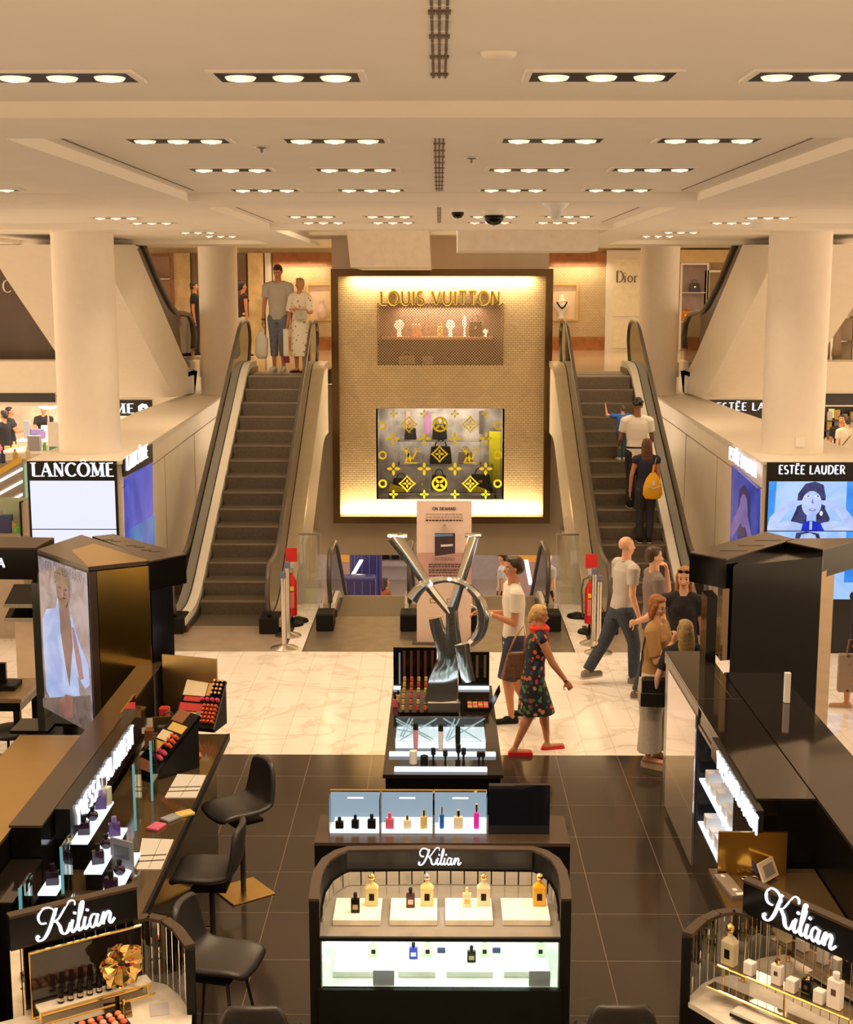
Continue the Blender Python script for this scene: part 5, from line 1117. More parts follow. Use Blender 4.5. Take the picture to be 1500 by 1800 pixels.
F.ell(.51,.83,.13,.095, skin_s, 'portrait_face'); F.poly([(.36,.86),(.36,.93),(.44,.975),(.58,.97),(.67,.90),(.66,.83),(.60,.89),(.48,.91)], hair_s, 'portrait_hair'); F.poly([(.40,.79),(.44,.74),(.56,.73),(.62,.78),(.56,.77),(.50,.765),(.45,.775)], hair_s, 'portrait_beard')
for x in (.45,.57): F.ell(x,.845,.022,.006, glow('screen_dark', (40,28,28)), 'portrait_eye')
F.poly([(.50,.80),(.53,.845),(.545,.80)], gnoise('screen_skin_hi', (150,110,104), (165,125,118), 3, .8), 'portrait_nose'); F.ell(.52,.785,.035,.005, MATS['screen_dark'], 'portrait_mouth')
F.poly([(.0,.06),(.0,.0),(1,0),(1,.24)], stone_reflected, 'picture_reflection'); F.poly([(.35,.10),(.52,.17),(.66,.18),(.64,.04),(.5,.01),(.38,.03)], gnoise('screen_hand_reflected', (120,75,68), (150,98,90), 4, .8), 'portrait_hand_reflected')  # dark wedge and hand painted on as the picture's reflection in the glossy counter
mb = place(text_mb('DOLCE&GABBANA', .085, width=.72*d_.length, thick=.14, thin=.08, depth=.001), pA + d_*.56 + n_*.028 + Vector((0,0,1.29)), d_, (0,0,1)); mb.build('brand_lettering', gnoise('screen_lettering_dim', (100,85,90), (110,95,100), 3, .7), t)
# overhanging roof head and black post
O = [v2(250,983,2.3), v2(262,987,2.3), v2(327,974,2.3), v2(200,939,2.3), v2(162,943,2.3)]
mb = MB(); mb.prism([v2(262,987,2.3), v2(327,974,2.3), v2(200,939,2.3), v2(162,943,2.3), Dd], 2.04, 2.29); mb.build('overhang', blackg, t)
mb = MB(); mb.prism([v2(262,987,2.3), v2(327,974,2.3), v2(200,939,2.3), v2(162,943,2.3), Dd], 2.29, 2.302); mb.build('overhang_roof', browng, t)
mb = MB(); k = [v2(264,986,2.3), v2(302,980,2.3), v2(270,966,2.3), v2(240,974,2.3)]; mb.prism(k, 0, 2.04); mb.build('corner_post', blackg, t)
for i in range(3):
    for j in range(4):
        p = PZ(190+i*34+j*7, 949+i*9+j*1.2, 2.302); mb = MB(); mb.box(p.x-.045, p.x+.045, p.y-.015, p.y+.015, 2.302, 2.304)
        if (i+j) % 2 == 0: mb.build('roof_mark', marks, t)
# lower attached canopy at the far left
t = thing('sign_canopy', 'black kiosk canopy with the end of a white lit name at the far left edge', 'kiosk', (*v2(20,985,2.2), 0))
P_ = [v2(-160,960,2.28), v2(62,962,2.28), v2(95,944,2.28), v2(-160,940,2.28)]
mb = MB(); mb.prism(P_, 1.98, 2.26); mb.build('canopy_head', blackg, t); mb = MB(); mb.prism(P_, 2.26, 2.275); mb.build('canopy_roof', browng, t)
mb = MB(); p0 = v2(52,966,2.28); mb.prism([p0, v2(66,968,2.28), v2(90,955,2.28), v2(75,950,2.28)], 0, 1.98); mb.build('canopy_post', blackg, t)
fa, fb = P_[0], P_[1]; q = PV(3, 997, fa, fb); ud = Vector((fb[0]-fa[0], fb[1]-fa[1], 0)); mb = place(text_mb('A', .085, thick=.2, thin=.12, depth=.01), q + Vector((0,-.004,0)), ud, (0,0,1)); mb.build('brand_lettering', white_l, t)
# ---------- left makeup counter
LX0, LX1, LXP = -1.73, -2.38, -2.58
ynr, yfr = PZ(250,1590,.95).y, PZ(400,1290,.95).y; yp0, yp1 = PZ(50,1450,1.4).y, PZ(300,1143,1.4).y
t = thing('makeup_counter', 'long black and gold makeup counter with testers and lit sketch pads, left of the stools', 'counter', (-2.0, (ynr+yfr)/2, 0))
mb = MB(); mb.box(LX1+.02, LX0-.10, ynr-.35, yfr-.1, 0, .92); mb.build('counter_body', blackg, t)
mb = MB(); mb.box(LX1, LX0, ynr-.4, yfr, .92, .95); mb.build('counter_top', mat('bronze_glass_top', (.10,.065,.03), .08, .3, noise=.06), t, bevel=.004)
mb = MB(); mb.box(LX0-.02, LX0+.002, ynr-.4, yfr, .90, .953); mb.build('edge_trim', blackm, t)
w = thing('sign_partition', 'long brown topped black partition with the YVES SAINT LAURENT sign, behind the makeup counter', 'partition', (-2.5, (yp0+yp1)/2, 0))
mb = MB(); mb.box(LXP, LX1-.02, yp0, yp1, 0, 1.385); mb.build('partition_body', blackg, w); mb = MB(); mb.box(LXP-.01, LX1-.01, yp0-.01, yp1, 1.385, 1.4); mb.build('partition_top', browng, w)
ys0, ys1 = 8.05, 9.75
mb = MB(); mb.box(LX1-.005, LX1+.09, ys0, ys1+.35, 1.20, 1.40); mb.build('sign_box', signb, w)
mb = place(text_mb('YVESSAINTLAURENT', .135, width=1.62, thick=.20, thin=.10, depth=.012), (LX1+.092, 8.98, 1.235), (0,1,0), (0,0,1)); mb.build('brand_lettering', white_l, w)
mb = MB(); mb.box(LX1, LX1+.015, ys1+.05, ys1+.5, 1.20, 1.47); mb.build('mirror_card', mirror, w)
g = thing('gold_top_counter', 'gold topped low cabinet on the far side of the partition, bottom left', 'cabinet', (-2.8, 8.5, 0))
mb = MB(); mb.box(-3.05, LXP-.012, 6.8, PZ(100,1292,1.36).y, 0, 1.34); mb.build('cabinet_body', blackg, g); mb = MB(); mb.box(-3.07, LXP-.012, 6.78, PZ(100,1292,1.36).y, 1.34, 1.36); mb.build('gold_top', goldg, g)
g = thing('end_cabinet', 'black gloss end cabinet at the near end of the partition', 'cabinet', (-2.6, 7.6, 0))
mb = MB(); mb.box(LXP, LX1-.02, 7.2, yp0-.02, 0, 1.18); mb.build('cabinet_body', blackg, g); mb = MB(); mb.box(LXP, LX1-.01, 7.19, yp0-.02, 1.18, 1.19); mb.build('cabinet_top', topb, g)
# stepped perfume display under the sign
d = thing('perfume_stand', 'stepped perfume display with white lit trays and teal glass edges below the sign', 'display stand', (-2.15, 8.2, .951))
litw = glow('lit_tray', (235,245,255), 1.15); blk = cm['navy']
trays = []
for i, (x, y0_, y1_, z) in enumerate(((-2.27,8.15,8.85,1.14), (-2.11,7.85,8.55,1.075), (-1.97,7.6,8.3,1.01), (-2.29,7.5,7.75,1.10), (-2.16,7.28,7.46,1.02))):
    mb = MB(); mb.box(x-.055, x+.055, y0_, y1_, z-.015, z); mb.build('lit_tray', litw, d); mb = MB(); mb.box(x-.05, x+.05, y0_+.02, y1_-.02, .951, z-.015); mb.build('riser', blackg, d); trays.append((x,y0_,y1_,z))
for x, y, z1 in ((-2.06,8.9,1.42),(-2.06,9.45,1.40),(-2.2,7.62,1.38),(-2.33,7.24,1.30),(-2.06,7.15,1.22)):
    mb = MB(); mb.box(x-.006, x+.006, y-.10, y+.10, .951, z1); mb.build('glass_upright', glassg, d); mb = MB(); mb.box(x-.008, x+.008, y-.108, y-.10, .951, z1); mb.build('glass_edge', teal, d)
random.seed(5)
dk = mat('dark_perfume_glass', (.03,.012,.03), .1, spec=.8)
def flacon(x, y, z, w, h, m, cap, lab, group=None, rnd=False):
    o = thing('perfume_bottle', lab, 'perfume bottle', (x, y, z), random.uniform(-.4,.4), group)
    mb = MB()
    if rnd: mb.ball((0,0,w*.5), w*.5, w*.3, w*.5, 14)
    else: mb.box(-w/2,w/2,-w*.28,w*.28,0,h*.66)
    mb.build('flask', m, o, bevel=0 if rnd else .004, world=False, smooth=rnd); hh = w if rnd else h*.66
    mb = MB(); mb.lathe([(w*.16,hh),(w*.16,hh+h*.06),(w*.22,hh+h*.06),(w*.22,h),(0,h)], (0,0,0), 12); mb.build('cap', cap, o, world=False); return o
lbs = ['on the far lit tray under the sign', 'on the middle lit tray under the sign', 'on the front lit tray under the sign', 'on the short lit tray nearest the end', 'on the lowest short tray']
for i, (x, y0_, y1_, z) in enumerate(trays):
    n = 3 if i < 3 else 1
    for k in range(n):
        y = y0_ + (y1_-y0_)*(k+.6)/(n+.2); nm = ('near','middle','far')[k] if n == 3 else 'single'
        flacon(x, y, z, .075, .13 if k != 1 else .10, dk if k < 2 else mat('violet_perfume_glass', (.10,.05,.22), .1), blackm if k != 2 else cm['violet'], '%s dark perfume bottle %s' % (nm, lbs[i]), rnd=(k == 1))
flacon(-2.27, 8.8, 1.14, .10, .19, mat('pale_perfume_glass', (.6,.6,.5), .1), steel, 'tall pale perfume bottle at the far end of the lit trays')
# standing gold mirror, testers, boxes on the makeup counter
def plate_px(c4, y_or, th, m, name, lab, cat, z0):
    pass
t = thing('gold_mirror_panel', 'big upright gold mirror panel standing on the far end of the makeup counter', 'mirror', (-2.0, PZ(330,1285,.95).y, .951))
pa, pb = PZ(282,1300,.951), PZ(385,1270,.951)
za = 1.47; mb = vplane((pa.x-.08,pa.y+.6), (pb.x,pb.y), .952, za+.04, 0, .02); mb.build('mirror_plate', mat('brushed_gold_mirror', (.72,.52,.22), .38, 1.0, noise=.05), t)
def tester(loc, rz, tilt, w, d_, lab, rows, seed):
    random.seed(seed); t = thing('makeup_tester', lab, 'makeup display', loc, rz)
    M = Matrix.Rotation(tilt, 4, 'X'); up = M @ Vector((0,0,1))
    mb = MB(); mb.obox(Matrix.Translation((0,0,d_*.5*math.sin(tilt)+.03)) @ M, w, d_, .03); mb.build('tray', blackg, t, world=False)
    mb = MB(); h = d_*math.sin(tilt); mb.add([(-w/2,-d_*.45*math.cos(tilt),0),(w/2,-d_*.45*math.cos(tilt),0),(w/2,d_*.45*math.cos(tilt),0),(-w/2,d_*.45*math.cos(tilt),0),(-w/2,-d_*.45*math.cos(tilt),.02),(w/2,-d_*.45*math.cos(tilt),.02),(w/2,d_*.45*math.cos(tilt),h),(-w/2,d_*.45*math.cos(tilt),h)], [(0,3,2,1),(4,5,6,7),(0,1,5,4),(1,2,6,5),(2,3,7,6),(3,0,4,7)]); mb.build('wedge_base', blackm, t, world=False)
    B_ = Matrix.Translation((0,0,d_*.5*math.sin(tilt)+.045)) @ M
    for (x0,x1,y0,y1,kind,c_) in rows:
        if kind == 'plate':
            mb = MB(); c = B_ @ Matrix.Translation(((x0+x1)/2*w, (y0+y1)/2*d_, .004)); mb.obox(c, (x1-x0)*w, (y1-y0)*d_, .01); mb.build('colour_plate', cm[c_] if c_ in cm else MATS[c_], t, world=False)
        else:
            nx, ny = kind
            for i in range(nx):
                for j in range(ny):
                    x = (x0+(x1-x0)*(i+.5)/nx)*w; y = (y0+(y1-y0)*(j+.5)/ny)*d_; r = min((x1-x0)*w/nx, (y1-y0)*d_/ny)*.36
                    p = B_ @ Vector((x,y,0)); q = B_ @ Vector((x,y,.035)); q2 = B_ @ Vector((x,y,.045)); mb = MB(); mb.tube([p,q], r, 8); o = mb.build('tester_tube', blackm if c_ in ('copper','gold') else cm[c_], t, world=False)
                    mb = MB(); mb.tube([q,q2], r*.85, 8); mb.build('tube_tip', MATS.get('tip_'+c_) or mat('tip_'+c_, {'copper':(.75,.42,.28),'coral':(.75,.15,.05),'rose':(.65,.05,.15),'gold':(.8,.55,.15),'red':(.6,.03,.03)}.get(c_,(.6,.4,.3)), .3), o, world=False)
    return t
cm['coral'] = mat('pack_coral', (.65,.12,.04), .3); cm['copper'] = mat('pack_copper', (.25,.10,.05), .3)
p = PZ(352, 1275, .951)
tester((p.x+.01, p.y-.02, .951), -.25, math.radians(48), .36, .44, 'tilted colour tester full of lipsticks and palettes before the gold mirror panel', [
  (-.48,.08,.12,.47,'plate','cream'), (.10,.20,.14,.44,'plate','amber'), (.20,.50,.14,.48,(3,4),'copper'), (-.42,.0,.0,.10,'plate','red'), (.0,.5,-.02,.12,(4,1),'rose'),
  (-.48,.1,-.20,-.04,'plate','red'), (.12,.5,-.44,-.04,(4,5),'coral'), (-.44,.06,-.36,-.22,'plate','gold'), (-.48,.1,-.48,-.37,'plate','red'), (-.02,.1,-.46,-.2,'plate','grey')], 1)
p = PZ(262, 1345, .951)
tester((-2.08, PZ(262,1350,.951).y-.05, .951), -.75, math.radians(38), .26, .60, 'second tilted makeup tester with gold cases and red tubes, nearer on the counter', [
  (-.45,.1,.30,.48,'plate','copper'), (-.3,.4,.16,.28,'plate','gold'), (-.45,.05,.0,.14,'plate','cream'), (.1,.48,-.08,.12,(2,3),'coral'), (-.4,.0,-.18,-.02,'plate','amber'), (.1,.48,-.28,-.12,(2,2),'rose'), (-.45,.4,-.46,-.32,'plate','copper')], 2)
def box_thing(name, loc, sx, sy, sz, m, lab, cat, rz=0, bev=.004):
    mb = MB(); mb.box(-sx/2,sx/2,-sy/2,sy/2,0,sz); o = mb.build(name, m, bevel=bev); o.location = loc; o.rotation_euler = (0,0,rz); return tag(o, lab, cat)
p = PZ(298, 1322, .951)
handbag('cosmetic_case', (p.x, p.y, .951), .24, .24, .12, leather, 'soft black case with a gold mark before the gold mirror panel', rz=.3)
o = thing('gold_display_board', 'smaller gold board standing behind the nearer tester', 'display board', (-2.12, PZ(250,1330,.951).y+.1, .951), .25)
mb = MB(); mb.box(-.14,.14,-.01,.01,0,.30); mb.build('board', goldm, o, world=False); mb = MB(); mb.box(.135,.15,-.012,.012,0,.30); mb.build('board_edge', steel, o, world=False)
o = thing('mini_screen', 'small pale blue upright screen edge beside colourful packs at the back of the counter', 'screen', (-2.10, PZ(262,1262,.951).y, .951), -.9)
mb = MB(); mb.box(-.10,.10,-.01,.01,0,.26); mb.build('screen_body', blackg, o, world=False); mb = MB(); mb.box(-.095,.095,-.014,-.01,.01,.25); mb.build('screen_face', glow('pale_blue_screen', (130,165,215), .8), o, world=False)
for i in range(7):
    y = 10.2 + i*.14; box_thing('makeup_pack', (-2.30+.02*(i%2), y, .951), .07, .09, .06+.05*((i*3)%4), cm[('grey','copper','rose','amber','violet','red','gold')[i]], '%s makeup pack lined up along the partition, %s from the near end' % (('grey','copper','rose','amber','violet','red','gold')[i], ORD[i]), 'box')['group'] = 'makeup packs along the partition'
# lit sketch pads
padm = mat('sketch_paper', (.02,.02,.02), .4, emit=srgb(255,215,165), estr=.85)
for nm, c4 in (('far', [(290,1402),(345,1402),(362,1364),(312,1362)]), ('near', [(240,1528),(283,1528),(305,1477),(250,1475)])):
    P4 = [PZ(x, y, .951) for x, y in c4]; c = sum(P4, Vector())/4
    t = thing('light_pad', 'glowing cream sketch pad with pencil lines, %s one on the makeup counter' % nm, 'light pad', (c.x, c.y, .951))
    mb = MB(); mb.prism([(p.x,p.y) for p in P4], .951, .958); mb.build('pad', padm, t)
    for k in (.2,.38):
        a_ = P4[0].lerp(P4[3], k); b_ = P4[1].lerp(P4[2], k+.06); mb = MB(); mb.tube([(a_.x,a_.y,.962),(b_.x,b_.y,.962)], .004, 6); mb.build('brush', mat('brush_wood', (.08,.05,.03), .5), t)
    a_ = P4[0].lerp(P4[1], .5); b_ = P4[3].lerp(P4[2], .62); mb = MB(); mb.tube([(a_.x,a_.y,.959),(b_.x,b_.y,.959)], .0015, 5); mb.build('pad_joint', MATS['brush_wood'], t)
p = PZ(238, 1540, .951); t = thing('card_stand', 'clear stand with a grey information card between the near sketch pad and the lit trays', 'card stand', (-1.98, p.y, .951), -.5)
mb = MB(); mb.box(-.10,.10,-.03,.03,0,.015); mb.build('stand_base', steel, t, world=False); mb = MB(); mb.box(-.09,.09,-.006,.006,.015,.24); mb.build('card', mat('grey_card', (.28,.27,.30), .4), t, world=False); mb = MB(); mb.box(-.06,.06,-.008,-.006,.12,.2); mb.build('card_print', mat('grey_print', (.12,.12,.14), .4), t, world=False)
box_thing('card', (-2.0, PZ(283,1330,.951).y, .951), .12, .09, .02, paper, 'crumpled white tissue card beside the black case', 'card', .4)
box_thing('tube_box', (PZ(276,1362,.951).x, PZ(276,1362,.951).y, .951), .05, .05, .13, mat('lilac_pack', (.35,.16,.36), .4), 'lilac cosmetic box standing near the middle of the counter', 'box', .3)
for i, (px, py, c_, lb) in enumerate(((300,1318,'red','red makeup pack at the far edge of the counter'), (340,1330,'coral','orange palette flat near the far counter edge'), (325,1432,'gold','gold palette between the two sketch pads'), (300,1440,'grey','glass palette between the two sketch pads'), (275,1455,'rose','pink card left of the gold palette'))):
    p = PZ(px, py, .951); box_thing('palette', (p.x, p.y, .951), .12, .09, .018, cm[c_], lb, 'palette', .3*i)

# ---------- right kiosk
RX0, RX1, RX2 = 2.03, 2.40, 2.86; YW = PZ(1258,1535,.95).y + .12
yr1, yr0 = PZ(1195,1145,1.4).y, 7.15
t = thing('black_kiosk', 'long glossy black kiosk with mirror side and white vertical sign on the right', 'kiosk', (2.4, (yr0+yr1)/2, 0))
nz0, nz1 = .45, 1.22; ny0, ny1 = PX(1290,1400,RX0).y, PX(1229,1300,RX0).y
mb = MB(); mb.box(RX0, RX1, ny1, yr1, 0, 1.385); mb.box(RX1, RX2, ny1, 11.15, 0, 1.385); mb.box(RX0, RX2, YW, ny0, 0, 1.385); mb.box(RX0, RX2, ny0, ny1, 0, nz0); mb.box(RX0, RX2, ny0, ny1, nz1, 1.385); mb.box(RX0+.3, RX2, ny0, ny1, nz0, nz1)
mb.box(RX1, RX2, yr0, YW, 0, 1.385); mb.build('kiosk_body', blackg, t)
mb = MB(); mb.box(RX0-.01, RX1-.006, YW, yr1+.01, 1.385, 1.4); mb.build('kiosk_top', topb, t); mb = MB(); mb.box(RX1+.006, RX2+.01, yr0, 11.15, 1.385, 1.4); mb.build('kiosk_top', topb, t)
mb = MB(); y_ = PZ(1250,1228,1.4).y; mb.box(RX0, RX1-.01, y_-.012, y_, 1.4, 1.402); mb.box(RX1-.09, RX1-.08, y_, y_+.7, 1.4, 1.402); mb.build('top_trim', bronzeg, t)
mb = MB(); mb.box(RX0-.02, RX0-.002, ny1+.06, yr1-.25, .06, 1.30); mb.build('lilac_mirror', lilac_m, t)
mb = MB(); mb.box(RX0-.012, RX0-.002, ny1, yr1, 1.30, 1.385); mb.build('bronze_band', bronzeg, t)
mb = MB(); mb.box(RX0-.05, RX0-.002, yr0+.95, ny0+.55, 1.24, 1.385); mb.build('sign_box', signb, t)
mb = place(text_mb('YVESSAINTLAURENT', .12, width=1.25, thick=.20, thin=.10, depth=.012), (RX0-.052, (PX(1268,1300,RX0-.05).y+PX(1332,1400,RX0-.05).y)/2, 1.25), (0,-1,0), (0,0,1)); mb.build('brand_lettering', white_l, t)
# lit niche
mb = MB(); mb.box(RX0+.285, RX0+.298, ny0, ny1, nz0, nz1); mb.build('niche_lightback', glow('niche_white', (215,230,255), .9), t)
mb = MB(); mb.box(RX0+.01, RX0+.29, ny0+.01, ny1-.01, .80, .815); mb.build('niche_shelf', litw, t); mb = MB(); mb.box(RX0+.01, RX0+.29, ny0+.01, ny1-.01, nz0, nz0+.01); mb.build('niche_floor', litw, t)
mb = MB(); mb.box(RX0-.008, RX0-.001, ny0, ny1, nz1, nz1+.03); mb.build('niche_trim', bronzeg, t)
for lv, z in (('upper',.815),('lower',nz0+.01)):
    for k in range(6):
        y = ny0 + (ny1-ny0)*(k+.5)/6.2; box_thing('gift_box', (RX0+.10, y, z), .12, .10, .07+.03*(k%2), paper, 'white gift box, %s from the viewer on the %s shelf of the lit niche' % (ORD[k], lv), 'box')['group'] = 'white boxes on the %s niche shelf' % lv
    for k in range(4):
        y = ny0 + (ny1-ny0)*(k+.6)/4.2; flacon(RX0+.21, y, z, .07, .16, (dk, mat('gold_perfume', (.7,.5,.15), .1), dk, cm['gold'])[k], blackm, '%s perfume bottle from the viewer behind the white boxes, %s niche shelf' % (ORD[k], lv), 'perfume bottles at the back of the %s niche shelf' % lv)
# right tower
t = thing('black_tower', 'tall glossy black kiosk tower with angular brown roof on the right', 'kiosk', (*v2(1350,960,2.3), 0))
R1 = [v2(1278,983,2.3), v2(1213,971,2.3), v2(1347,935,2.3), v2(1398,948,2.3)]
mb = MB(); mb.prism(R1, 2.04, 2.29); mb.build('roof_head', blackg, t); mb = MB(); mb.prism(R1, 2.29, 2.302); mb.build('roof_top', browng, t)
for i in range(3):
    p = PZ(1290+i*30, 968-i*9, 2.302); mb = MB(); mb.box(p.x-.12, p.x+.12, p.y-.012, p.y+.012, 2.302, 2.304); mb.build('roof_mark', marks, t)
R2 = [v2(1447,966,2.3), v2(1380,952,2.3), v2(1398,947,2.3), v2(1520,946,2.3)]
mb = MB(); mb.prism([v2(1290,983,2.3), v2(1447,967,2.3), v2(1455,960,2.3), v2(1400,949,2.3), v2(1330,958,2.3)], 0, 2.24); mb.build('tower_body', blackg, t)
mb = MB(); mb.prism(R2, 2.04, 2.29); mb.build('roof_head', blackg, t); mb = MB(); mb.prism(R2, 2.29, 2.302); mb.build('roof_top', browng, t)
p0, p1 = v2(1447,967,2.3), v2(1470,958,2.3); mb = MB(); mb.prism([v2(1436,968,2.3), p0, p1, v2(1440,955,2.3)], 0, 2.1); mb.build('bronze_side', mat('bronze_mirror', (.30,.21,.12), .08, 1.0, noise=.02), t)
mb = MB(); p0, p1 = v2(1273,983,2.3), v2(1303,981,2.3); mb.prism([p0, p1, (p1[0], p1[1]+.2), (p0[0], p0[1]+.2)], 1.401, 2.04); mb.build('bronze_pilaster', MATS['bronze_mirror'], t)
mb = MB(); p0, p1 = v2(1244,1050,2.0), v2(1262,1048,2.0); mb.prism([p0, p1, (p1[0], p1[1]+.25), (p0[0], p0[1]+.25)], 1.401, 2.0); mb.build('slim_post', blackg, t)
p = PZ(1412,1165,1.4); o = box_thing('white_post', (2.72, PZ(1412,1245,1.4).y+.15, 1.401), .045, .045, .24, paper, 'short white upright card post on the right kiosk beside the tower', 'post')
# near right: worktop with gold board, papers
t = thing('service_counter', 'bronze topped service counter with cards and clipboards behind the right perfume counter', 'counter', (2.05, 7.5, 0))
yw = PZ(1258,1535,.95).y
mb = MB(); mb.box(1.74, RX1-.01, 7.05, yw+.05, 0, .92); mb.build('counter_body', blackg, t); mb = MB(); mb.box(1.72, RX1-.01, 7.03, yw+.07, .92, .95); mb.build('counter_top', MATS['bronze_glass_top'], t)
o = thing('gold_board', 'upright gold board on the right service counter', 'board', (1.92, yw-.02, .951)); mb = MB(); xa, xb = PZ(1258,1530,.951).x, PZ(1385,1530,.951).x; mb.box(xa, xb-.03, yw-.03, yw-.01, .951, 1.235); mb.build('board', mat('amber_gold_board', (.55,.34,.08), .16, 1.0, noise=.05), o)
p = PZ(1283,1560,.951); t = thing('palette_tray', 'grey colour chart tray with pale swatches on the right service counter', 'tray', (p.x, p.y, .951), .15)
mb = MB(); mb.box(-.045,.045,-.16,.16,0,.02); mb.build('tray', mat('grey_tray', (.22,.18,.16), .4), t, world=False)
for k, (yy, ww) in enumerate(((.12,.02),(-.08,.025),(-.14,.06))): mb = MB(); mb.box(-.01,-.01+ww,yy-.015,yy+.015,.02,.024); mb.build('swatch', paper, t, world=False)
p = PZ(1270,1533,.951); box_thing('paper_stack', (p.x+.02, p.y-.02, .951), .10, .05, .03, paper, 'small stack of white paper at the foot of the gold board', 'paper')
p = PZ(1345,1545,.951)
for (dx, dy, rz, hh, m, lb) in ((-.02,.12,.8,.20,mat('blue_board',(.06,.07,.20),.4),'leaning blue clipboard on the right service counter'), (.01,-.02,.8,.12,mat('cream_frame',(.75,.65,.5),.5),'leaning cream framed grey card before the blue clipboard')):
    t = thing('clipboard', lb, 'clipboard', (p.x+dx, p.y+dy, .951), rz); M = Matrix.Translation((0,0,hh*.5+.01)) @ Matrix.Rotation(math.radians(-25), 4, 'X'); mb = MB(); mb.obox(M, .17, .014, hh); mb.build('board', m, t, world=False)
    if 'cream' in lb: mb = MB(); mb.obox(M @ Matrix.Translation((0,-.009,0)), .11, .004, hh-.05); mb.build('grey_sheet', mat('grey_sheet', (.3,.26,.23), .6), t, world=False)
    else: mb = MB(); mb.obox(M @ Matrix.Translation((.0,-.009,hh*.3)), .05, .01, .03); mb.build('clip', steel, t, world=False)
p = PZ(1318,1545,.951); t = thing('eyeglasses', 'thin pair of glasses lying before the gold board', 'glasses', (p.x, p.y, .952))
mb = MB(); mb.tube([(.022*math.cos(a*PI/6)-.03,.022*math.sin(a*PI/6),.006) for a in range(12)], .0025, 5, closed=True); mb.tube([(.022*math.cos(a*PI/6)+.03,.022*math.sin(a*PI/6),.006) for a in range(12)], .0025, 5, closed=True); mb.tube([(-.008,0,.006),(.008,0,.006)], .002, 5); mb.build('rims', steel, t, world=False)
box_thing('paper_sheet', (p.x+.05, p.y-.16, .951), .10, .16, .006, paper, 'loose white sheets beside the right perfume counter sign', 'paper', .5)

# ---------- centre makeup counter
yc0, yc1 = PZ(780,1362,.95).y, PZ(780,1205,.95).y; xl, xr = PZ(673,1362,.95).x, PZ(885,1362,.95).x
t = thing('centre_counter', 'black centre makeup island under the big chrome monogram', 'counter', ((xl+xr)/2, (yc0+yc1)/2, 0))
mb = MB(); mb.box(xl+.02, xr-.02, yc0+.02, yc1, 0, .92); mb.build('counter_body', blackg, t); mb = MB(); mb.box(xl, xr, yc0, yc1, .92, .95); mb.build('counter_top', topb, t)
Zc = .951
def CP(px, py, z=Zc): return PZ(px, py, z)
for px0, px1, pyt, lb in ((692,768,1137,'left'),(806,860,1145,'right')):
    a = CP(px0, 1208); b = CP(px1, 1208); zt = PY(px0, pyt, a.y).z
    t = thing('shade_display', 'upright black product panel with dark shade rows, %s one behind the monogram' % lb, 'display panel', ((a.x+b.x)/2, a.y, Zc))
    mb = MB(); mb.box(a.x, b.x, a.y-.02, a.y+.03, Zc, zt); mb.build('panel', blackg, t); mb = MB(); mb.box(a.x, b.x, a.y-.08, a.y-.02, Zc, Zc+.02); mb.build('lit_foot', litw, t)
    n = 5 if lb == 'left' else 3
    for k in range(n):
        x = a.x+.10+(b.x-a.x-.14)*k/max(1,n-1); mb = MB(); mb.box(x-.012, x+.012, a.y-.026, a.y-.02, Zc+.1, zt-.03); mb.build('shade_row', mat('shade_row', (.09,.03,.02), .4) if lb == 'left' else mat('shade_row_gold', (.12,.08,.04), .4), t)
    if lb == 'left': mb = MB(); mb.box(a.x+.05, a.x+.065, a.y-.03, a.y-.02, Zc+.04, zt-.05); mb.build('light_edge', glow('cool_edge', (150,160,170), .6), t)
# lipstick bank
t = thing('lipstick_tester', 'lipstick tester bank with orange red and pink rows below the monogram', 'makeup display', (CP(755,1245).x, CP(755,1245).y, Zc))
a = CP(702,1258); b = CP(805,1218); n = 8; m_ = 6
mb = MB(); mb.add([(a.x,a.y,Zc),(b.x,a.y,Zc),(b.x,b.y,Zc),(a.x,b.y,Zc),(a.x,a.y,Zc+.03),(b.x,a.y,Zc+.03),(b.x,b.y,Zc+.14),(a.x,b.y,Zc+.14)], [(0,3,2,1),(4,5,6,7),(0,1,5,4),(1,2,6,5),(2,3,7,6),(3,0,4,7)]); mb.build('tester_base', blackg, t)
lipc = ['amber','coral','red','coral','red','coral','rose','rose']
for i in range(n):
    for j in range(m_):
        x = a.x+(b.x-a.x)*(i+.5)/n; k = (j+.5)/m_; y = a.y+(b.y-a.y)*k; z = Zc+.03+.11*k; mb = MB(); mb.tube([(x,y,z-.005),(x,y,z+.035)], .014, 8); mb.build('lipstick', [cm[lipc[i]], cm['gold']][1 if (i in (2,3) and j % 2) else 0], t)
for px, py, lb, c_ in ((704,1235,'gold topped bottle at the left of the lipstick bank','gold'), (699,1243,'pink bottle at the left of the lipstick bank','rose')):
    p = CP(px, py); flacon(p.x-.02, p.y, Zc, .045, .11, cm[c_], blackm, lb)
p = CP(840,1245); t = thing('palette_display', 'open colour palette with orange and gold pans right of the lipstick bank', 'palette', (p.x, p.y, Zc))
mb = MB(); mb.box(-.11,.10,-.10,.11,0,.03); mb.build('palette_case', blackg, t, world=False)
for i in range(4):
    for j in range(3): mb = MB(); mb.box(-.09+i*.047,-.05+i*.047,-.08+j*.055,-.035+j*.055,.03,.038); mb.build('colour_pan', cm[('gold','amber','coral','rose')[(i+j*2) % 4]], t, world=False)
mb = MB(); mb.slab([(.10,-.12,.0),(.10,.10,.0),(.19,.14,.17),(.19,-.06,.17)], (.008,0,0)); mb.build('palette_lid', blackg, t, world=False)
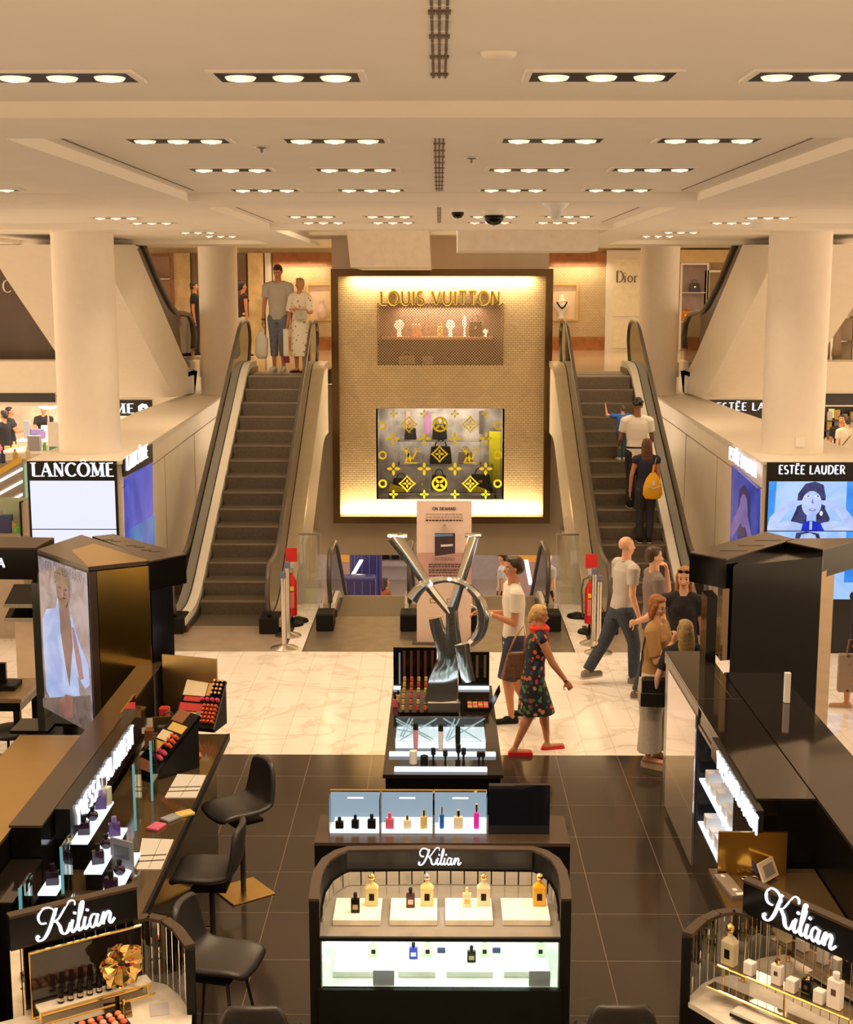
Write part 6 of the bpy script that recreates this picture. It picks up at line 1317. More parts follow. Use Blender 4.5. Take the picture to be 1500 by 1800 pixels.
# rod cube
a = CP(694,1316); b = CP(855,1316); y0_, y1_ = a.y, CP(780,1288).y; z0_ = Zc; z1_ = PY(700,1262,a.y).z
t = thing('rod_display', 'glass display with crossing white light rods below the lipstick bank', 'display case', ((a.x+b.x)/2, a.y, Zc))
mb = MB(); mb.box(a.x, b.x, y1_-.01, y1_, Zc, PY(700,1259,y1_).z); mb.build('dark_back', topb, t)
mb = MB(); mb.box(a.x, b.x, y0_, y0_+.006, Zc+.06, z1_-.003); mb.build('front_glass', glassc, t)
mb = MB(); mb.box(a.x+.005, b.x-.005, y0_+.01, y1_-.012, Zc, Zc+.055); mb.build('lit_base', litw, t)
rodm = glow('pale_rod', (190,215,215), .75)
def rod(p, q):
    P_ = PY(p[0], p[1], y0_+.012); Q = PY(q[0], q[1], y0_+.012); z_ = lambda v: Vector((min(max(v.x,a.x+.01),b.x-.01), v.y+.006, min(max(v.z,Zc+.06),z1_-.01))); P_, Q = z_(P_), z_(Q)
    mb = MB(); mb.tube([P_, Q], .006, 6); mb.build('light_rod', rodm, t)
for p, q in (((695,1262),(762,1300)), ((697,1268),(758,1302)), ((720,1259),(704,1295)), ((726,1259),(708,1296)), ((768,1258),(703,1302)), ((780,1260),(846,1303)), ((800,1259),(784,1301)), ((808,1259),(788,1301)), ((852,1258),(786,1303)), ((695,1282),(740,1290))): rod(p, q)
for i, (py0, py1, x0, x1) in enumerate(((1330,1322,684,872), (1357,1345,693,857))):
    a_ = CP(x0, py0); b_ = CP(x1, py0); mb = MB(); mb.box(a_.x, b_.x, a_.y, a_.y+.06, Zc, Zc+.025); o = mb.build('lit_step', litw, bevel=.005); tag(o, 'white lit display step, %s of two at the front of the centre counter' % ('rear','front')[i], 'display step')
for px, py, h, c_, lb in ((727,1350,.10,'white','pale bottle'),(746,1352,.06,'navy','short black jar'),(762,1352,.12,'navy','wide black brush'),(783,1350,.10,'navy','slim black brush'),(806,1351,.15,'navy','tall black brush'),(815,1349,.12,'navy','second tall black brush'),(842,1349,.09,'navy','left black mascara'),(849,1349,.09,'navy','right black mascara')):
    p = CP(px, 1338); mb = MB(); w = .018 if 'jar' not in lb and 'pale' not in lb else .03; mb.lathe([(0,0),(w*.7,0),(w*.35,h*.3),(w*.5,h*.55),(w,h*.6),(w,h),(0,h)] if 'brush' in lb or 'mascara' in lb else [(0,0),(w,0),(w,h),(0,h)], (0,0,0), 12)
    o = mb.build('makeup_brush' if 'brush' in lb or 'mascara' in lb else 'jar', cm[c_] if c_ != 'navy' else blackm); o.location = (p.x, p.y-.045, Zc); tag(o, lb + ' standing between the two lit steps of the centre counter', 'brush' if 'brush' in lb or 'mascara' in lb else 'jar')
for px, lb, m, hh in ((731,'pink tube with dark cap',mat('pink_tube',(.75,.3,.35),.3),.17),(775,'clear bottle with black label',mat('milk_bottle',(.8,.8,.8),.2),.16),(805,'slim black wand',blackm,.15)):
    p = CP(px, 1318); mb = MB(); mb.lathe([(0,0),(.016,0),(.02,hh*.55),(.02,hh),(0,hh)], (0,0,0), 12); t2 = thing('cosmetic_tube', lb + ' in front of the light rod display', 'cosmetic tube', (p.x, a.y-.03, Zc)); mb.build('tube', m, t2, world=False); mb = MB(); mb.lathe([(0,hh),(.021,hh),(.018,hh+.05),(0,hh+.05)], (0,0,0), 12); mb.build('cap', blackm, t2, world=False)
# chrome monogram
YM = PZ(790,1256,.95).y
def MP(px, py): return PY(px, py, YM)
t = thing('chrome_monogram', 'giant mirror chrome interlaced YSL monogram standing on the centre counter', 'sculpture', (MP(790,1256).x, YM, Zc))
kk = (MP(800,1000)-MP(700,1000)).x/100
def chrome_stroke(pts, ws, dep, yo, name):
    P_ = [MP(x, y) for x, y in pts]; fine = []; fw = []
    for i in range(len(P_)-1):
        a_ = P_[max(i-1,0)]; b_ = P_[i]; c_ = P_[i+1]; d_ = P_[min(i+2,len(P_)-1)]
        for j in range(8):
            u = j/8; fine.append(.5*((2*b_)+(c_-a_)*u+(2*a_-5*b_+4*c_-d_)*u*u+(-a_+3*b_-3*c_+d_)*u**3)); fw.append(ws[i]+(ws[i+1]-ws[i])*u)
    fine.append(P_[-1]); fw.append(ws[-1]); vs = []; k = len(fine)
    for i in range(k):
        tt = (fine[min(i+1,k-1)]-fine[max(i-1,0)]); tt = Vector((tt.x,0,tt.z)).normalized(); n = Vector((-tt.z,0,tt.x)); w = fw[i]*kk*.52; p = fine[i]
        z_ = lambda v: Vector((v.x, v.y, max(v.z, Zc+.002)))
        vs += [z_(p+n*w+Vector((0,yo,0))), z_(p+Vector((0,yo-.014,0))), z_(p-n*w+Vector((0,yo,0))), z_(p-n*w+Vector((0,yo+dep,0))), z_(p+n*w+Vector((0,yo+dep,0)))]
    fs = [(i*5+j, i*5+(j+1)%5, (i+1)*5+(j+1)%5, (i+1)*5+j) for i in range(k-1) for j in range(5)]; fs += [(4,3,2,1,0), tuple((k-1)*5+j for j in range(5))]
    mb = MB(); mb.add(vs, fs); mb.build(name, chrome, t, smooth='auto')
chrome_stroke([(694,944),(722,984),(752,1030),(790,1078)], [26,20,14,10], .07, .0, 'letter_y_arm')
chrome_stroke([(682,943),(716,943)], [5,5], .07, .0, 'serif'); chrome_stroke([(818,942),(846,942)], [5,5], .07, .0, 'serif')
chrome_stroke([(834,944),(822,984),(808,1030),(794,1078)], [18,17,16,18], .07, .0, 'letter_y_arm')
chrome_stroke([(794,1066),(796,1100),(798,1130),(800,1150)], [20,22,26,30], .07, .0, 'letter_y_stem')
chrome_stroke([(724,1052),(738,1034),(762,1021),(792,1018),(822,1030),(843,1054),(850,1084),(843,1112),(826,1130)], [22,17,10,8,10,16,19,18,12], .06, -.05, 'letter_s_top')
chrome_stroke([(766,1088),(772,1112),(784,1140),(788,1165),(780,1200),(774,1240)], [24,26,32,36,50,56], .08, .03, 'letter_s_lower')
chrome_stroke([(812,1132),(817,1160),(824,1198)], [26,22,24], .07, -.02, 'letter_l'); 
mb = MB(); p = MP(785,1256); mb.box(p.x-.16, p.x+.12, YM+.0, YM+.12, Zc, max(Zc+.03, MP(774,1240).z+.02)); mb.build('plinth', chrome, t)
# ---------- lit product boxes behind the centre perfume cabinet
yd = PZ(770,1466,1.28).y; xa, xb = PZ(577,1466,1.28).x, PZ(966,1466,1.28).x
t = thing('back_counter', 'black counter carrying the lit product boxes behind the centre perfume cabinet', 'counter', ((xa+xb)/2, yd, 0))
mb = MB(); mb.box(PZ(553,1480,1.28).x, PZ(1002,1480,1.28).x, yd-.14, yd+.30, 0, 1.26); mb.build('counter_body', blackg, t); mb = MB(); mb.box(PZ(553,1480,1.28).x, PZ(1002,1480,1.28).x, yd-.14, yd+.30, 1.26, 1.28); mb.build('counter_top', browng, t)
zt = PY(770,1388,yd).z; boxes = [(578,668),(669,762),(763,857)]
blu = glow('blue_grey_backlight', (150,172,188), .9)
contents = {0: [(596,.05,.07,'navy','black cube flacon'),(624,.045,.085,'navy','black hexagonal flacon'),(653,.05,.09,'navy','dark flacon with gold label')], 1: [(685,.05,.10,'rose','flacon with red cap'),(716,.045,.085,'cream','small cream flacon'),(745,.04,.12,'gold','flacon with gold collar')],
            2: [(777,.026,.14,'blue','slim blue bottle'),(806,.055,.12,'cream','square cream flacon'),(838,.032,.16,'magenta','tall magenta bottle')]}
cm['blue'] = mat('pack_blue', (.02,.12,.6), .2); cm['magenta'] = mat('pack_magenta', (.75,.03,.55), .2, emit=srgb(150,10,110), estr=.25)
pos_n = ['left','middle','right']
for i, (p0, p1) in enumerate(boxes):
    a_ = PZ(p0,1466,1.281).x; b_ = PZ(p1,1466,1.281).x
    t = thing('light_box', '%s one of three blue grey lit product boxes behind the centre cabinet' % pos_n[i], 'light box', ((a_+b_)/2, yd, 1.281))
    mb = MB(); zt2 = PY(770,1391,yd+.15).z; mb.box(a_+.004, b_-.004, yd+.14, yd+.16, 1.281, zt2); mb.build('backlight', blu, t)
    mb = MB(); mb.box(a_, a_+.004, yd, yd+.16, 1.281, zt2); mb.build('side_glass', glassc, t); mb = MB(); mb.box(b_-.004, b_, yd, yd+.16, 1.281, zt2); mb.build('side_glass', glassc, t)
    mb = MB(); mb.box(a_, b_, yd+.137, yd+.165, zt2, zt2+.008); mb.build('top_trim', goldb, t)
    mb = MB(); mb.box(a_+.006, b_-.006, yd+.005, yd+.135, 1.281, 1.30); mb.build('lit_base', litw, t); mb = MB(); mb.box(a_+.03, b_-.006, yd+.07, yd+.135, 1.30, 1.335); mb.build('lit_riser', litw, t)
    mb = MB(); w_ = .05; mb.box((a_+b_)/2-w_, (a_+b_)/2+w_, yd+.137, yd+.14, zt2-.045, zt2-.035); mb.build('small_heading', white_l, t)
    for px, w, h, c_, lb in contents[i]:
        x = PZ(px,1462,1.30).x; flacon(x, yd+.035, 1.301, w, h, blackg if c_ == 'navy' else cm[c_], (cm['rose'] if 'red' in lb else goldb) if c_ != 'navy' else blackm, '%s in the %s lit product box' % (lb, pos_n[i]))
a_ = PZ(859,1466,1.281).x; t = thing('black_monitor', 'black monitor panel right of the lit product boxes', 'monitor', ((a_+xb)/2, yd, 1.281))
mb = MB(); mb.box(a_, xb, yd, yd+.03, 1.281, PY(900,1380,yd).z); mb.build('panel', mat('monitor_glass', (.006,.007,.012), .05, noise=0, spec=.8), t); mb = MB(); mb.box((a_+xb)/2-.1, (a_+xb)/2+.1, yd+.03, yd+.12, 1.281, 1.30); mb.build('stand_foot', blackm, t)
# ---------- centre perfume cabinet
K = [(543,1580),(545,1556),(551,1530),(566,1508),(588,1494),(612,1487),(770,1485),(938,1487),(962,1494),(984,1508),(998,1530),(1003,1556),(1005,1580)]
KO = [v2(x, y, 1.4) for x, y in K]; cx_ = sum(p[0] for p in KO)/len(KO)
yfK = KO[0][1]; T_ = .055
def inset(P_, d):
    out = []; n = len(P_)
    for i in range(n):
        a = Vector(P_[max(i-1,0)]); b = Vector(P_[min(i+1,n-1)]); tt = (b-a).normalized(); nn = Vector((tt.y,-tt.x)); out.append(tuple(Vector(P_[i]) + nn*d))
    out[0] = (P_[0][0]+d, P_[0][1]); out[-1] = (P_[-1][0]-d, P_[-1][1]); return out
KI = inset(KO, T_)
t = thing('perfume_cabinet', 'black rounded perfume cabinet with two lit marble shelves, bottom centre', 'cabinet', (cx_, yfK, 0))
mb = MB(); n = len(KO)
def ringwall(mb, O_, I_, z0, z1):
    n = len(O_)
    for i in range(n-1): mb.prism([O_[i], O_[i+1], I_[i+1], I_[i]], z0, z1)
ringwall(mb, KO, KI, 0, 1.385); mb.build('shell', blackm, t); mb = MB(); ringwall(mb, KO, KI, 1.385, 1.4); mb.build('rim', browng, t)
xi0, xi1 = KI[0][0], KI[-1][0]; ybk = KI[6][1]
zS = PY(770,1642,yfK).z; zS2 = PY(770,1738,yfK).z
floorpoly = [(x, y) for x, y in KI]
mb = MB(); mb.prism(floorpoly, zS-.035, zS-.018); mb.build('upper_shelf', mat('grey_glass_shelf', (.35,.31,.26), .12, .4), t)
mb = MB(); mb.box(xi0, xi1, yfK-.02, yfK, zS-.034, zS-.014); mb.build('shelf_front_bar', blackm, t)
mb = MB(); mb.prism(floorpoly, zS2-.03, zS2); mb.build('lower_shelf', marblet, t)
mb = MB(); mb.box(xi0-.01, xi1+.01, yfK-.02, yfK+.02, 0, zS2); mb.build('front_panel', blackm, t)
mb = MB(); mb.box(PY(598,1500,ybk).x, PY(935,1500,ybk).x, ybk-.03, ybk-.012, PY(770,1524,ybk).z, 1.392); mb.build('header_panel', signb, t)
q = PY(773, 1521, ybk-.04); mb = place(kilian_mb(PY(811,1521,ybk).x-PY(736,1521,ybk).x), (q.x, ybk-.031, q.z), (1,0,0), (0,0,1)); mb.build('brand_lettering', white_l, t)
# mirror strips following the back, upper and lower
KM = inset(KI, .010)
for i in range(1, n-2):
    p, q = Vector(KM[i]), Vector(KM[i+1]); L = (q-p).length; m_ = max(1, int(L/.07))
    for j in range(m_):
        a_ = p.lerp(q, j/m_); b_ = p.lerp(q, (j+.9)/m_); d_ = (b_-a_).normalized(); nn = Vector((d_.y,-d_.x))*.004
        mb = MB(); mb.prism([tuple(a_), tuple(b_), tuple(b_+nn), tuple(a_+nn)], zS-.015, 1.27); mb.build('mirror_strip', silverm, t)
glowg = glow('pale_green_light_panel', (225,255,238), .95)
mb = MB(); ringwall(mb, inset(KI,.006), inset(KI,.012), zS2+.002, zS-.045); mb.build('lower_lit_back', mat('pale_green_glass', (.75,.85,.78), .15), t)
mb = MB(); mb.prism([(x*.995+cx_*.005, y) for x, y in inset(KI,.03)], zS-.047, zS-.037); mb.build('lower_light_panel', glow('cabinet_light', (235,255,245), 4.2), t)
mb = MB(); mb.box(xi0, xi1, yfK-.012, yfK-.006, zS2, zS-.04); mb.build('lower_front_glass', glassc, t)
area('cabinet_upper_light', (cx_, yfK+.2, 1.9), .8, 7, (1,.85,.65), size_y=.3)
def marble_block(px0, px1, pyf, pyb, z, h, lab):
    a_ = PZ(px0, pyf, z+h); b_ = PZ(px1, pyf, z+h); yb_ = PZ(px0, pyb, z+h).y
    mb = MB(); mb.box(a_.x, b_.x, a_.y, yb_, z, z+h); return tag(mb.build('marble_block', marblet, bevel=.003), lab, 'display block', 'white marble display blocks')
zU = zS-.017; order = ['leftmost','second from left','third from left','rightmost']
for i, (x0, x1) in enumerate(((585,669),(685,769),(783,867),(884,968))): marble_block(x0, x1, 1617, 1578, zU, .034, '%s white marble block on the upper shelf of the centre cabinet' % order[i])
for i, (x0, x1) in enumerate(((585,690),(700,766),(785,867),(886,968))): marble_block(x0, x1, 1708, 1660, zS2+.001, .034, '%s white marble block on the lower lit shelf of the centre cabinet' % order[i])
clearg = mat('perfume_clear_glass', (.85,.75,.50), .06, trans=.0, noise=.05, alpha=.55); amber = mat('amber_perfume', (.85,.45,.03), .08, noise=.05, alpha=.85); yelg = mat('pale_yellow_perfume', (.82,.72,.30), .08, noise=.05, alpha=.7)
def grand(x, y, z, h, m, capm, lab, labm=None, w=None):
    w = w or h*.36; o = thing('perfume_bottle', lab, 'perfume bottle', (x, y, z))
    mb = MB(); mb.box(-w/2,w/2,-w*.32,w*.32,0,h*.56); mb.build('flask', m, o, bevel=.006, world=False)
    mb = MB(); mb.add([(-w/2,-w*.32,h*.56),(w/2,-w*.32,h*.56),(w/2,w*.32,h*.56),(-w/2,w*.32,h*.56),(-w*.2,-w*.2,h*.68),(w*.2,-w*.2,h*.68),(w*.2,w*.2,h*.68),(-w*.2,w*.2,h*.68)], [(0,3,2,1),(4,5,6,7),(0,1,5,4),(1,2,6,5),(2,3,7,6),(3,0,4,7)]); mb.lathe([(w*.2,h*.68),(w*.16,h*.76),(w*.16,h*.78)], (0,0,0), 12); mb.build('shoulder', m, o, world=False)
    mb = MB(); mb.lathe([(0,h*.78),(w*.22,h*.80)], (0,0,0), 12); mb.ball((0,0,h*.88), w*.28, w*.28, h*.12, 14); mb.build('ball_cap', capm, o, smooth=True, world=False)
    mb = MB(); mb.box(-w*.2,w*.2,-w*.34,-w*.325,h*.18,h*.40); mb.build('label_plate', labm or blackm, o, world=False); return o
zb_ = zU+.035
def up(px, py): return PZ(px, py, zb_)
def small(px, py, m, lab, z, h=.115, cap=blackm, lm=None):
    p = PZ(px, py, z); o = thing('perfume_bottle', lab, 'perfume bottle', (p.x, p.y, z))
    w = .048; mb = MB(); mb.box(-w/2,w/2,-w*.3,w*.3,0,h*.68); mb.build('flask', m, o, bevel=.004, world=False); mb = MB(); mb.lathe([(w*.14,h*.68),(w*.14,h*.74),(w*.2,h*.74),(w*.22,h*.95),(w*.1,h),(0,h)], (0,0,0), 12); mb.build('cap', cap, o, world=False)
    mb = MB(); mb.box(-w*.3,w*.3,-w*.33,-w*.305,h*.18,h*.42); mb.build('label_plate', lm or mat('dull_gold_label', (.45,.33,.12), .4), o, world=False)
small(625, 1603, blackg, 'black perfume bottle on the leftmost upper block of the centre cabinet', zb_); small(722, 1594, mat('dark_wine_glass', (.05,.02,.015), .1), 'dark wine perfume bottle on the second upper block of the centre cabinet', zb_, lm=mat('pink_label', (.7,.45,.4), .5)); small(821, 1593, clearg, 'clear perfume bottle with orange label on the third upper block', zb_, cap=goldb, lm=mat('orange_label', (.8,.4,.1), .5))
for px, m, lb in ((654, yelg, 'tall pale yellow decanter with gold ball cap on the leftmost upper block'), (751, yelg, 'tall pale yellow decanter with silver ball cap on the second upper block'), (850, clearg, 'tall clear decanter with gold ball cap on the third upper block'), (948, amber, 'tall amber decanter with dark gold ball cap on the rightmost upper block')):
    p = up(px, 1590); grand(p.x, p.y, zb_, .185, m, steel if 'silver' in lb else goldb, lb, w=.072)
zl_ = zS2+.036
small(727, 1684, mat('cobalt_glass', (.03,.03,.45), .1), 'cobalt blue perfume bottle with black cap on the lower lit shelf', zl_, .095, lm=paper); small(829, 1690, blackg, 'black perfume bottle on the lower lit shelf of the centre cabinet', zl_, .095)
paleg = mat('pale_green_perfume', (.72,.80,.55), .08, alpha=.5)
for px, lb in ((657,'leftmost pale green decanter on the lower lit shelf'),(752,'second pale green decanter on the lower lit shelf, right of the blue bottle'),(852,'third pale green decanter on the lower lit shelf, right of the black bottle'),(950,'rightmost pale green decanter on the lower lit shelf')):
    p = PZ(px, 1680, zl_); grand(p.x, p.y, zl_, .115, paleg, goldb, lb, w=.058)
for px, lb in ((678,'left'),(776,'middle'),(873,'right')):
    p = PZ(px, 1674, zS2+.002); box_thing('price_tag', (p.x, p.y, zS2+.001), .045, .012, .03, cm['navy'], 'small dark price tag, %s of three on the lower lit shelf' % lb, 'price tag')
for px, lb in ((675,'left'),(948,'right')):
    p = PZ(px, 1728, zS2+.002); o = box_thing('name_card', (p.x, yfK+.035, zS2+.001), .115, .006, .085, mat('lilac_card', (.58,.54,.60), .4), '%s grey lilac acrylic card at the front of the lower lit shelf' % lb, 'card', 0, .001)

# ---------- side perfume counters (left and right bottom)
def side_counter(nm, b0, b1, w_pts, mz, lab, sgn):
    """b0,b1: plan ends of the sign board (left,right as read); w_pts: plan path of the curved wing"""
    t = thing('perfume_counter', lab, 'counter', (*lerp2(b0,b1,.5), 0))
    d = Vector((b1[0]-b0[0], b1[1]-b0[1], 0)); L = d.length; d.normalize(); n = Vector((d.y,-d.x,0))
    if n.y > 0: n = -n
    mb = vplane(b0, b1, 1.205, 1.385, -.02, .04) ; mb.build('sign_board', signb, t); mb = vplane(b0, b1, 1.385, 1.4, -.03, .06); mb.build('board_rim', browng, t)
    mid = Vector((*lerp2(b0,b1,.5), 0)); q = mid + n*.022 + Vector((0,0,1.228)) + d*(0 if sgn < 0 else .0)
    mb = place(kilian_mb(L*.62), q, d, (0,0,1)); mb.build('brand_lettering', white_l, t)
    # lower back: mirror strips between marble and board
    m_ = int(L/.055)
    for j in range(m_):
        a_ = Vector((*b0,0)) + d*(L*j/m_); b_ = a_ + d*(L/m_*.9); mb = vplane((a_.x,a_.y),(b_.x,b_.y), mz, 1.205, -.006, .006); mb.build('mirror_strip', mirror, t)
    W_ = [Vector((*p,0)) for p in w_pts]
    for i in range(len(W_)-1):
        a_, b_ = W_[i], W_[i+1]; dd = (b_-a_).normalized(); nn = Vector((-dd.y, dd.x, 0))*.028
        mb = MB(); mb.prism([tuple((a_-nn)[:2]), tuple((b_-nn)[:2]), tuple((b_+nn)[:2]), tuple((a_+nn)[:2])], 1.185, 1.205); mb.build('wing_rim', browng, t)
        mb = MB(); mb.prism([tuple((a_-nn*.2)[:2]), tuple((b_-nn*.2)[:2]), tuple((b_+nn*.2)[:2]), tuple((a_+nn*.2)[:2])], mz-.06, 1.185); mb.build('wing_glass', glass('smoked_glass', (.45,.42,.38), .03, .2), t)
        for kf in (.15, .6):
            c_ = a_.lerp(b_, kf); mb = MB(); mb.box(c_.x-.006, c_.x+.006, c_.y-.006, c_.y+.006, mz, 1.185); mb.build('mirror_rod', silverm, t)
    e = W_[-1]; mb = MB(); mb.box(e.x-.022, e.x+.022, e.y-.022, e.y+.022, 0, 1.185); mb.build('end_post', blackm, t)
    return t, d, n, L, mid
ZK = .82
bR0, bR1 = v2(1312,1543,1.4), v2(1520,1634,1.4)
wR = [v2(1318,1606,1.2), v2(1290,1600,1.2), v2(1262,1604,1.2), v2(1236,1616,1.2), v2(1208,1641,1.2)]
t, d, n, L, mid = side_counter('right', bR0, bR1, wR, ZK, 'curved perfume counter with white script name board and marble trays, bottom right', 1)
pr = [wR[-1], wR[-2], wR[-3], wR[-4], bR0, (bR1[0]+.5, bR1[1]-.65), (bR1[0]+.5, bR1[1]-1.4), (1.62,6.4)]
mb = MB(); mb.prism(pr, 0, ZK-.03); mb.build('counter_body', blackm, t); mb = MB(); mb.prism(pr, ZK-.03, ZK); mb.build('marble_top', marblet, t); mb = MB(); mb.prism(pr, ZK-.034, ZK-.028)
# gold rail shelf
def rail_shelf(t, p0, p1, z, dpt, nrm, nm='gold_rail'):
    a_ = Vector((*p0, z)); b_ = Vector((*p1, z)); mb = MB(); mb.tube([a_+nrm*dpt, b_+nrm*dpt], .007, 8); mb.build(nm, goldb, t)
    mb = MB(); q = [a_, b_, b_+nrm*dpt, a_+nrm*dpt]; mb.slab([v+Vector((0,0,-.004)) for v in q], (0,0,.006)); mb.build('mirror_shelf', mat('smoked_shelf', (.35,.28,.18), .06, .9), t)
rA, rB = v2(1276,1684,1.0), v2(1512,1780,1.0)
g = thing('gold_shelf_rail', 'long gold edged perfume shelf above the right marble tray', 'shelf', (*lerp2(rA,rB,.5), 1.0))
dR = Vector((rB[0]-rA[0], rB[1]-rA[1], 0)).normalized(); nR = Vector((dR.y,-dR.x,0)); nR = nR if nR.y < 0 else -nR
rail_shelf(g, rA, rB, 1.0, .10, nR); 
for k in (.03,.5,.97):
    p = Vector((*lerp2(rA,rB,k),0)) + nR*.05; mb = MB(); mb.tube([(p.x,p.y,ZK+.001),(p.x,p.y,.995)], .006, 8); mb.build('gold_leg', goldb, g)
rail_shelf(g, tuple((Vector(rA)+Vector(nR[:2])*.10)), tuple((Vector(rB)+Vector(nR[:2])*.10)), .90, .07, nR, 'lower_gold_rail')
def onrail(k, off=.05): p = Vector((*lerp2(rA,rB,k),0)) + nR*off; return p.x, p.y
rzR = math.atan2(dR.y, dR.x)
o = grand(*onrail(.07), 1.003, .235, clearg, goldb, 'largest clear decanter with gold stopper at the left end of the right gold shelf', w=.082); o.rotation_euler = (0,0,rzR)
def slab_bottle(k, h, m, lab, cap, w=.06):
    x, y = onrail(k); o = thing('perfume_bottle', lab, 'perfume bottle', (x, y, 1.003), rzR)
    mb = MB(); mb.box(-w/2,w/2,-w*.3,w*.3,0,h*.8); mb.build('flask', m, o, bevel=.004, world=False); mb = MB(); mb.lathe([(w*.18,h*.8),(w*.12,h*.86),(w*.25,h*.88),(w*.25,h),(0,h)], (0,0,0), 12); mb.build('cap', cap, o, world=False)
    mb = MB(); mb.box(-w*.18,w*.18,-w*.32,-w*.305,h*.38,h*.56); mb.build('label_plate', mat('brown_label', (.10,.05,.04), .5), o, world=False)
whitebot = mat('white_lacquer_bottle', (.85,.82,.80), .15)
slab_bottle(.44, .135, whitebot, 'white bottle with small gold cap on the right gold shelf', goldb); slab_bottle(.66, .115, blackg, 'black bottle with gold ring cap on the right gold shelf', goldb, .055); slab_bottle(.86, .19, whitebot, 'tall white bottle with white cap at the right end of the gold shelf', whitebot, .075)
for k, lb in ((.24,'beside the clear decanter'),(.56,'between the white and the black bottle'),(.76,'between the black and the tall white bottle')):
    x, y = onrail(k, .06); o = box_thing('gift_box', (x, y, 1.003), .055, .05, .07, paper, 'small white box %s on the gold shelf' % lb, 'box', rzR)
o = thing('tray_stand', 'dark gold legged tray holding a white bottle on the right marble top', 'tray', (*v2(1345,1790,ZK+.04), ZK+.001), rzR)
mb = MB(); mb.box(-.16,.22,-.07,.07,.03,.045); mb.build('tray', marblet, o, world=False); mb = MB(); mb.box(-.165,.225,-.075,.075,.015,.03); mb.build('tray_rim', blackm, o, world=False)
for sx in (-.14,.2):
    for sy in (-.05,.05): mb = MB(); mb.tube([(sx,sy,0),(sx,sy,.016)], .006, 6); mb.build('tray_leg', goldb, o, world=False)
p = v2(1303,1755,ZK); x = thing('perfume_bottle', 'pale bottle with gold collar standing on the right marble top before the rail', 'perfume bottle', (p[0]+.01, p[1], ZK+.001), rzR)
mb = MB(); mb.box(-.028,.028,-.018,.018,0,.10); mb.build('flask', whitebot, x, bevel=.003, world=False); mb = MB(); mb.lathe([(.01,.10),(.014,.105),(.014,.14),(0,.14)], (0,0,0), 12); mb.build('cap', goldb, x, world=False)
# left
bL0, bL1 = v2(14,1608,1.4), v2(238,1555,1.4)
wL = [v2(232,1616,1.2), v2(262,1610,1.2), v2(290,1616,1.2), v2(312,1632,1.2), v2(334,1662,1.2)]
t, d, n, L, mid = side_counter('left', bL0, bL1, wL, ZK, 'curved perfume counter with white script name board, gold framed mirror and flower, bottom left', -1)
pl_ = [wL[-1], wL[-2], wL[-3], wL[-4], bL1, bL0, (bL0[0]-.35, bL0[1]-.2), (bL0[0]-.1, bL0[1]-1.2), (-1.25, 6.35)]
mb = MB(); mb.prism(pl_, 0, ZK-.03); mb.build('counter_body', blackm, t); mb = MB(); mb.prism(pl_, ZK-.03, ZK); mb.build('marble_top', marblet, t)
# gold framed black mirror in front of the board
nL = n; f0 = Vector((*lerp2(bL0,bL1,.12),0)) + nL*.05; f1 = Vector((*lerp2(bL0,bL1,1.0),0)) + nL*.05
g = thing('framed_mirror', 'black mirror in a thin gold frame below the left script name board', 'mirror', (*(f0.lerp(f1,.5))[:2], ZK+.001))
zf = 1.19; mb = MB(); mb.slab([f0+Vector((0,0,ZK+.002)), f1+Vector((0,0,ZK+.002)), f1+Vector((0,0,zf)), f0+Vector((0,0,zf))], nL*.006); mb.build('mirror_plate', topb, g)
mb = MB(); e_ = nL*.012; mb.tube([f0+e_+Vector((0,0,ZK+.008)), f0+e_+Vector((0,0,zf)), f1+e_+Vector((0,0,zf)), f1+e_+Vector((0,0,ZK+.008))], .009, 8, closed=True); mb.build('gold_frame', goldb, g)
# gold shelf with bottles & flower
s0 = Vector((*lerp2(bL0,bL1,.14),0)) + nL*.13; s1 = Vector((*lerp2(bL0,bL1,1.02),0)) + nL*.13
g = thing('gold_shelf', 'gold railed marble ledge in front of the left mirror', 'shelf', (*(s0.lerp(s1,.5))[:2], .9))
mb = MB(); mb.slab([s0-nL*.05+Vector((0,0,.895)), s1-nL*.05+Vector((0,0,.895)), s1+nL*.05+Vector((0,0,.895)), s0+nL*.05+Vector((0,0,.895))], (0,0,.015)); mb.build('ledge', marblet, g)
mb = MB(); mb.tube([s0+nL*.052+Vector((0,0,.905)), s1+nL*.052+Vector((0,0,.905))], .008, 8); mb.build('gold_rail', goldb, g); mb = MB(); mb.tube([s0+nL*.085+Vector((0,0,.86)), s1+nL*.085+Vector((0,0,.86))], .007, 8); mb.build('gold_rail', goldb, g)
for k in (.02,.98):
    p = s0.lerp(s1,k); mb = MB(); mb.tube([p+Vector((0,0,ZK+.001)), p+Vector((0,0,.895))], .008, 8); mb.build('gold_leg', goldb, g)
for i in range(6):
    p = s0.lerp(s1, .20+.085*i) + nL*.0; o = thing('lipstick', 'x', 'lipstick', (p.x, p.y, .911), .3, 'upright black lipstick cases'); o['label'] = 'upright black lipstick case with clear cap, %s of six on the left marble ledge' % ('first','second','third','fourth','fifth','sixth')[i]
    mb = MB(); mb.lathe([(0,0),(.017,0),(.017,.05),(.014,.055),(.014,.085),(0,.09)], (0,0,0), 14); mb.build('case', blackg, o, world=False); mb = MB(); mb.lathe([(.0172,.012),(.0172,.03),(.0178,.03),(.0178,.012)], (0,0,0), 14); mb.build('pale_band', steel, o, world=False)
p = s0.lerp(s1, .74); fl = thing('gold_flower', 'large gold metal flower holding two red lipsticks, in front of the left mirror', 'ornament', (p.x, p.y, .911))
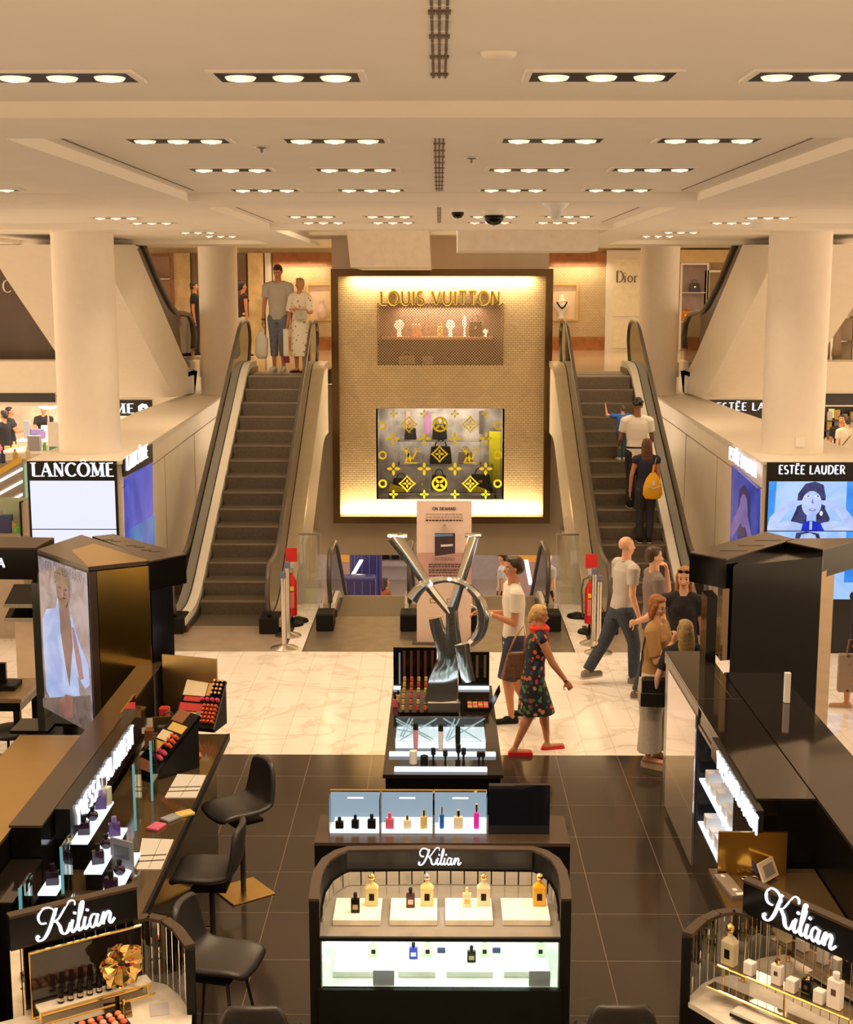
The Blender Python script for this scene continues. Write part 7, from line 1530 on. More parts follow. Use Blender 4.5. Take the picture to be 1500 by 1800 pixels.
fz = .115; mb0 = MB(); mb0.tube([(0,0,0),(0,.01,fz)], .008, 8); mb0.lathe([(0,0),(.03,0),(.02,.012),(0,.014)], (0,0,0), 14); mb0.build('stem', goldb, fl, world=False)
up_ = Vector((0,0,1)); dd = Vector((d.x,d.y,0)); 
for k in range(11):
    A = 2*PI*k/11 + .1; r0, r1 = .02, (.13 if k % 2 else .115); c_ = math.cos(A); s_ = math.sin(A); rad = dd*c_ + up_*s_; tan = -dd*s_ + up_*c_; cen = Vector((0,0,fz+.02)); vs = []
    prof = [(0,.010),(.25,.026),(.5,.036),(.72,.040),(.9,.028),(1.0,.006)]
    for f_, w_ in prof:
        base = cen + rad*(r0+(r1-r0)*f_) + nL*(.012 + .035*f_*f_ if k % 2 else .022 + .02*f_)
        vs += [base + tan*w_ - nL*.006, base + nL*.004, base - tan*w_ - nL*.006, base - nL*.006]
    vs = [v if v.z > .004 else Vector((v.x,v.y,.004)) for v in vs]
    m2 = MB(); m2.add(vs, [(i*4+j, i*4+(j+1)%4, (i+1)*4+(j+1)%4, (i+1)*4+j) for i in range(5) for j in range(4)] + [(3,2,1,0),(20,21,22,23)]); m2.build('petal', goldb, fl, world=False)
for k in (-1,1):
    o = thing('red_lipstick', 'red lipstick with gold case in the heart of the gold flower, %s one' % ('left' if k < 0 else 'right'), 'lipstick', tuple(Vector((p.x,p.y,.911+fz+.02)) + nL*.05 + dd*.014*k)); 
    ax = (nL*.6 + dd*.35*k + up_*.3).normalized(); mb = MB(); mb.tube([Vector((0,0,0)), ax*.035], .010, 10); mb.build('case', blackg, o, world=False); mb = MB(); mb.tube([ax*.035, ax*.055], .008, 10); mb.build('bullet', cm['red'], o, world=False)
# blush balls tray
q0 = s0.lerp(s1,.30) + nL*.17; tr = thing('lipstick_tray', 'black tray with rows of rosy round testers in front of the left ledge', 'makeup display', (q0.x+.05, q0.y, ZK+.001), math.atan2(d.y,d.x))
mb = MB(); mb.box(-.17,.17,-.09,.07,0,.03); mb.build('tray', blackg, tr, world=False)
k = 0
for j in range(3):
    for i in range(7):
        mb = MB(); mb.ball((-.145+i*.048, -.065+j*.045, .036), .019, .019, .016, 12); mb.build('round_tester', mat('blush_%d' % (k % 4), [(.75,.22,.12),(.80,.35,.20),(.60,.12,.08),(.85,.45,.32)][k % 4], .15), tr, smooth=True, world=False); k += 1
q1 = Vector((-1.40, 6.98, 0)); p = PZ(280,1775,ZK); box_thing('info_card', (p.x, p.y, ZK+.001), .10, .13, .004, mat('lilac_card', (.4,.37,.42), .4), 'lilac grey card lying on the left marble top', 'card', .25, .001)
p = PZ(207,1772,ZK+.02); t2 = thing('glass_tray', 'small glass tray with a gold lipstick between the flower and the marble top', 'tray', (p.x, p.y, ZK+.001), .3)
mb = MB(); mb.box(-.07,.07,-.08,.08,0,.012); mb.build('tray', MATS['smoked_shelf'], t2, world=False); mb = MB(); mb.tube([(0,0,.012),(0,0,.08)], .012, 10); mb.build('lipstick_case', blackg, t2, world=False); mb = MB(); mb.tube([(.03,.01,.012),(.03,.01,.06)], .010, 10); mb.build('gold_case', goldb, t2, world=False)

# ---------- bar stools
def stool_proto(h):
    t = thing('bar_stool', 'x', 'stool')
    # shell: grid bent from seat to back, seat faces +x local (front), back at -x
    mb = MB(); prof = [(.24,-.035,.19),(.21,-.005,.215),(.12,.0,.225),(.0,-.008,.225),(-.10,.0,.22),(-.17,.03,.215),(-.205,.09,.21),(-.225,.18,.20),(-.235,.28,.185),(-.24,.36,.16),(-.238,.385,.12)]
    top = []; nU = 9
    for (x, z, w) in prof:
        for j in range(nU):
            v = -1 + 2*j/(nU-1); curl = .028*abs(v)**2.2 
            bx = .02*abs(v)**2 if z > .05 else 0
            top.append((x + bx*1.5, v*w, h + z + (curl if z < .05 else 0)))
    k = len(prof); fs = [(i*nU+j, i*nU+j+1, (i+1)*nU+j+1, (i+1)*nU+j) for i in range(k-1) for j in range(nU-1)]
    mb.add(top, fs); o = mb.build('seat_shell', leather, t, smooth=True, world=False)
    md = o.modifiers.new('thickness', 'SOLIDIFY'); md.thickness = .045; md.offset = -1; md2 = o.modifiers.new('soft', 'SUBSURF'); md2.levels = 2; md2.render_levels = 2
    return t
def stool_legs(t, h, kind):
    if kind == 'post':
        mb = MB(); mb.lathe([(.02,.01),(.02,h-.05)], (0,0,0), 14); mb.build('post', darkm, t, smooth='auto', world=False)
        mb = MB(); mb.box(-.18,.18,-.18,.18,0,.012); mb.build('gold_base', goldm, t, bevel=.003, world=False)
        mb = MB(); mb.box(-.12,.12,-.12,.12,h-.075,h-.05); mb.build('seat_mount', blackm, t, world=False)
        mb = MB(); mb.tube([(0,0,.28),(.16,0,.28),(.16,-.12,.28),(.16,.12,.28)], .008, 8); mb.build('foot_rest', goldb, t, world=False)
    else:
        for sx in (-1,1):
            for sy in (-1,1): mb = MB(); mb.tube([(sx*.12,sy*.12,h-.05),(sx*.20,sy*.20,0)], [.011,.008], 8); mb.build('leg', darkm, t, world=False)
        mb = MB(); mb.box(-.13,.13,-.13,.13,h-.07,h-.048); mb.build('seat_mount', blackm, t, world=False)
for px, py, h, rz, kind, lb in ((425,1425,.66,math.radians(216),'post','black leather shell stool farthest along the makeup counter'),
                        (372,1538,.66,math.radians(178),'post','black leather shell stool in the middle of the row by the makeup counter'),
                        (380,1692,.60,math.radians(-14),'legs','black leather shell stool with splayed legs, nearest the left perfume counter'),
                        (442,1778,.98,math.radians(90),'legs','black stool cut by the bottom edge, left of the centre cabinet'),
                        (1098,1776,.98,math.radians(90),'legs','black stool cut by the bottom edge, right of the centre cabinet')):
    bk = h > .9; h = .60 if bk else h
    t = stool_proto(h); stool_legs(t, h, kind); p = PZ(px, py, .98 if bk else h); t.location = (p.x, p.y + (.26 if bk else 0), .001); t.rotation_euler = (0,0,rz); t['label'] = lb; t['group'] = 'black leather shell stools'

# ---------- left background furniture on the marble
p = PZ(22,1215,.75); t = thing('side_table', 'black legged wooden table at the left edge behind the gold cabinet', 'table', (p.x-.1, p.y, 0))
mb = MB(); mb.box(p.x-.9, p.x+.16, p.y-.25, p.y+.45, .71, .75); mb.build('table_top', mat('brown_table_top', (.30,.20,.10), .2), t); mb = MB(); mb.box(p.x-.88, p.x+.14, p.y-.23, p.y+.43, .62, .71); mb.build('apron', blackg, t)
for dx in (-.8,.10):
    for dy in (-.2,.38): mb = MB(); mb.box(p.x+dx-.03, p.x+dx+.03, p.y+dy-.03, p.y+dy+.03, 0, .62); mb.build('leg', blackm, t)
o = thing('black_screen', 'black box screen with tray on the left side table', 'monitor', (p.x-.30, p.y+.15, .751)); mb = MB(); mb.box(p.x-.55, p.x-.09, p.y+.1, p.y+.14, .751, 1.0); mb.build('screen', blackg, o); mb = MB(); mb.box(p.x-.55, p.x+.02, p.y+.0, p.y+.25, .7505, .80); mb.build('tray', blackm, o)
p = PZ(20,1282,.45); t = thing('low_stool', 'round black low stool with curved legs beside the left side table', 'stool', (p.x, p.y, .001))
mb = MB(); mb.lathe([(0,.40),(.20,.40),(.22,.42),(.21,.455),(.15,.475),(0,.48)], (0,0,0), 24); mb.build('seat', leather, t, smooth=True, world=False)
for a in range(4): A = a*PI/2+.5; mb = MB(); mb.tube([(.17*math.cos(A),.17*math.sin(A),.41),(.19*math.cos(A),.19*math.sin(A),.2),(.24*math.cos(A),.24*math.sin(A),0)], .014, 8); mb.build('leg', blackm, t, world=False)
p = PZ(60,1275,.75); t = thing('black_table', 'small black table between the left stool and the screen tower', 'table', (p.x, p.y, 0)); mb = MB(); mb.box(p.x-.17,p.x+.17,p.y-.15,p.y+.2,.72,.75); mb.build('table_top', blackg, t); mb = MB(); mb.box(p.x-.05,p.x+.05,p.y-.05,p.y+.05,0,.72); mb.build('pedestal', blackm, t)
p = PZ(38,1080,.9); t = thing('tray_shelf', 'open black display stand with two slanted steel trays behind the tower', 'display stand', (p.x+.05, p.y, 0))
for z, dz in ((1.02,0),(.86,0)):
    mb = MB(); mb.slab([(p.x-.15,p.y-.15,z),(p.x+.35,p.y-.15,z),(p.x+.35,p.y+.25,z+.15),(p.x-.15,p.y+.25,z+.15)], (0,0,.03)); mb.build('tray', blackg, t); mb = MB(); mb.box(p.x-.15,p.x+.35,p.y-.17,p.y-.15,z-.005,z+.035); mb.build('tray_edge', steel, t)
mb = MB(); mb.box(p.x-.1,p.x+.3,p.y+.05,p.y+.2,0,.93); mb.build('pedestal', mat('cream_pedestal', (.65,.52,.38), .4), t)
for px, lb in ((10,'left'),(36,'right')):
    q = PZ(px, 1070, .0); 
box_thing('cream_block', (PZ(20,1068,.0).x, PZ(20,1068,0).y, .001), .5, .3, .42, MATS['cream_pedestal'], 'cream display block on the floor under the far left canopy', 'display block')
# right edge: shopping cart / person bags handled with people
# ================================================================ people
def remesh(mb, name, m, voxel, parent, smooth_it=4, paint=None, world=False):
    me = bpy.data.meshes.new('tmp'); me.from_pydata(mb.v, [], mb.f)
    bm = bmesh.new(); bm.from_mesh(me); bmesh.ops.recalc_face_normals(bm, faces=bm.faces); bm.to_mesh(me); bm.free()
    o = bpy.data.objects.new('tmp', me); C.objects.link(o)
    md = o.modifiers.new('r', 'REMESH'); md.mode = 'VOXEL'; md.voxel_size = voxel; md.adaptivity = voxel*.25
    ms = o.modifiers.new('s', 'SMOOTH'); ms.factor = .5; ms.iterations = smooth_it
    dg = bpy.context.evaluated_depsgraph_get(); dg.update(); ev = o.evaluated_get(dg); me2 = bpy.data.meshes.new_from_object(ev)
    bpy.data.objects.remove(o); bpy.data.meshes.remove(me)
    me2.name = name; me2.materials.clear()
    mats_ = m if isinstance(m, (list, tuple)) else [m]
    for x in mats_: me2.materials.append(x)
    if paint:
        for p in me2.polygons: p.material_index = paint(p.center)
    else: me2.polygons.foreach_set('material_index', [0]*len(me2.polygons))
    me2.polygons.foreach_set('use_smooth', [True]*len(me2.polygons))
    o = bpy.data.objects.new(name, me2); C.objects.link(o); o.parent = parent; return o
def V(*a): return Vector(a)
def cap(mb, p0, r0, p1, r1, n=14):
    mb.cone(p0, r0, p1, r1, n); mb.ball(p0, r0, n=n); mb.ball(p1, r1, n=n)
def frust(mb, p0, r0, p1, r1, n=18): mb.cone(p0, r0, p1, r1, n)
def loft(mb, secs, n=24):
    """secs: (centre, rx, ry, right vector, forward vector)"""
    vs = []
    for c, rx, ry, R, Fw in secs: vs += [c + R*(rx*math.cos(2*PI*j/n)) + Fw*(ry*math.sin(2*PI*j/n)) for j in range(n)]
    k = len(secs); fs = [(i*n+j, i*n+(j+1)%n, (i+1)*n+(j+1)%n, (i+1)*n+j) for i in range(k-1) for j in range(n)]
    fs += [tuple(range(n))[::-1], tuple(range((k-1)*n, k*n))]; mb.add(vs, fs)
SK = {'fair': (.78,.42,.26), 'tan': (.55,.24,.12), 'pale': (.85,.55,.38), 'deep': (.28,.12,.06)}
for k_, v_ in SK.items(): mat('skin_'+k_, v_, .5, noise=.05, nscale=14)
lipm = mat('lip_colour', (.50,.12,.09), .4); eyew = mat('eye_white', (.8,.76,.7), .3); eyed = mat('eye_dark', (.03,.02,.015), .3); 
def rotz(v, a): return Vector((v.x*math.cos(a)-v.y*math.sin(a), v.x*math.sin(a)+v.y*math.cos(a), v.z))
def person(label, loc, yaw, h, S):
    """local frame: x right, y forward, z up. S: dict of pose and clothing"""
    g = lambda k, d=None: S.get(k, d)
    fem = g('fem', False); vx = g('voxel', .0075); W_ = g('build', 1.0)
    root = thing('person', label, 'person', loc, yaw)
    u = h/1.75
    lean = g('lean', 0); sl = g('side', 0)
    tdir = V(math.sin(sl), math.sin(lean), math.cos(lean)).normalized()
    hipz = .515*h
    L = {'thigh': .245*h, 'shin': .24*h, 'ua': .17*h, 'fa': .148*h}
    pel = V(0,0,0); hips = {s: V(s*.047*h, 0, 0) for s in (-1,1)}
    knee = {}; ank = {}; toe = {}
    for s, k in ((-1,'l'),(1,'r')):
        th = V(*g('thigh_'+k, (0,.03,-1))).normalized(); sh = V(*g('shin_'+k, (0,-.03,-1))).normalized()
        knee[s] = hips[s] + th*L['thigh']; ank[s] = knee[s] + sh*L['shin']; fd = V(*g('foot_'+k, (s*.12,1,0))).normalized(); toe[s] = ank[s] + fd*(.10*h) + V(0,0,-.026*h)
        g_ = g('heel_'+k, 0.0)
    low = min(min(ank[s].z - .038*h for s in (-1,1)), min(toe[s].z - .012*h for s in (-1,1))) - g('sole', 0)
    dz = V(0,0,-low)
    pel += dz
    for s in (-1,1): hips[s] += dz; knee[s] += dz; ank[s] += dz; toe[s] += dz
    tr = g('trunk_turn', 0); R = rotz(V(1,0,0), tr); Fw = rotz(V(0,1,0), tr)
    waist = pel + tdir*(.10*h); chest = pel + tdir*(.21*h); shc = pel + tdir*(.295*h); neck = pel + tdir*(.325*h)
    hd = V(*g('head_lean', (0,0,1))).normalized(); hy = g('head_turn', 0) + tr; hp = g('head_pitch', 0)
    skull = neck + tdir*(.035*h) + hd*(.055*h); 
    sw = (.098 if fem else .112)*h*W_
    sho = {s: shc + R*(s*sw) + V(0,0,-.012*h) for s in (-1,1)}
    elb = {}; wri = {}; hdir = {}
    for s, k in ((-1,'l'),(1,'r')):
        ua = V(*g('ua_'+k, (s*.12,-.02,-1))).normalized(); fa = V(*g('fa_'+k, (s*.03,.12,-1))).normalized()
        elb[s] = sho[s] + ua*L['ua']; wri[s] = elb[s] + fa*L['fa']; hdir[s] = V(*g('hand_'+k, tuple(fa))).normalized()
    tw = (.075 if fem else .083)*h*W_; hw = (.092 if fem else .086)*h*W_; cw = (.086 if fem else .098)*h*W_
    def trunk(mb, inf=0, z0=-.04, z1=1, flare=0):
        secs = [(pel+tdir*(z0*h), hw*.92+inf+flare, .062*h*W_+inf+flare), (pel+tdir*(.02*h), hw+inf+flare*.6, .064*h*W_+inf+flare*.5), (waist, tw+inf, .052*h*W_+inf), (chest, cw+inf, (.062 if not fem else .060)*h*W_+inf),
                (pel+tdir*(.262*h), cw*1.04+inf, .058*h*W_+inf), (shc, cw*.92+inf, .045*h+inf), (pel+tdir*(.315*h), .045*h+inf, .036*h+inf)]
        loft(mb, [(c, a, b, R, Fw) for c, a, b in secs])
        if fem:
            for s in (-1,1): mb.ball(chest + tdir*(.022*h) + R*(s*.040*h) + Fw*(.040*h), .034*h+inf*.5, n=12)
        for s in (-1,1): cap(mb, shc + R*(s*sw*.45), .036*h+inf, sho[s], .030*h*W_+inf, 12)
    # ---- body
    mb = MB(); trunk(mb)
    for s in (-1,1):
        cap(mb, hips[s]+V(0,0,-.015*h), .049*h*W_, knee[s], .032*h*W_); cap(mb, knee[s], .033*h*W_, ank[s].lerp(knee[s], .1), .019*h); mb.ball(knee[s].lerp(ank[s], .28) + V(0,-.006*h,0), .030*h*W_, .030*h, .06*h)
        cap(mb, sho[s], .029*h*W_, elb[s], .021*h*W_, 12); cap(mb, elb[s], .022*h*W_, wri[s], .0145*h, 12)
        # foot
        heel = ank[s] + (ank[s]-toe[s]).normalized()*(.02*h); heel.z = ank[s].z - .02*h
        cap(mb, ank[s], .020*h, heel, .020*h, 12); cap(mb, heel, .020*h, toe[s]+V(0,0,.006*h), .017*h, 12)
    cap(mb, neck - tdir*.02*h, .034*h if not fem else .029*h, skull - hd*.03*h, .031*h if not fem else .027*h)
    hf = rotz(V(0,1,0), hy); hr = rotz(V(1,0,0), hy); hf = (hf*math.cos(hp) - V(0,0,1)*math.sin(hp)).normalized(); hu = hr.cross(hf).normalized()
    M3 = Matrix((hr, hf, hu)).transposed()
    hh = .130*h; H = lambda x, y, z: skull + hr*(x*hh) + hf*(y*hh) + hu*(z*hh)
    mb.ball(H(0,-.06,.16), .325*hh, .40*hh, .36*hh, 16, M=M3); mb.ball(H(0,.09,-.05), .27*hh, .29*hh, .38*hh, 16, M=M3); mb.ball(H(0,.15,-.30), .17*hh, .19*hh, .16*hh, 14, M=M3)
    mb.ball(H(0,.24,.12), .24*hh, .12*hh, .14*hh, 12, M=M3)
    mb.cone(H(0,.34,.05), .035*hh, H(0,.43,-.10), .062*hh, 8); mb.ball(H(0,.42,-.11), .06*hh, n=8); mb.ball(H(0,.345,-.235), .10*hh, .05*hh, .035*hh, 10, M=M3)
    for s in (-1,1): mb.ball(H(s*.315,-.02,-.03), .035*hh, .075*hh, .11*hh, 10, M=M3); mb.ball(H(s*.17,.29,-.06), .09*hh, .07*hh, .08*hh, 8, M=M3)
    # hands
    for s, k in ((-1,'l'),(1,'r')):
        d = hdir[s]; up = V(*g('palm_'+k, (s*1.0,0,0))); up = (up - d*up.dot(d)); up = up.normalized() if up.length > .05 else d.orthogonal().normalized()
        side = d.cross(up).normalized()          # across the palm
        fw_ = g('thumb_'+k, 1); side = side*fw_
        w0 = wri[s]; hl = .105*h; pc = w0 + d*(hl*.28); Mh = Matrix((side, d, up)).transposed()
        mb.ball(pc, hl*.22, hl*.30, hl*.10, 12, M=Mh); curl = g('curl_'+k, .45)
        for i, (off, ln) in enumerate(((.15,.42),(.05,.47),(-.05,.44),(-.145,.35))):
            b0 = w0 + d*(hl*.48) + side*(hl*off); a1 = curl*.8; a2 = curl*2.0
            d1 = d*math.cos(a1) - up*math.sin(a1); d2 = d*math.cos(a2) - up*math.sin(a2); m1 = b0 + d1*(hl*ln*.5) + side*(hl*off*.12); e1 = m1 + d2*(hl*ln*.5)
            cap(mb, pc + side*(hl*off*.8), .0062*u*1.35, b0, .0085*u, 8); cap(mb, b0, .0088*u, m1, .0080*u, 8); cap(mb, m1, .0080*u, e1, .0068*u, 8)
        t0 = w0 + d*(hl*.12) + side*(hl*.16); t1 = t0 + (d*.6 + side*.7 - up*.25).normalized()*hl*.25; t2 = t1 + (d*.9 + side*.15 - up*.35).normalized()*hl*.20
        cap(mb, w0, .010*u, t0, .0105*u, 8); cap(mb, t0, .0105*u, t1, .0092*u, 8); cap(mb, t1, .0092*u, t2, .0078*u, 8)
    eyeL, eyeR = H(-.14,.335,.06), H(.14,.335,.06); mouth = H(0,.37,-.235); brL, brR = H(-.14,.36,.15), H(.14,.36,.15)
    def paint(c):
        if (c - skull).length > hh*.8: return 0
        for e in (eyeL, eyeR):
            q = c - e
            if abs(q.dot(hr)) < .075*hh and abs(q.dot(hu)) < .03*hh and q.dot(hf) > -.1*hh: return 3 if abs(q.dot(hr)) < .035*hh else 2
        for e in (brL, brR):
            q = c - e
            if abs(q.dot(hr)) < .10*hh and abs(q.dot(hu)) < .02*hh and q.dot(hf) > -.1*hh: return 4
        q = c - mouth
        if abs(q.dot(hr)) < .115*hh and abs(q.dot(hu)) < .036*hh and q.dot(hf) > -.12*hh: return 1
        return 0
    hairc = g('hair', (.05,.025,.012)); hm = mat('hair_%d_%d_%d' % tuple(int(c*999) for c in hairc), hairc, .45, noise=.35, nscale=40)
    remesh(mb, 'body', [MATS['skin_'+g('skin','fair')], lipm, eyew, eyed, hm], vx, root, 3, paint)
    # ---- hair
    st = g('hairstyle', 'short'); mb = MB()
    if st != 'bald':
        if st == 'curly':
            random.seed(3)
            for i in range(46):
                a = random.uniform(0,2*PI); b = random.uniform(-.15,1.0); r = math.sqrt(max(0,1-b*b)); p = H(.34*r*math.cos(a), -.12+.38*r*math.sin(a) - (.10 if b < .4 else 0), .18+.42*b)
                if (p-skull).dot(hf) > .16*hh and (p-skull).dot(hu) < .30*hh: continue
                mb.ball(p, .10*hh, n=8)
            mb.ball(H(0,-.10,.22), .33*hh, .38*hh, .36*hh, 14, M=M3)
        else:
            mb.ball(H(0,-.115,.20), .355*hh, .40*hh, .365*hh, 18, M=M3); mb.ball(H(0,-.22,.02), .33*hh, .30*hh, .34*hh, 16, M=M3)
            if st == 'short': mb.ball(H(0,.12,.43), .24*hh, .20*hh, .10*hh, 12, M=M3)
            if st in ('bob','long','verylong','tied'): mb.ball(H(0,.06,.40), .30*hh, .24*hh, .14*hh, 14, M=M3)
            if st in ('bob','long','verylong'):
                ln = {'bob': .75, 'long': 1.35, 'verylong': 1.9}[st]
                for s in (-1,1): cap(mb, H(s*.27,.03,.12), .13*hh, H(s*.27,.0,-.35), .12*hh, 10)
                secs = []
                for i in range(6):
                    f_ = i/5; c = H(0,-.20,.1) - V(0,0,1)*(ln*hh*f_) - Fw*(.05*hh*math.sin(PI*f_)); secs.append((c, hh*(.36 + (.10 if st != 'bob' else .02)*math.sin(PI*f_*.8) - .10*f_*f_), hh*(.26-.12*f_), hr, rotz(V(0,1,0), hy)))
                loft(mb, secs, 18)
            if st == 'tied': cap(mb, H(0,-.45,.05), .14*hh, H(0,-.50,-.35), .10*hh, 10)
        remesh(mb, 'hair', hm, vx, root, 3)
    elif True:
        mb.ball(H(0,-.14,-.02), .335*hh, .30*hh, .13*hh, 14, M=M3)
        remesh(mb, 'hair', hm, vx, root, 3)
    # ---- clothing
    tm = g('top_m')
    if tm:
        mb = MB(); trunk(mb, .010*u + g('loose',0), z0=g('hem', -.03), flare=g('flare', 0)); sl_ = g('sleeve', .6)
        for s in (-1,1):
            if sl_ <= 1: frust(mb, sho[s]-(elb[s]-sho[s])*.05, .043*h*W_, sho[s].lerp(elb[s], sl_), .034*h*W_+g('loose',0)); mb.ball(sho[s], .040*h*W_, n=12)
            else: cap(mb, sho[s], .040*h*W_, elb[s], .031*h*W_); frust(mb, elb[s], .031*h*W_, elb[s].lerp(wri[s], sl_-1), .022*h)
        remesh(mb, 'shirt', tm, vx, root, 4)
        if g('collar'):
            mb = MB(); c0 = neck - tdir*.012*h; 
            for s in (-1,1): mb.tube([c0 + R*(.036*h*math.sin(a)) *s + Fw*(.036*h*math.cos(a)) - tdir*(.012*h*math.cos(a)) for a in [i*PI/6 for i in range(7)]], .009*u, 8)
            mb.build('collar', tm, root, smooth=True, world=False)
    pm = g('pants_m')
    if pm:
        mb = MB(); pl = g('pants_len', 1.95); pw = g('pants_w', 1.0)
        loft(mb, [(pel+tdir*(-.06*h), hw*.98, .066*h*W_, V(1,0,0), V(0,1,0)), (pel+tdir*(.0*h), hw+.008, .070*h*W_, V(1,0,0), V(0,1,0)), (pel+tdir*(.06*h), hw*.96+.006, .062*h*W_, R, Fw), (pel+tdir*(.085*h), tw+.012, .056*h*W_, R, Fw)])
        for s in (-1,1):
            cap(mb, hips[s]+V(0,0,-.02*h), .064*h*W_*(.5+.5*pw), hips[s].lerp(knee[s],.5), .054*h*W_*pw)
            if pl <= 1: frust(mb, hips[s].lerp(knee[s],.2), .058*h*W_*pw, hips[s].lerp(knee[s],pl), .054*h*W_*pw)
            else: cap(mb, hips[s].lerp(knee[s],.3), .056*h*W_*pw, knee[s], .042*h*W_*pw); frust(mb, knee[s], .042*h*W_*pw, knee[s].lerp(ank[s],pl-1), (.036 if pw < 1.3 else .046)*h*W_*pw)
        remesh(mb, g('pants_name','trousers'), pm, vx, root, 4)
    dm = g('dress_m')
    if dm:
        mb = MB(); trunk(mb, .010*u, z0=-.03); kl = g('dress_len', .9); c = (knee[-1]+knee[1])/2; c2 = pel.lerp(c, kl) if kl <= 1 else c.lerp((ank[-1]+ank[1])/2, kl-1)
        sp = abs(knee[1].y-knee[-1].y)*.35
        loft(mb, [(c2, hw*1.18, .085*h+sp, V(1,0,0), V(0,1,0)), (pel.lerp(c2,.5), hw*1.14, .080*h+sp*.5, V(1,0,0), V(0,1,0)), (pel, hw+.012, .074*h, V(1,0,0), V(0,1,0)), (waist, tw+.014, .06*h, R, Fw)])
        if g('sleeve', 0) > 0:
            for s in (-1,1): frust(mb, sho[s], .044*h, sho[s].lerp(elb[s], g('sleeve')), .046*h)
        remesh(mb, 'dress', dm, vx, root, 4)
    # ---- shoes
    shm = g('shoe_m', blackm); shn = g('shoe', 'shoe')
    for s in (-1,1):
        mb = MB(); heel = ank[s] + (ank[s]-toe[s]).normalized()*(.022*h); heel.z = ank[s].z - .022*h; tt = toe[s]+V(0,0,.004*h)
        if shn in ('shoe','sneaker'): cap(mb, heel, .0235*h, tt, .021*h, 12); cap(mb, heel+V(0,0,.012*h), .022*h, ank[s].lerp(toe[s],.35), .022*h, 12)
        else: cap(mb, heel+V(0,0,-.004*h), .021*h, tt+V(0,0,-.004*h), .019*h, 12)
        o = remesh(mb, 'shoe', shm, vx, root, 2)
        mb = MB(); dv = (tt-heel); dv.z = 0; n = Vector((-dv.y, dv.x, 0)).normalized(); dn = dv.normalized(); so = g('sole', .0) + .010; zt_ = min(heel.z,tt.z) - .016*h; 
        pts = [heel - dn*.022*h + n*.014*h, heel + n*.02*h, tt + n*.018*h, tt + dn*.02*h + n*.008*h, tt + dn*.02*h - n*.008*h, tt - n*.018*h, heel - n*.02*h, heel - dn*.022*h - n*.014*h]
        sl0 = heel.z - .020*h - so; sl1 = tt.z - .016*h - so; zz = lambda p: (sl0 + (sl1-sl0)*min(1,max(0,((p-heel).dot(dn))/max(1e-6,dv.length))))
        vs = [V(p.x,p.y,zz(p)) for p in pts] + [V(p.x,p.y,zz(p)+so+.008*h) for p in pts]; n_ = 8
        mb.add(vs, [tuple(range(n_))[::-1], tuple(range(n_,2*n_))] + [(i,(i+1)%n_,n_+(i+1)%n_,n_+i) for i in range(n_)]); mb.build('sole', g('sole_m', paper), o, world=False)
    root['_'] = 0; del root['_']
    return root, dict(H=H, hh=hh, hr=hr, hf=hf, hu=hu, wri=wri, elb=elb, sho=sho, hdir=hdir, pel=pel, neck=neck, knee=knee, ank=ank, R=R, Fw=Fw, chest=chest, waist=waist, u=u, M3=M3)
def glasses(root, J, m, dark=False, up=0.0, back=0.0):
    H = J['H']; mb = MB()
    for s in (-1,1):
        c = H(s*.15,.40-back,.06+up); ring = [c + J['hr']*(.10*J['hh']*math.cos(a)) + J['hu']*(.075*J['hh']*math.sin(a)) for a in [i*PI/6 for i in range(12)]]
        mb.tube(ring, .0018, 5, closed=True); mb.tube([H(s*.26,.38-back,.07+up), H(s*.335,.0-back,.04+up)], .002, 5)
        if dark: mb.slab(ring, J['hf']*.002)
    mb.tube([H(-.05,.41-back,.07+up), H(.05,.41-back,.07+up)], .002, 5); return mb.build('sunglasses' if dark else 'eyeglasses', m, root, world=False)
def wristband(root, J, s, m, name='wristwatch', w=.012):
    p = J['wri'][s]; d = (J['wri'][s]-J['elb'][s]).normalized(); mb = MB(); mb.tube([p-d*w*1.6, p-d*w*.0], J['u']*.030, 14); return mb.build(name, m, root, world=False)
navyc = mat('navy_cloth', (.025,.025,.06), .8); jean = mat('dark_denim', (.035,.045,.065), .8, noise=.2, nscale=20); jeanl = mat('blue_grey_denim', (.16,.17,.22), .8, noise=.2, nscale=20)
whitec = mat('white_cloth', (.82,.76,.68), .85, noise=.04); greyc = mat('light_grey_cloth', (.50,.46,.42), .85, noise=.05); mauveg = mat('mauve_grey_cloth', (.20,.155,.145), .85, noise=.06); tanc = mat('ochre_cloth', (.42,.24,.08), .8, noise=.08)
blackc = mat('black_cloth', (.018,.015,.02), .85, noise=.1); beigec = mat('pale_linen', (.60,.54,.45), .85, noise=.06, nscale=30); bluec = mat('blue_cloth', (.03,.14,.55), .8)
redleather = mat('red_shoe_leather', (.75,.01,.015), .3); corkm = mat('cork_sole', (.45,.34,.24), .7); tansk = mat('sandal_leather', (.35,.15,.06), .5); lightsole = mat('light_sole', (.6,.57,.52), .6)
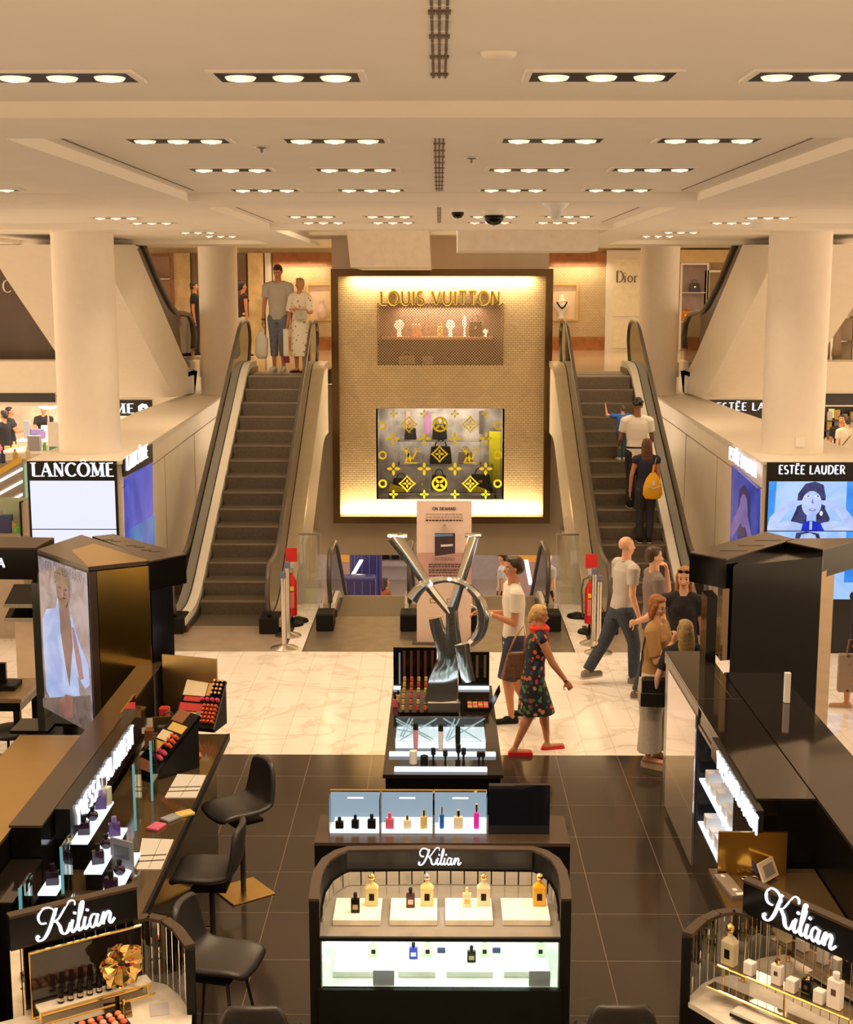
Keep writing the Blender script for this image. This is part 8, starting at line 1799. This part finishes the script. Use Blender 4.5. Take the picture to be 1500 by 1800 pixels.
def floral(name, base, cols_, scale, thr):
    m = bpy.data.materials.new(name); m.use_nodes = True; nt = m.node_tree; b = nt.nodes['Principled BSDF']; tc = node(nt, 'ShaderNodeTexCoord')
    v = node(nt, 'ShaderNodeTexVoronoi', Scale=scale); nt.links.new(tc.outputs['Object'], v.inputs['Vector']); r = node(nt, 'ShaderNodeValToRGB'); r.color_ramp.interpolation = 'CONSTANT'
    sp = node(nt, 'ShaderNodeSeparateColor'); nt.links.new(v.outputs['Color'], sp.inputs[0]); nt.links.new(sp.outputs[0], r.inputs[0])
    e = r.color_ramp.elements; e[0].position = 0; e[0].color = (*cols_[0],1); e[1].position = 1/len(cols_); e[1].color = (*cols_[1],1)
    for i in range(2, len(cols_)): x = e.new(i/len(cols_)); x.color = (*cols_[i],1)
    n = node(nt, 'ShaderNodeTexNoise', Scale=scale*1.6); nt.links.new(tc.outputs['Object'], n.inputs[0]); ad = node(nt, 'ShaderNodeMath', operation='MULTIPLY_ADD'); nt.links.new(n.outputs['Fac'], ad.inputs[0]); ad.inputs[1].default_value = .5; nt.links.new(v.outputs['Distance'], ad.inputs[2])
    st = node(nt, 'ShaderNodeMath', operation='LESS_THAN'); nt.links.new(ad.outputs[0], st.inputs[0]); st.inputs[1].default_value = thr
    mx = node(nt, 'ShaderNodeMix', data_type='RGBA'); nt.links.new(st.outputs[0], mx.inputs[0]); mx.inputs[6].default_value = (*base,1); nt.links.new(r.outputs[0], mx.inputs[7]); nt.links.new(mx.outputs[2], b.inputs['Base Color']); b.inputs['Roughness'].default_value = .8
    return m
fl_dark = floral('dark_floral_print', (.014,.014,.024), [(.55,.05,.03),(.05,.18,.04),(.50,.25,.10),(.08,.22,.10),(.65,.14,.04),(.03,.07,.16),(.10,.25,.03)], 19, .66)
fl_light = floral('white_floral_print', (.88,.80,.66), [(.30,.16,.10),(.55,.12,.03),(.20,.18,.10),(.60,.40,.15),(.35,.30,.25)], 12, .46)
flat_f = dict
# 1 man in white polo, walking left (facing -x), hands together in front holding a slip
p = PZ(903, 1268, 0)
r, J = person('man in white polo shirt and navy shorts walking left, holding a white slip', (p.x, p.y, .001), math.radians(97), 1.80, dict(top_m=whitec, collar=True, pants_m=navyc, pants_len=1.0, pants_w=1.12, pants_name='shorts', skin='tan', hair=(.04,.02,.01), hairstyle='short',
    ua_r=(.1,.12,-1), fa_r=(-.25,1,.12), hand_r=(-.2,1,.15), palm_r=(.4,0,1), ua_l=(-.1,.10,-1), fa_l=(.25,1,.38), hand_l=(.1,1,.3), palm_l=(-.5,0,1), curl_l=.8, curl_r=.6, sleeve=.62,
    thigh_l=(0,.20,-1), shin_l=(0,-.12,-1), thigh_r=(0,-.02,-1), shin_r=(0,-.42,-1), head_pitch=.10, hem=-.045, shoe='sneaker', shoe_m=blackm, sole_m=paper, lean=.03))
wristband(r, J, -1, whitec); w_ = J['wri'][-1] + J['hdir'][-1]*.13; mb = MB(); mb.obox(Matrix.Translation(w_+V(0,.02,.03)) @ Matrix.Rotation(.6,4,'X'), .05,.13,.008); o = mb.build('paper_slip', paper); o.parent = None
M_ = Matrix.Translation(r.location) @ Matrix.Rotation(math.radians(97),4,'Z'); o.matrix_world = M_; tag(o, 'white folded slip held by the man in the white polo', 'paper')
# 2 woman floral dress walking right
p = PZ(935, 1322, 0)
r, J = person('blond woman in dark floral dress, red scarf and red flat shoes walking right', (p.x, p.y, .001), math.radians(-84), 1.53, dict(fem=True, build=1.12, dress_m=fl_dark, dress_len=1.0, skin='tan', hair=(.62,.38,.14), hairstyle='tied',
    ua_r=(.12,.45,-1), fa_r=(.1,.75,-1), ua_l=(-.12,-.2,-1), fa_l=(-.05,.25,-1), hand_r=(.05,.6,-1), curl_r=1.0, thigh_l=(0,.36,-1), shin_l=(0,.12,-1), thigh_r=(0,-.12,-1), shin_r=(0,-.42,-1), shoe='flat', shoe_m=redleather, sole_m=redleather, lean=.12, head_pitch=.12))
glasses(r, J, blackm, True)
mb = MB(); 
for k in range(3): mb.tube([J['neck'] + J['R']*((.062+.008*k)*math.cos(a)) + J['Fw']*((.062+.01*k)*math.sin(a)) + V(0,0,-.012+.022*(k-1)+.01*math.sin(a*2+k)) for a in [i*PI/8 for i in range(16)]], .026, 8, closed=True)
remesh(mb, 'scarf', mat('coral_red_scarf', (.80,.06,.02), .8), .008, r, 3)
wristband(r, J, 1, goldb, 'bracelet')
q = r.location + rotz(V(-.20,-.10,0), math.radians(-84)); t = thing('shoulder_bag', 'brown monogram shoulder bag hanging behind the blond woman in the floral dress', 'handbag', (q.x-.02, q.y+.02, .70), math.radians(8))
mb = MB(); mb.add([(-.17,-.06,0),(.15,-.06,0),(.15,.06,0),(-.17,.06,0),(-.10,-.03,.28),(.08,-.03,.28),(.08,.03,.28),(-.10,.03,.28)],[(0,3,2,1),(4,5,6,7),(0,1,5,4),(1,2,6,5),(2,3,7,6),(3,0,4,7)]); mb.build('bag_body', mat('brown_monogram_canvas', (.16,.075,.04), .5, noise=.3, nscale=30), t, bevel=.02, world=False)
mb = MB(); mb.tube([(-.09,0,.27),(-.03,.0,.42),(.06,.02,.54),(.08,.0,.42),(.07,0,.27)], .010, 8); mb.build('strap', mat('tan_strap', (.50,.25,.09), .5), t, smooth=True, world=False)
q = PZ(878, 1235, .0); 
# 3 woman in ochre shirt, white wide trousers, glasses
p = PZ(1148, 1345, 0)
r, J = person('woman in ochre shirt, pale wide trousers and glasses, hand at her chin', (p.x, p.y, .001), math.radians(-118), 1.64, dict(fem=True, top_m=tanc, loose=.012, flare=.015, hem=-.02, sleeve=.85, pants_m=beigec, pants_w=1.55, pants_len=1.86, skin='fair', hair=(.34,.12,.03), hairstyle='bob',
    ua_r=(.18,.30,-1), fa_r=(-.12,.75,1.0), hand_r=(-.25,.25,1), palm_r=(.3,.6,0), curl_r=1.0, ua_l=(-.14,.25,-1), fa_l=(.5,.9,.45), curl_l=.6, sole=.045, sole_m=corkm, shoe='flat', shoe_m=tansk, head_pitch=.30, head_turn=-.15, thigh_l=(0,.10,-1), shin_l=(0,-.02,-1), thigh_r=(0,-.02,-1)))
glasses(r, J, mat('blue_rim', (.12,.10,.25), .4))
q = r.location; t = thing('crossbody_bag', 'shiny black crossbody bag on the hip of the woman in the ochre shirt', 'handbag', (q.x-.03, q.y-.25, .68), math.radians(-8))
mb = MB(); mb.box(-.14,.14,-.045,.045,.05,.28); mb.build('bag_body', mat('glossy_black_leather', (.012,.012,.012), .18, spec=.6), t, bevel=.025, world=False); mb = MB(); mb.box(-.145,.145,-.062,-.042,.0,.14); mb.build('front_flap', MATS['glossy_black_leather'], t, bevel=.03, world=False)
mb = MB(); mb.tube([(-.15,.0,.28),(-.14,.03,.5),(-.10,.08,.72)], .008, 6); mb.build('strap', MATS['glossy_black_leather'], t, world=False)
# 4 woman in black top reaching, sunglasses on head
p = PZ(1238, 1300, 0)
r, J = person('smiling woman in black top with sunglasses on her long reddish hair, reaching left', (p.x-.20, p.y+.30, .001), math.radians(165), 1.74, dict(fem=True, top_m=blackc, sleeve=.5, pants_m=blackc, skin='fair', hair=(.36,.15,.05), hairstyle='long',
    ua_r=(.75,.35,-.75), fa_r=(.35,.95,.05), hand_r=(.4,.9,.05), head_pitch=.12, voxel=.008))
glasses(r, J, blackm, True, up=.34, back=.12)
# 5 woman with long ombre hair seen from behind, dark top
p = PZ(1212, 1385, 0)
r, J = person('woman in black with long dark to blond hair seen from behind beside the mirror kiosk', (2.31, PZ(1212,1385,0).y+.32, .001), math.radians(12), 1.52, dict(fem=True, top_m=blackc, sleeve=.7, pants_m=blackc, pants_len=1.9, skin='pale', hair=(.38,.25,.10), hairstyle='verylong', ua_l=(-.35,.2,-1), fa_l=(-.05,.2,-1), voxel=.008))
# 6 bald man in grey shirt, 7 man in mauve grey tee
p = PZ(1090, 1200, 0)
r, J = person('bald man in light grey polo and dark jeans striding away with sunglasses on his head', (p.x, p.y, .001), math.radians(-72), 1.76, dict(top_m=greyc, collar=True, pants_m=jean, skin='fair', hair=(.35,.25,.18), hairstyle='bald', thigh_l=(0,-.42,-1), shin_l=(0,-.62,-1), thigh_r=(0,.32,-1), shin_r=(0,.02,-1),
    shoe='sneaker', shoe_m=mat('grey_sneaker', (.22,.19,.16), .7), sole_m=lightsole, lean=.08, build=1.05, ua_r=(.12,-.1,-1), fa_r=(.05,.35,-1)))
glasses(r, J, blackm, True, up=.40, back=.22)
p = PZ(1140, 1222, 0)
r, J = person('man in mauve grey t-shirt with dark hair scratching his face, beside the bald man', (p.x+.02, p.y-.05, .001), math.radians(-84), 1.74, dict(top_m=mauveg, pants_m=jean, skin='fair', hair=(.06,.03,.015), hairstyle='short', ua_r=(.15,.05,-1), fa_r=(0,.3,-1), ua_l=(-.02,.75,-.65), fa_l=(.38,-.18,1), hand_l=(.35,-.3,1), palm_l=(0,.5,.2), curl_l=.9, build=1.05,
    thigh_l=(0,.25,-1), shin_l=(0,-.05,-1), thigh_r=(0,-.15,-1), shin_r=(0,-.3,-1), shoe='sneaker', shoe_m=mat('brown_sneaker', (.15,.10,.08), .7), sole_m=lightsole, head_pitch=.1))
# escalator riders (right): step tops follow the incline
def on_esc(px, D): 
    slope = FZ/((ESC_Y1-.45)-(ESC_Y0+.45)); n = int(round(FZ/.2)); run = ((ESC_Y1-.45)-(ESC_Y0+.45))/n; i = int((D-(ESC_Y0+.45))/run); return (ESC_Y0+.45+run*(i+.5), FZ/n*(i+1))
def rider(px, py, lab, yaw, h, S, dx=0):
    best = None
    for i in range(1, 140):
        D = ESC_Y0+.5 + i*.04; y, z = on_esc(px, D)
        if z > FZ: break
        q = PY(px, py, y)
        if best is None or abs(q.z - z) < best[0]: best = (abs(q.z-z), y, z, q.x)
    return person(lab, (best[3]+dx, best[1], best[2]+.001), yaw, h, S)
r, J = rider(1133, 950, 'woman with long brown hair riding the right escalator, carrying a yellow drawstring bag', 0, 1.56, dict(fem=True, voxel=.009, top_m=mat('navy_top',(.02,.02,.05),.8), sleeve=.25, pants_m=mat('charcoal_cloth',(.03,.028,.028),.8), skin='tan', hair=(.13,.045,.015), hairstyle='verylong', ua_l=(-.25,-.05,-1), fa_l=(-.05,.12,-1), shoe_m=blackm, sole_m=paper))
wristband(r, J, -1, steel, 'bracelet')
q = r.location + V(.07, -.215, 0); t = thing('drawstring_bag', 'yellow drawstring bag on the back of the long haired woman on the escalator', 'backpack', (q.x, q.y, q.z+.70))
mb = MB(); mb.lathe([(0,0),(.11,0),(.145,.06),(.14,.18),(.10,.30),(.04,.38),(.0,.39)], (0,0,0), 10); mb.v = [(x, y*.55, z) for x, y, z in mb.v]; mb.build('bag_body', mat('yellow_nylon', (.85,.42,.0), .45, noise=.08), t, smooth='auto', world=False)
mb = MB(); mb.tube([(-.10,-.07,.19),(0,-.085,.16),(.10,-.07,.19)], .006, 6); mb.box(-.02,.02,-.092,-.082,.21,.27); mb.build('white_print', paper, t, world=False); mb = MB(); mb.tube([(0,0,.38),(.02,.03,.5)], .02, 8); mb.tube([(0,0,.38),(.05,.05,.6)], .006, 6); mb.build('drawstring', mat('orange_cord', (.7,.25,.02), .6), t, world=False)
r, J = rider(1117, 880, 'person with curly black hair in white t-shirt and dark trousers riding the right escalator', 0, 1.68, dict(voxel=.009, top_m=whitec, sleeve=.62, pants_m=blackc, skin='deep', hair=(.015,.01,.008), hairstyle='curly', hem=-.06, loose=.006, ua_l=(-.2,.15,-1), fa_l=(0,.9,-.5), ua_r=(.2,.15,-1), fa_r=(0,.9,-.5)))
mb = MB(); mb.tube([J['waist'] + J['R']*(.165*math.cos(a)) + J['Fw']*(.115*math.sin(a)) + V(0,0,-.10) for a in [i*PI/10 for i in range(20)]], .014, 6, closed=True); mb.build('belt_strap', blackm, r, world=False)
r, J = rider(1093, 808, 'small child in blue shirt with raised arm on the right escalator step', .25, .88, dict(voxel=.007, build=1.15, top_m=bluec, sleeve=.7, pants_m=mat('child_jeans',(.05,.08,.11),.8), skin='fair', hair=(.10,.05,.03), ua_l=(-.75,.2,.1), fa_l=(-.1,.2,1), ua_r=(.2,0,-1), shoe_m=lightsole, sole_m=paper))
# couple at the top of the left escalator, facing the viewer
r, J = person('tall man in light t-shirt and grey cropped trousers at the top of the left escalator', (PY(492,650,25.5).x, 25.45, FZ+.008), math.radians(180-8), 1.93, dict(voxel=.011, top_m=greyc, pants_m=jeanl, pants_len=1.55, skin='tan', hair=(.03,.015,.01), hairstyle='short', head_pitch=.5, ua_r=(.14,.05,-1), fa_r=(.08,.12,-1), thigh_l=(0,.15,-1), shin_l=(0,-.1,-1), shoe_m=lightsole, sole_m=lightsole, loose=.006))
wristband(r, J, 1, blackm)
wr = r.location + rotz(J['wri'][1] + J['hdir'][1]*.12, math.radians(172)); t = thing('plastic_bag', 'white plastic shopping bag hanging from the tall man left hand side', 'bag', (wr.x-.02, wr.y-.02, wr.z-.60))
mb = MB(); mb.lathe([(0,0),(.08,.01),(.13,.08),(.14,.25),(.11,.38),(.05,.48),(.035,.52),(.0,.52)], (0,0,0), 9); mb.v = [(x*(1+.12*math.sin(z*30+x*20)), y*.6, z) for x, y, z in mb.v]; mb.build('bag_body', whitec, t, smooth=True, world=False); mb = MB(); mb.tube([(-.03,0,.50),(-.02,0,.58),(0,0,.61),(.02,0,.58),(.03,0,.50)], .008, 6); mb.build('handle', whitec, t, world=False)
r, J = person('woman in white floral dress with folded arm at the top of the left escalator', (PY(529,653,25.2).x, 25.2, FZ+.008), math.radians(180-25), 1.70, dict(fem=True, voxel=.011, dress_m=fl_light, dress_len=1.45, sleeve=.95, skin='tan', hair=(.40,.22,.08), hairstyle='tied', ua_l=(-.3,.1,-1), fa_l=(.75,.8,.15), ua_r=(.2,.0,-1), fa_r=(.1,.2,-1), shoe='flat', shoe_m=mat('dark_red_shoe',(.15,.02,.02),.5), sole_m=blackm))
wr = r.location + rotz(J['wri'][-1], math.radians(155)); handbag('handbag', (wr.x+.06, wr.y-.02, FZ+.98), .24, .16, .12, greyc, 'small grey bag on the folded arm of the woman in the white floral dress')
q = r.location + V(-.26,-.05,.50); t = thing('towel', 'white and dark red towel hanging between the couple at the escalator top', 'towel', (q.x, q.y, FZ+.18)); mb = MB(); mb.box(-.05,.05,-.02,.02,.12,.62); mb.build('white_part', whitec, t, bevel=.015, world=False); mb = MB(); mb.box(-.05,.06,-.02,.02,0,.12); mb.build('red_part', mat('dark_red_cloth',(.25,.03,.04),.8), t, bevel=.01, world=False)
# background people
r, J = person('woman in dark halter top seen from behind beside the golden marble pier upstairs', (PY(429,620,31).x, 31.0, FZ+.002), math.radians(-60), 1.66, dict(fem=True, voxel=.013, top_m=mat('maroon_black_cloth',(.05,.015,.012),.8), sleeve=.05, pants_m=beigec, skin='tan', hair=(.02,.012,.01), hairstyle='tied'))
r, J = person('figure in black partly hidden behind the left inner column upstairs', (PY(345,620,31.5).x, 31.5, FZ+.002), math.radians(-90), 1.66, dict(voxel=.014, top_m=blackc, pants_m=blackc, skin='tan', hair=(.02,.012,.01)))
r, J = person('woman with long dark hair in orange brown top on the lower floor', (PY(678,1045,30.5).x, 30.5, ZL+.002), math.radians(-70), 1.65, dict(fem=True, voxel=.013, top_m=mat('rust_cloth',(.30,.07,.02),.8), sleeve=.3, pants_m=blackc, skin='tan', hair=(.04,.015,.01), hairstyle='long', ua_r=(.1,.5,-.8), fa_r=(0,1,.2)))
r, J = person('man in dark cap and grey top with black strap on the lower floor', (PY(884,1010,29.0).x, 29.0, ZL+.75), math.radians(75), 1.78, dict(voxel=.012, top_m=greyc, sleeve=.6, pants_m=blackc, skin='tan', hair=(.02,.012,.01)))
H = J['H']; mb = MB(); mb.ball(H(0,-.05,.30), .36*J['hh'], .42*J['hh'], .24*J['hh'], 14); mb.ball(H(0,.42,.22), .22*J['hh'], .22*J['hh'], .03*J['hh'], 12); remesh(mb, 'cap', blackc, .012, r); mb = MB(); mb.tube([J['sho'][-1]+V(.02,.06,.02), J['chest']+J['Fw']*.12, J['waist']+J['R']*.12+J['Fw']*.08], .02, 6); mb.build('strap', blackm, r, world=False)
r, J = person('dark haired person in grey on the lower floor behind the right glass balustrade', (PY(963,1010,28.0).x, 28.0, ZL+1.0), math.radians(-60), 1.74, dict(voxel=.012, top_m=greyc, pants_m=blackc, skin='fair', hair=(.03,.02,.015)))
mb = MB(); mb.box(.9, 2.3, 27.4, 29.6, ZL, ZL+.70); mb2 = MB()
for n_, (a0, a1, zz) in enumerate(((PY(884,1010,29.0).x-.45, PY(884,1010,29.0).x+.45, ZL+.75), (PY(963,1010,28.0).x-.4, PY(963,1010,28.0).x+.4, ZL+1.0))):
    mb = MB(); yy = (29.0, 28.0)[n_]; mb.box(a0, a1, yy-.45, yy+.45, ZL, zz-.004); tag(mb.build('display_podium', mat('lower_podium', (.45,.40,.38), .4)), 'grey podium on the lower floor under the %s' % ('man in the cap','person in grey behind the right glass')[n_], 'podium')
for px, py, y, lab, top, yw, hr_ in ((6, 722, 31.5, 'staff member in black with bun at the far left edge of the left store', blackc, 60, (.02,.012,.01)), (17, 716, 33.0, 'dark haired staff member in black reading behind the left store counter', blackc, -80, (.02,.012,.01)), (76, 712, 33.5, 'person in black top by the round lit lamp in the left store', blackc, 180, (.05,.03,.02))):
    q = PY(px, py, y); r, J = person(lab, (q.x, y, .001), math.radians(yw), max(1.55, min(1.8, q.z)), dict(voxel=.013, fem=True, top_m=top, sleeve=.6, pants_m=blackc, skin='tan', hair=hr_, hairstyle='tied', ua_r=(.1,.6,-.9), fa_r=(-.1,1,.1), ua_l=(-.1,.5,-.9), fa_l=(.1,1,.1)))
q = PY(1491, 718, 31.0); r, J = person('dark haired person in pale top with crossbody strap in the right store', (q.x, 31.0, .001), math.radians(10), 1.70, dict(voxel=.012, top_m=beigec, loose=.01, pants_m=blackc, skin='fair', hair=(.03,.02,.012), hairstyle='short'))
mb = MB(); mb.tube([J['sho'][1]+V(-.02,-.06,.03), J['chest']-J['Fw']*.13, J['waist']-J['R']*.14-J['Fw']*.10], .008, 6); mb.build('strap', blackm, r, world=False)
q = PY(1481, 715, 31.6); r, J = person('person in black with dark hair standing behind the pale topped shopper in the right store', (q.x, 31.6, .001), math.radians(160), 1.68, dict(voxel=.013, top_m=blackc, pants_m=blackc, skin='tan', hair=(.03,.015,.01)))
# right edge shopper with patterned bag
p = PZ(1490, 1242, 0); r, J = person('shopper in black at the right edge of the picture walking past the blue screen', (p.x+.10, p.y, .001), math.radians(80), 1.66, dict(fem=True, top_m=blackc, sleeve=.8, pants_m=blackc, pants_len=1.6, skin='tan', hair=(.04,.02,.01), hairstyle='long', shoe='flat', shoe_m=mat('beige_shoe',(.4,.28,.18),.6), thigh_l=(0,.3,-1), shin_l=(0,.0,-1), thigh_r=(0,-.2,-1), shin_r=(0,-.4,-1)))
q = PZ(1492, 1165, .55); t = thing('patterned_bag', 'beige and black patterned shopping bag carried by the shopper at the right edge', 'bag', (q.x+.02, q.y-.12, .26), -.1)
mb = MB(); mb.box(-.16,.2,-.05,.05,0,.42); mb.build('bag_body', floral('bag_print', (.30,.22,.17), [(.04,.03,.03),(.55,.45,.36),(.08,.06,.05)], 16, .5), t, bevel=.01, world=False); mb = MB(); mb.tube([(-.08,0,.42),(-.06,0,.58),(.06,0,.58),(.08,0,.42)], .008, 6); mb.build('handle', tansk, t, world=False)
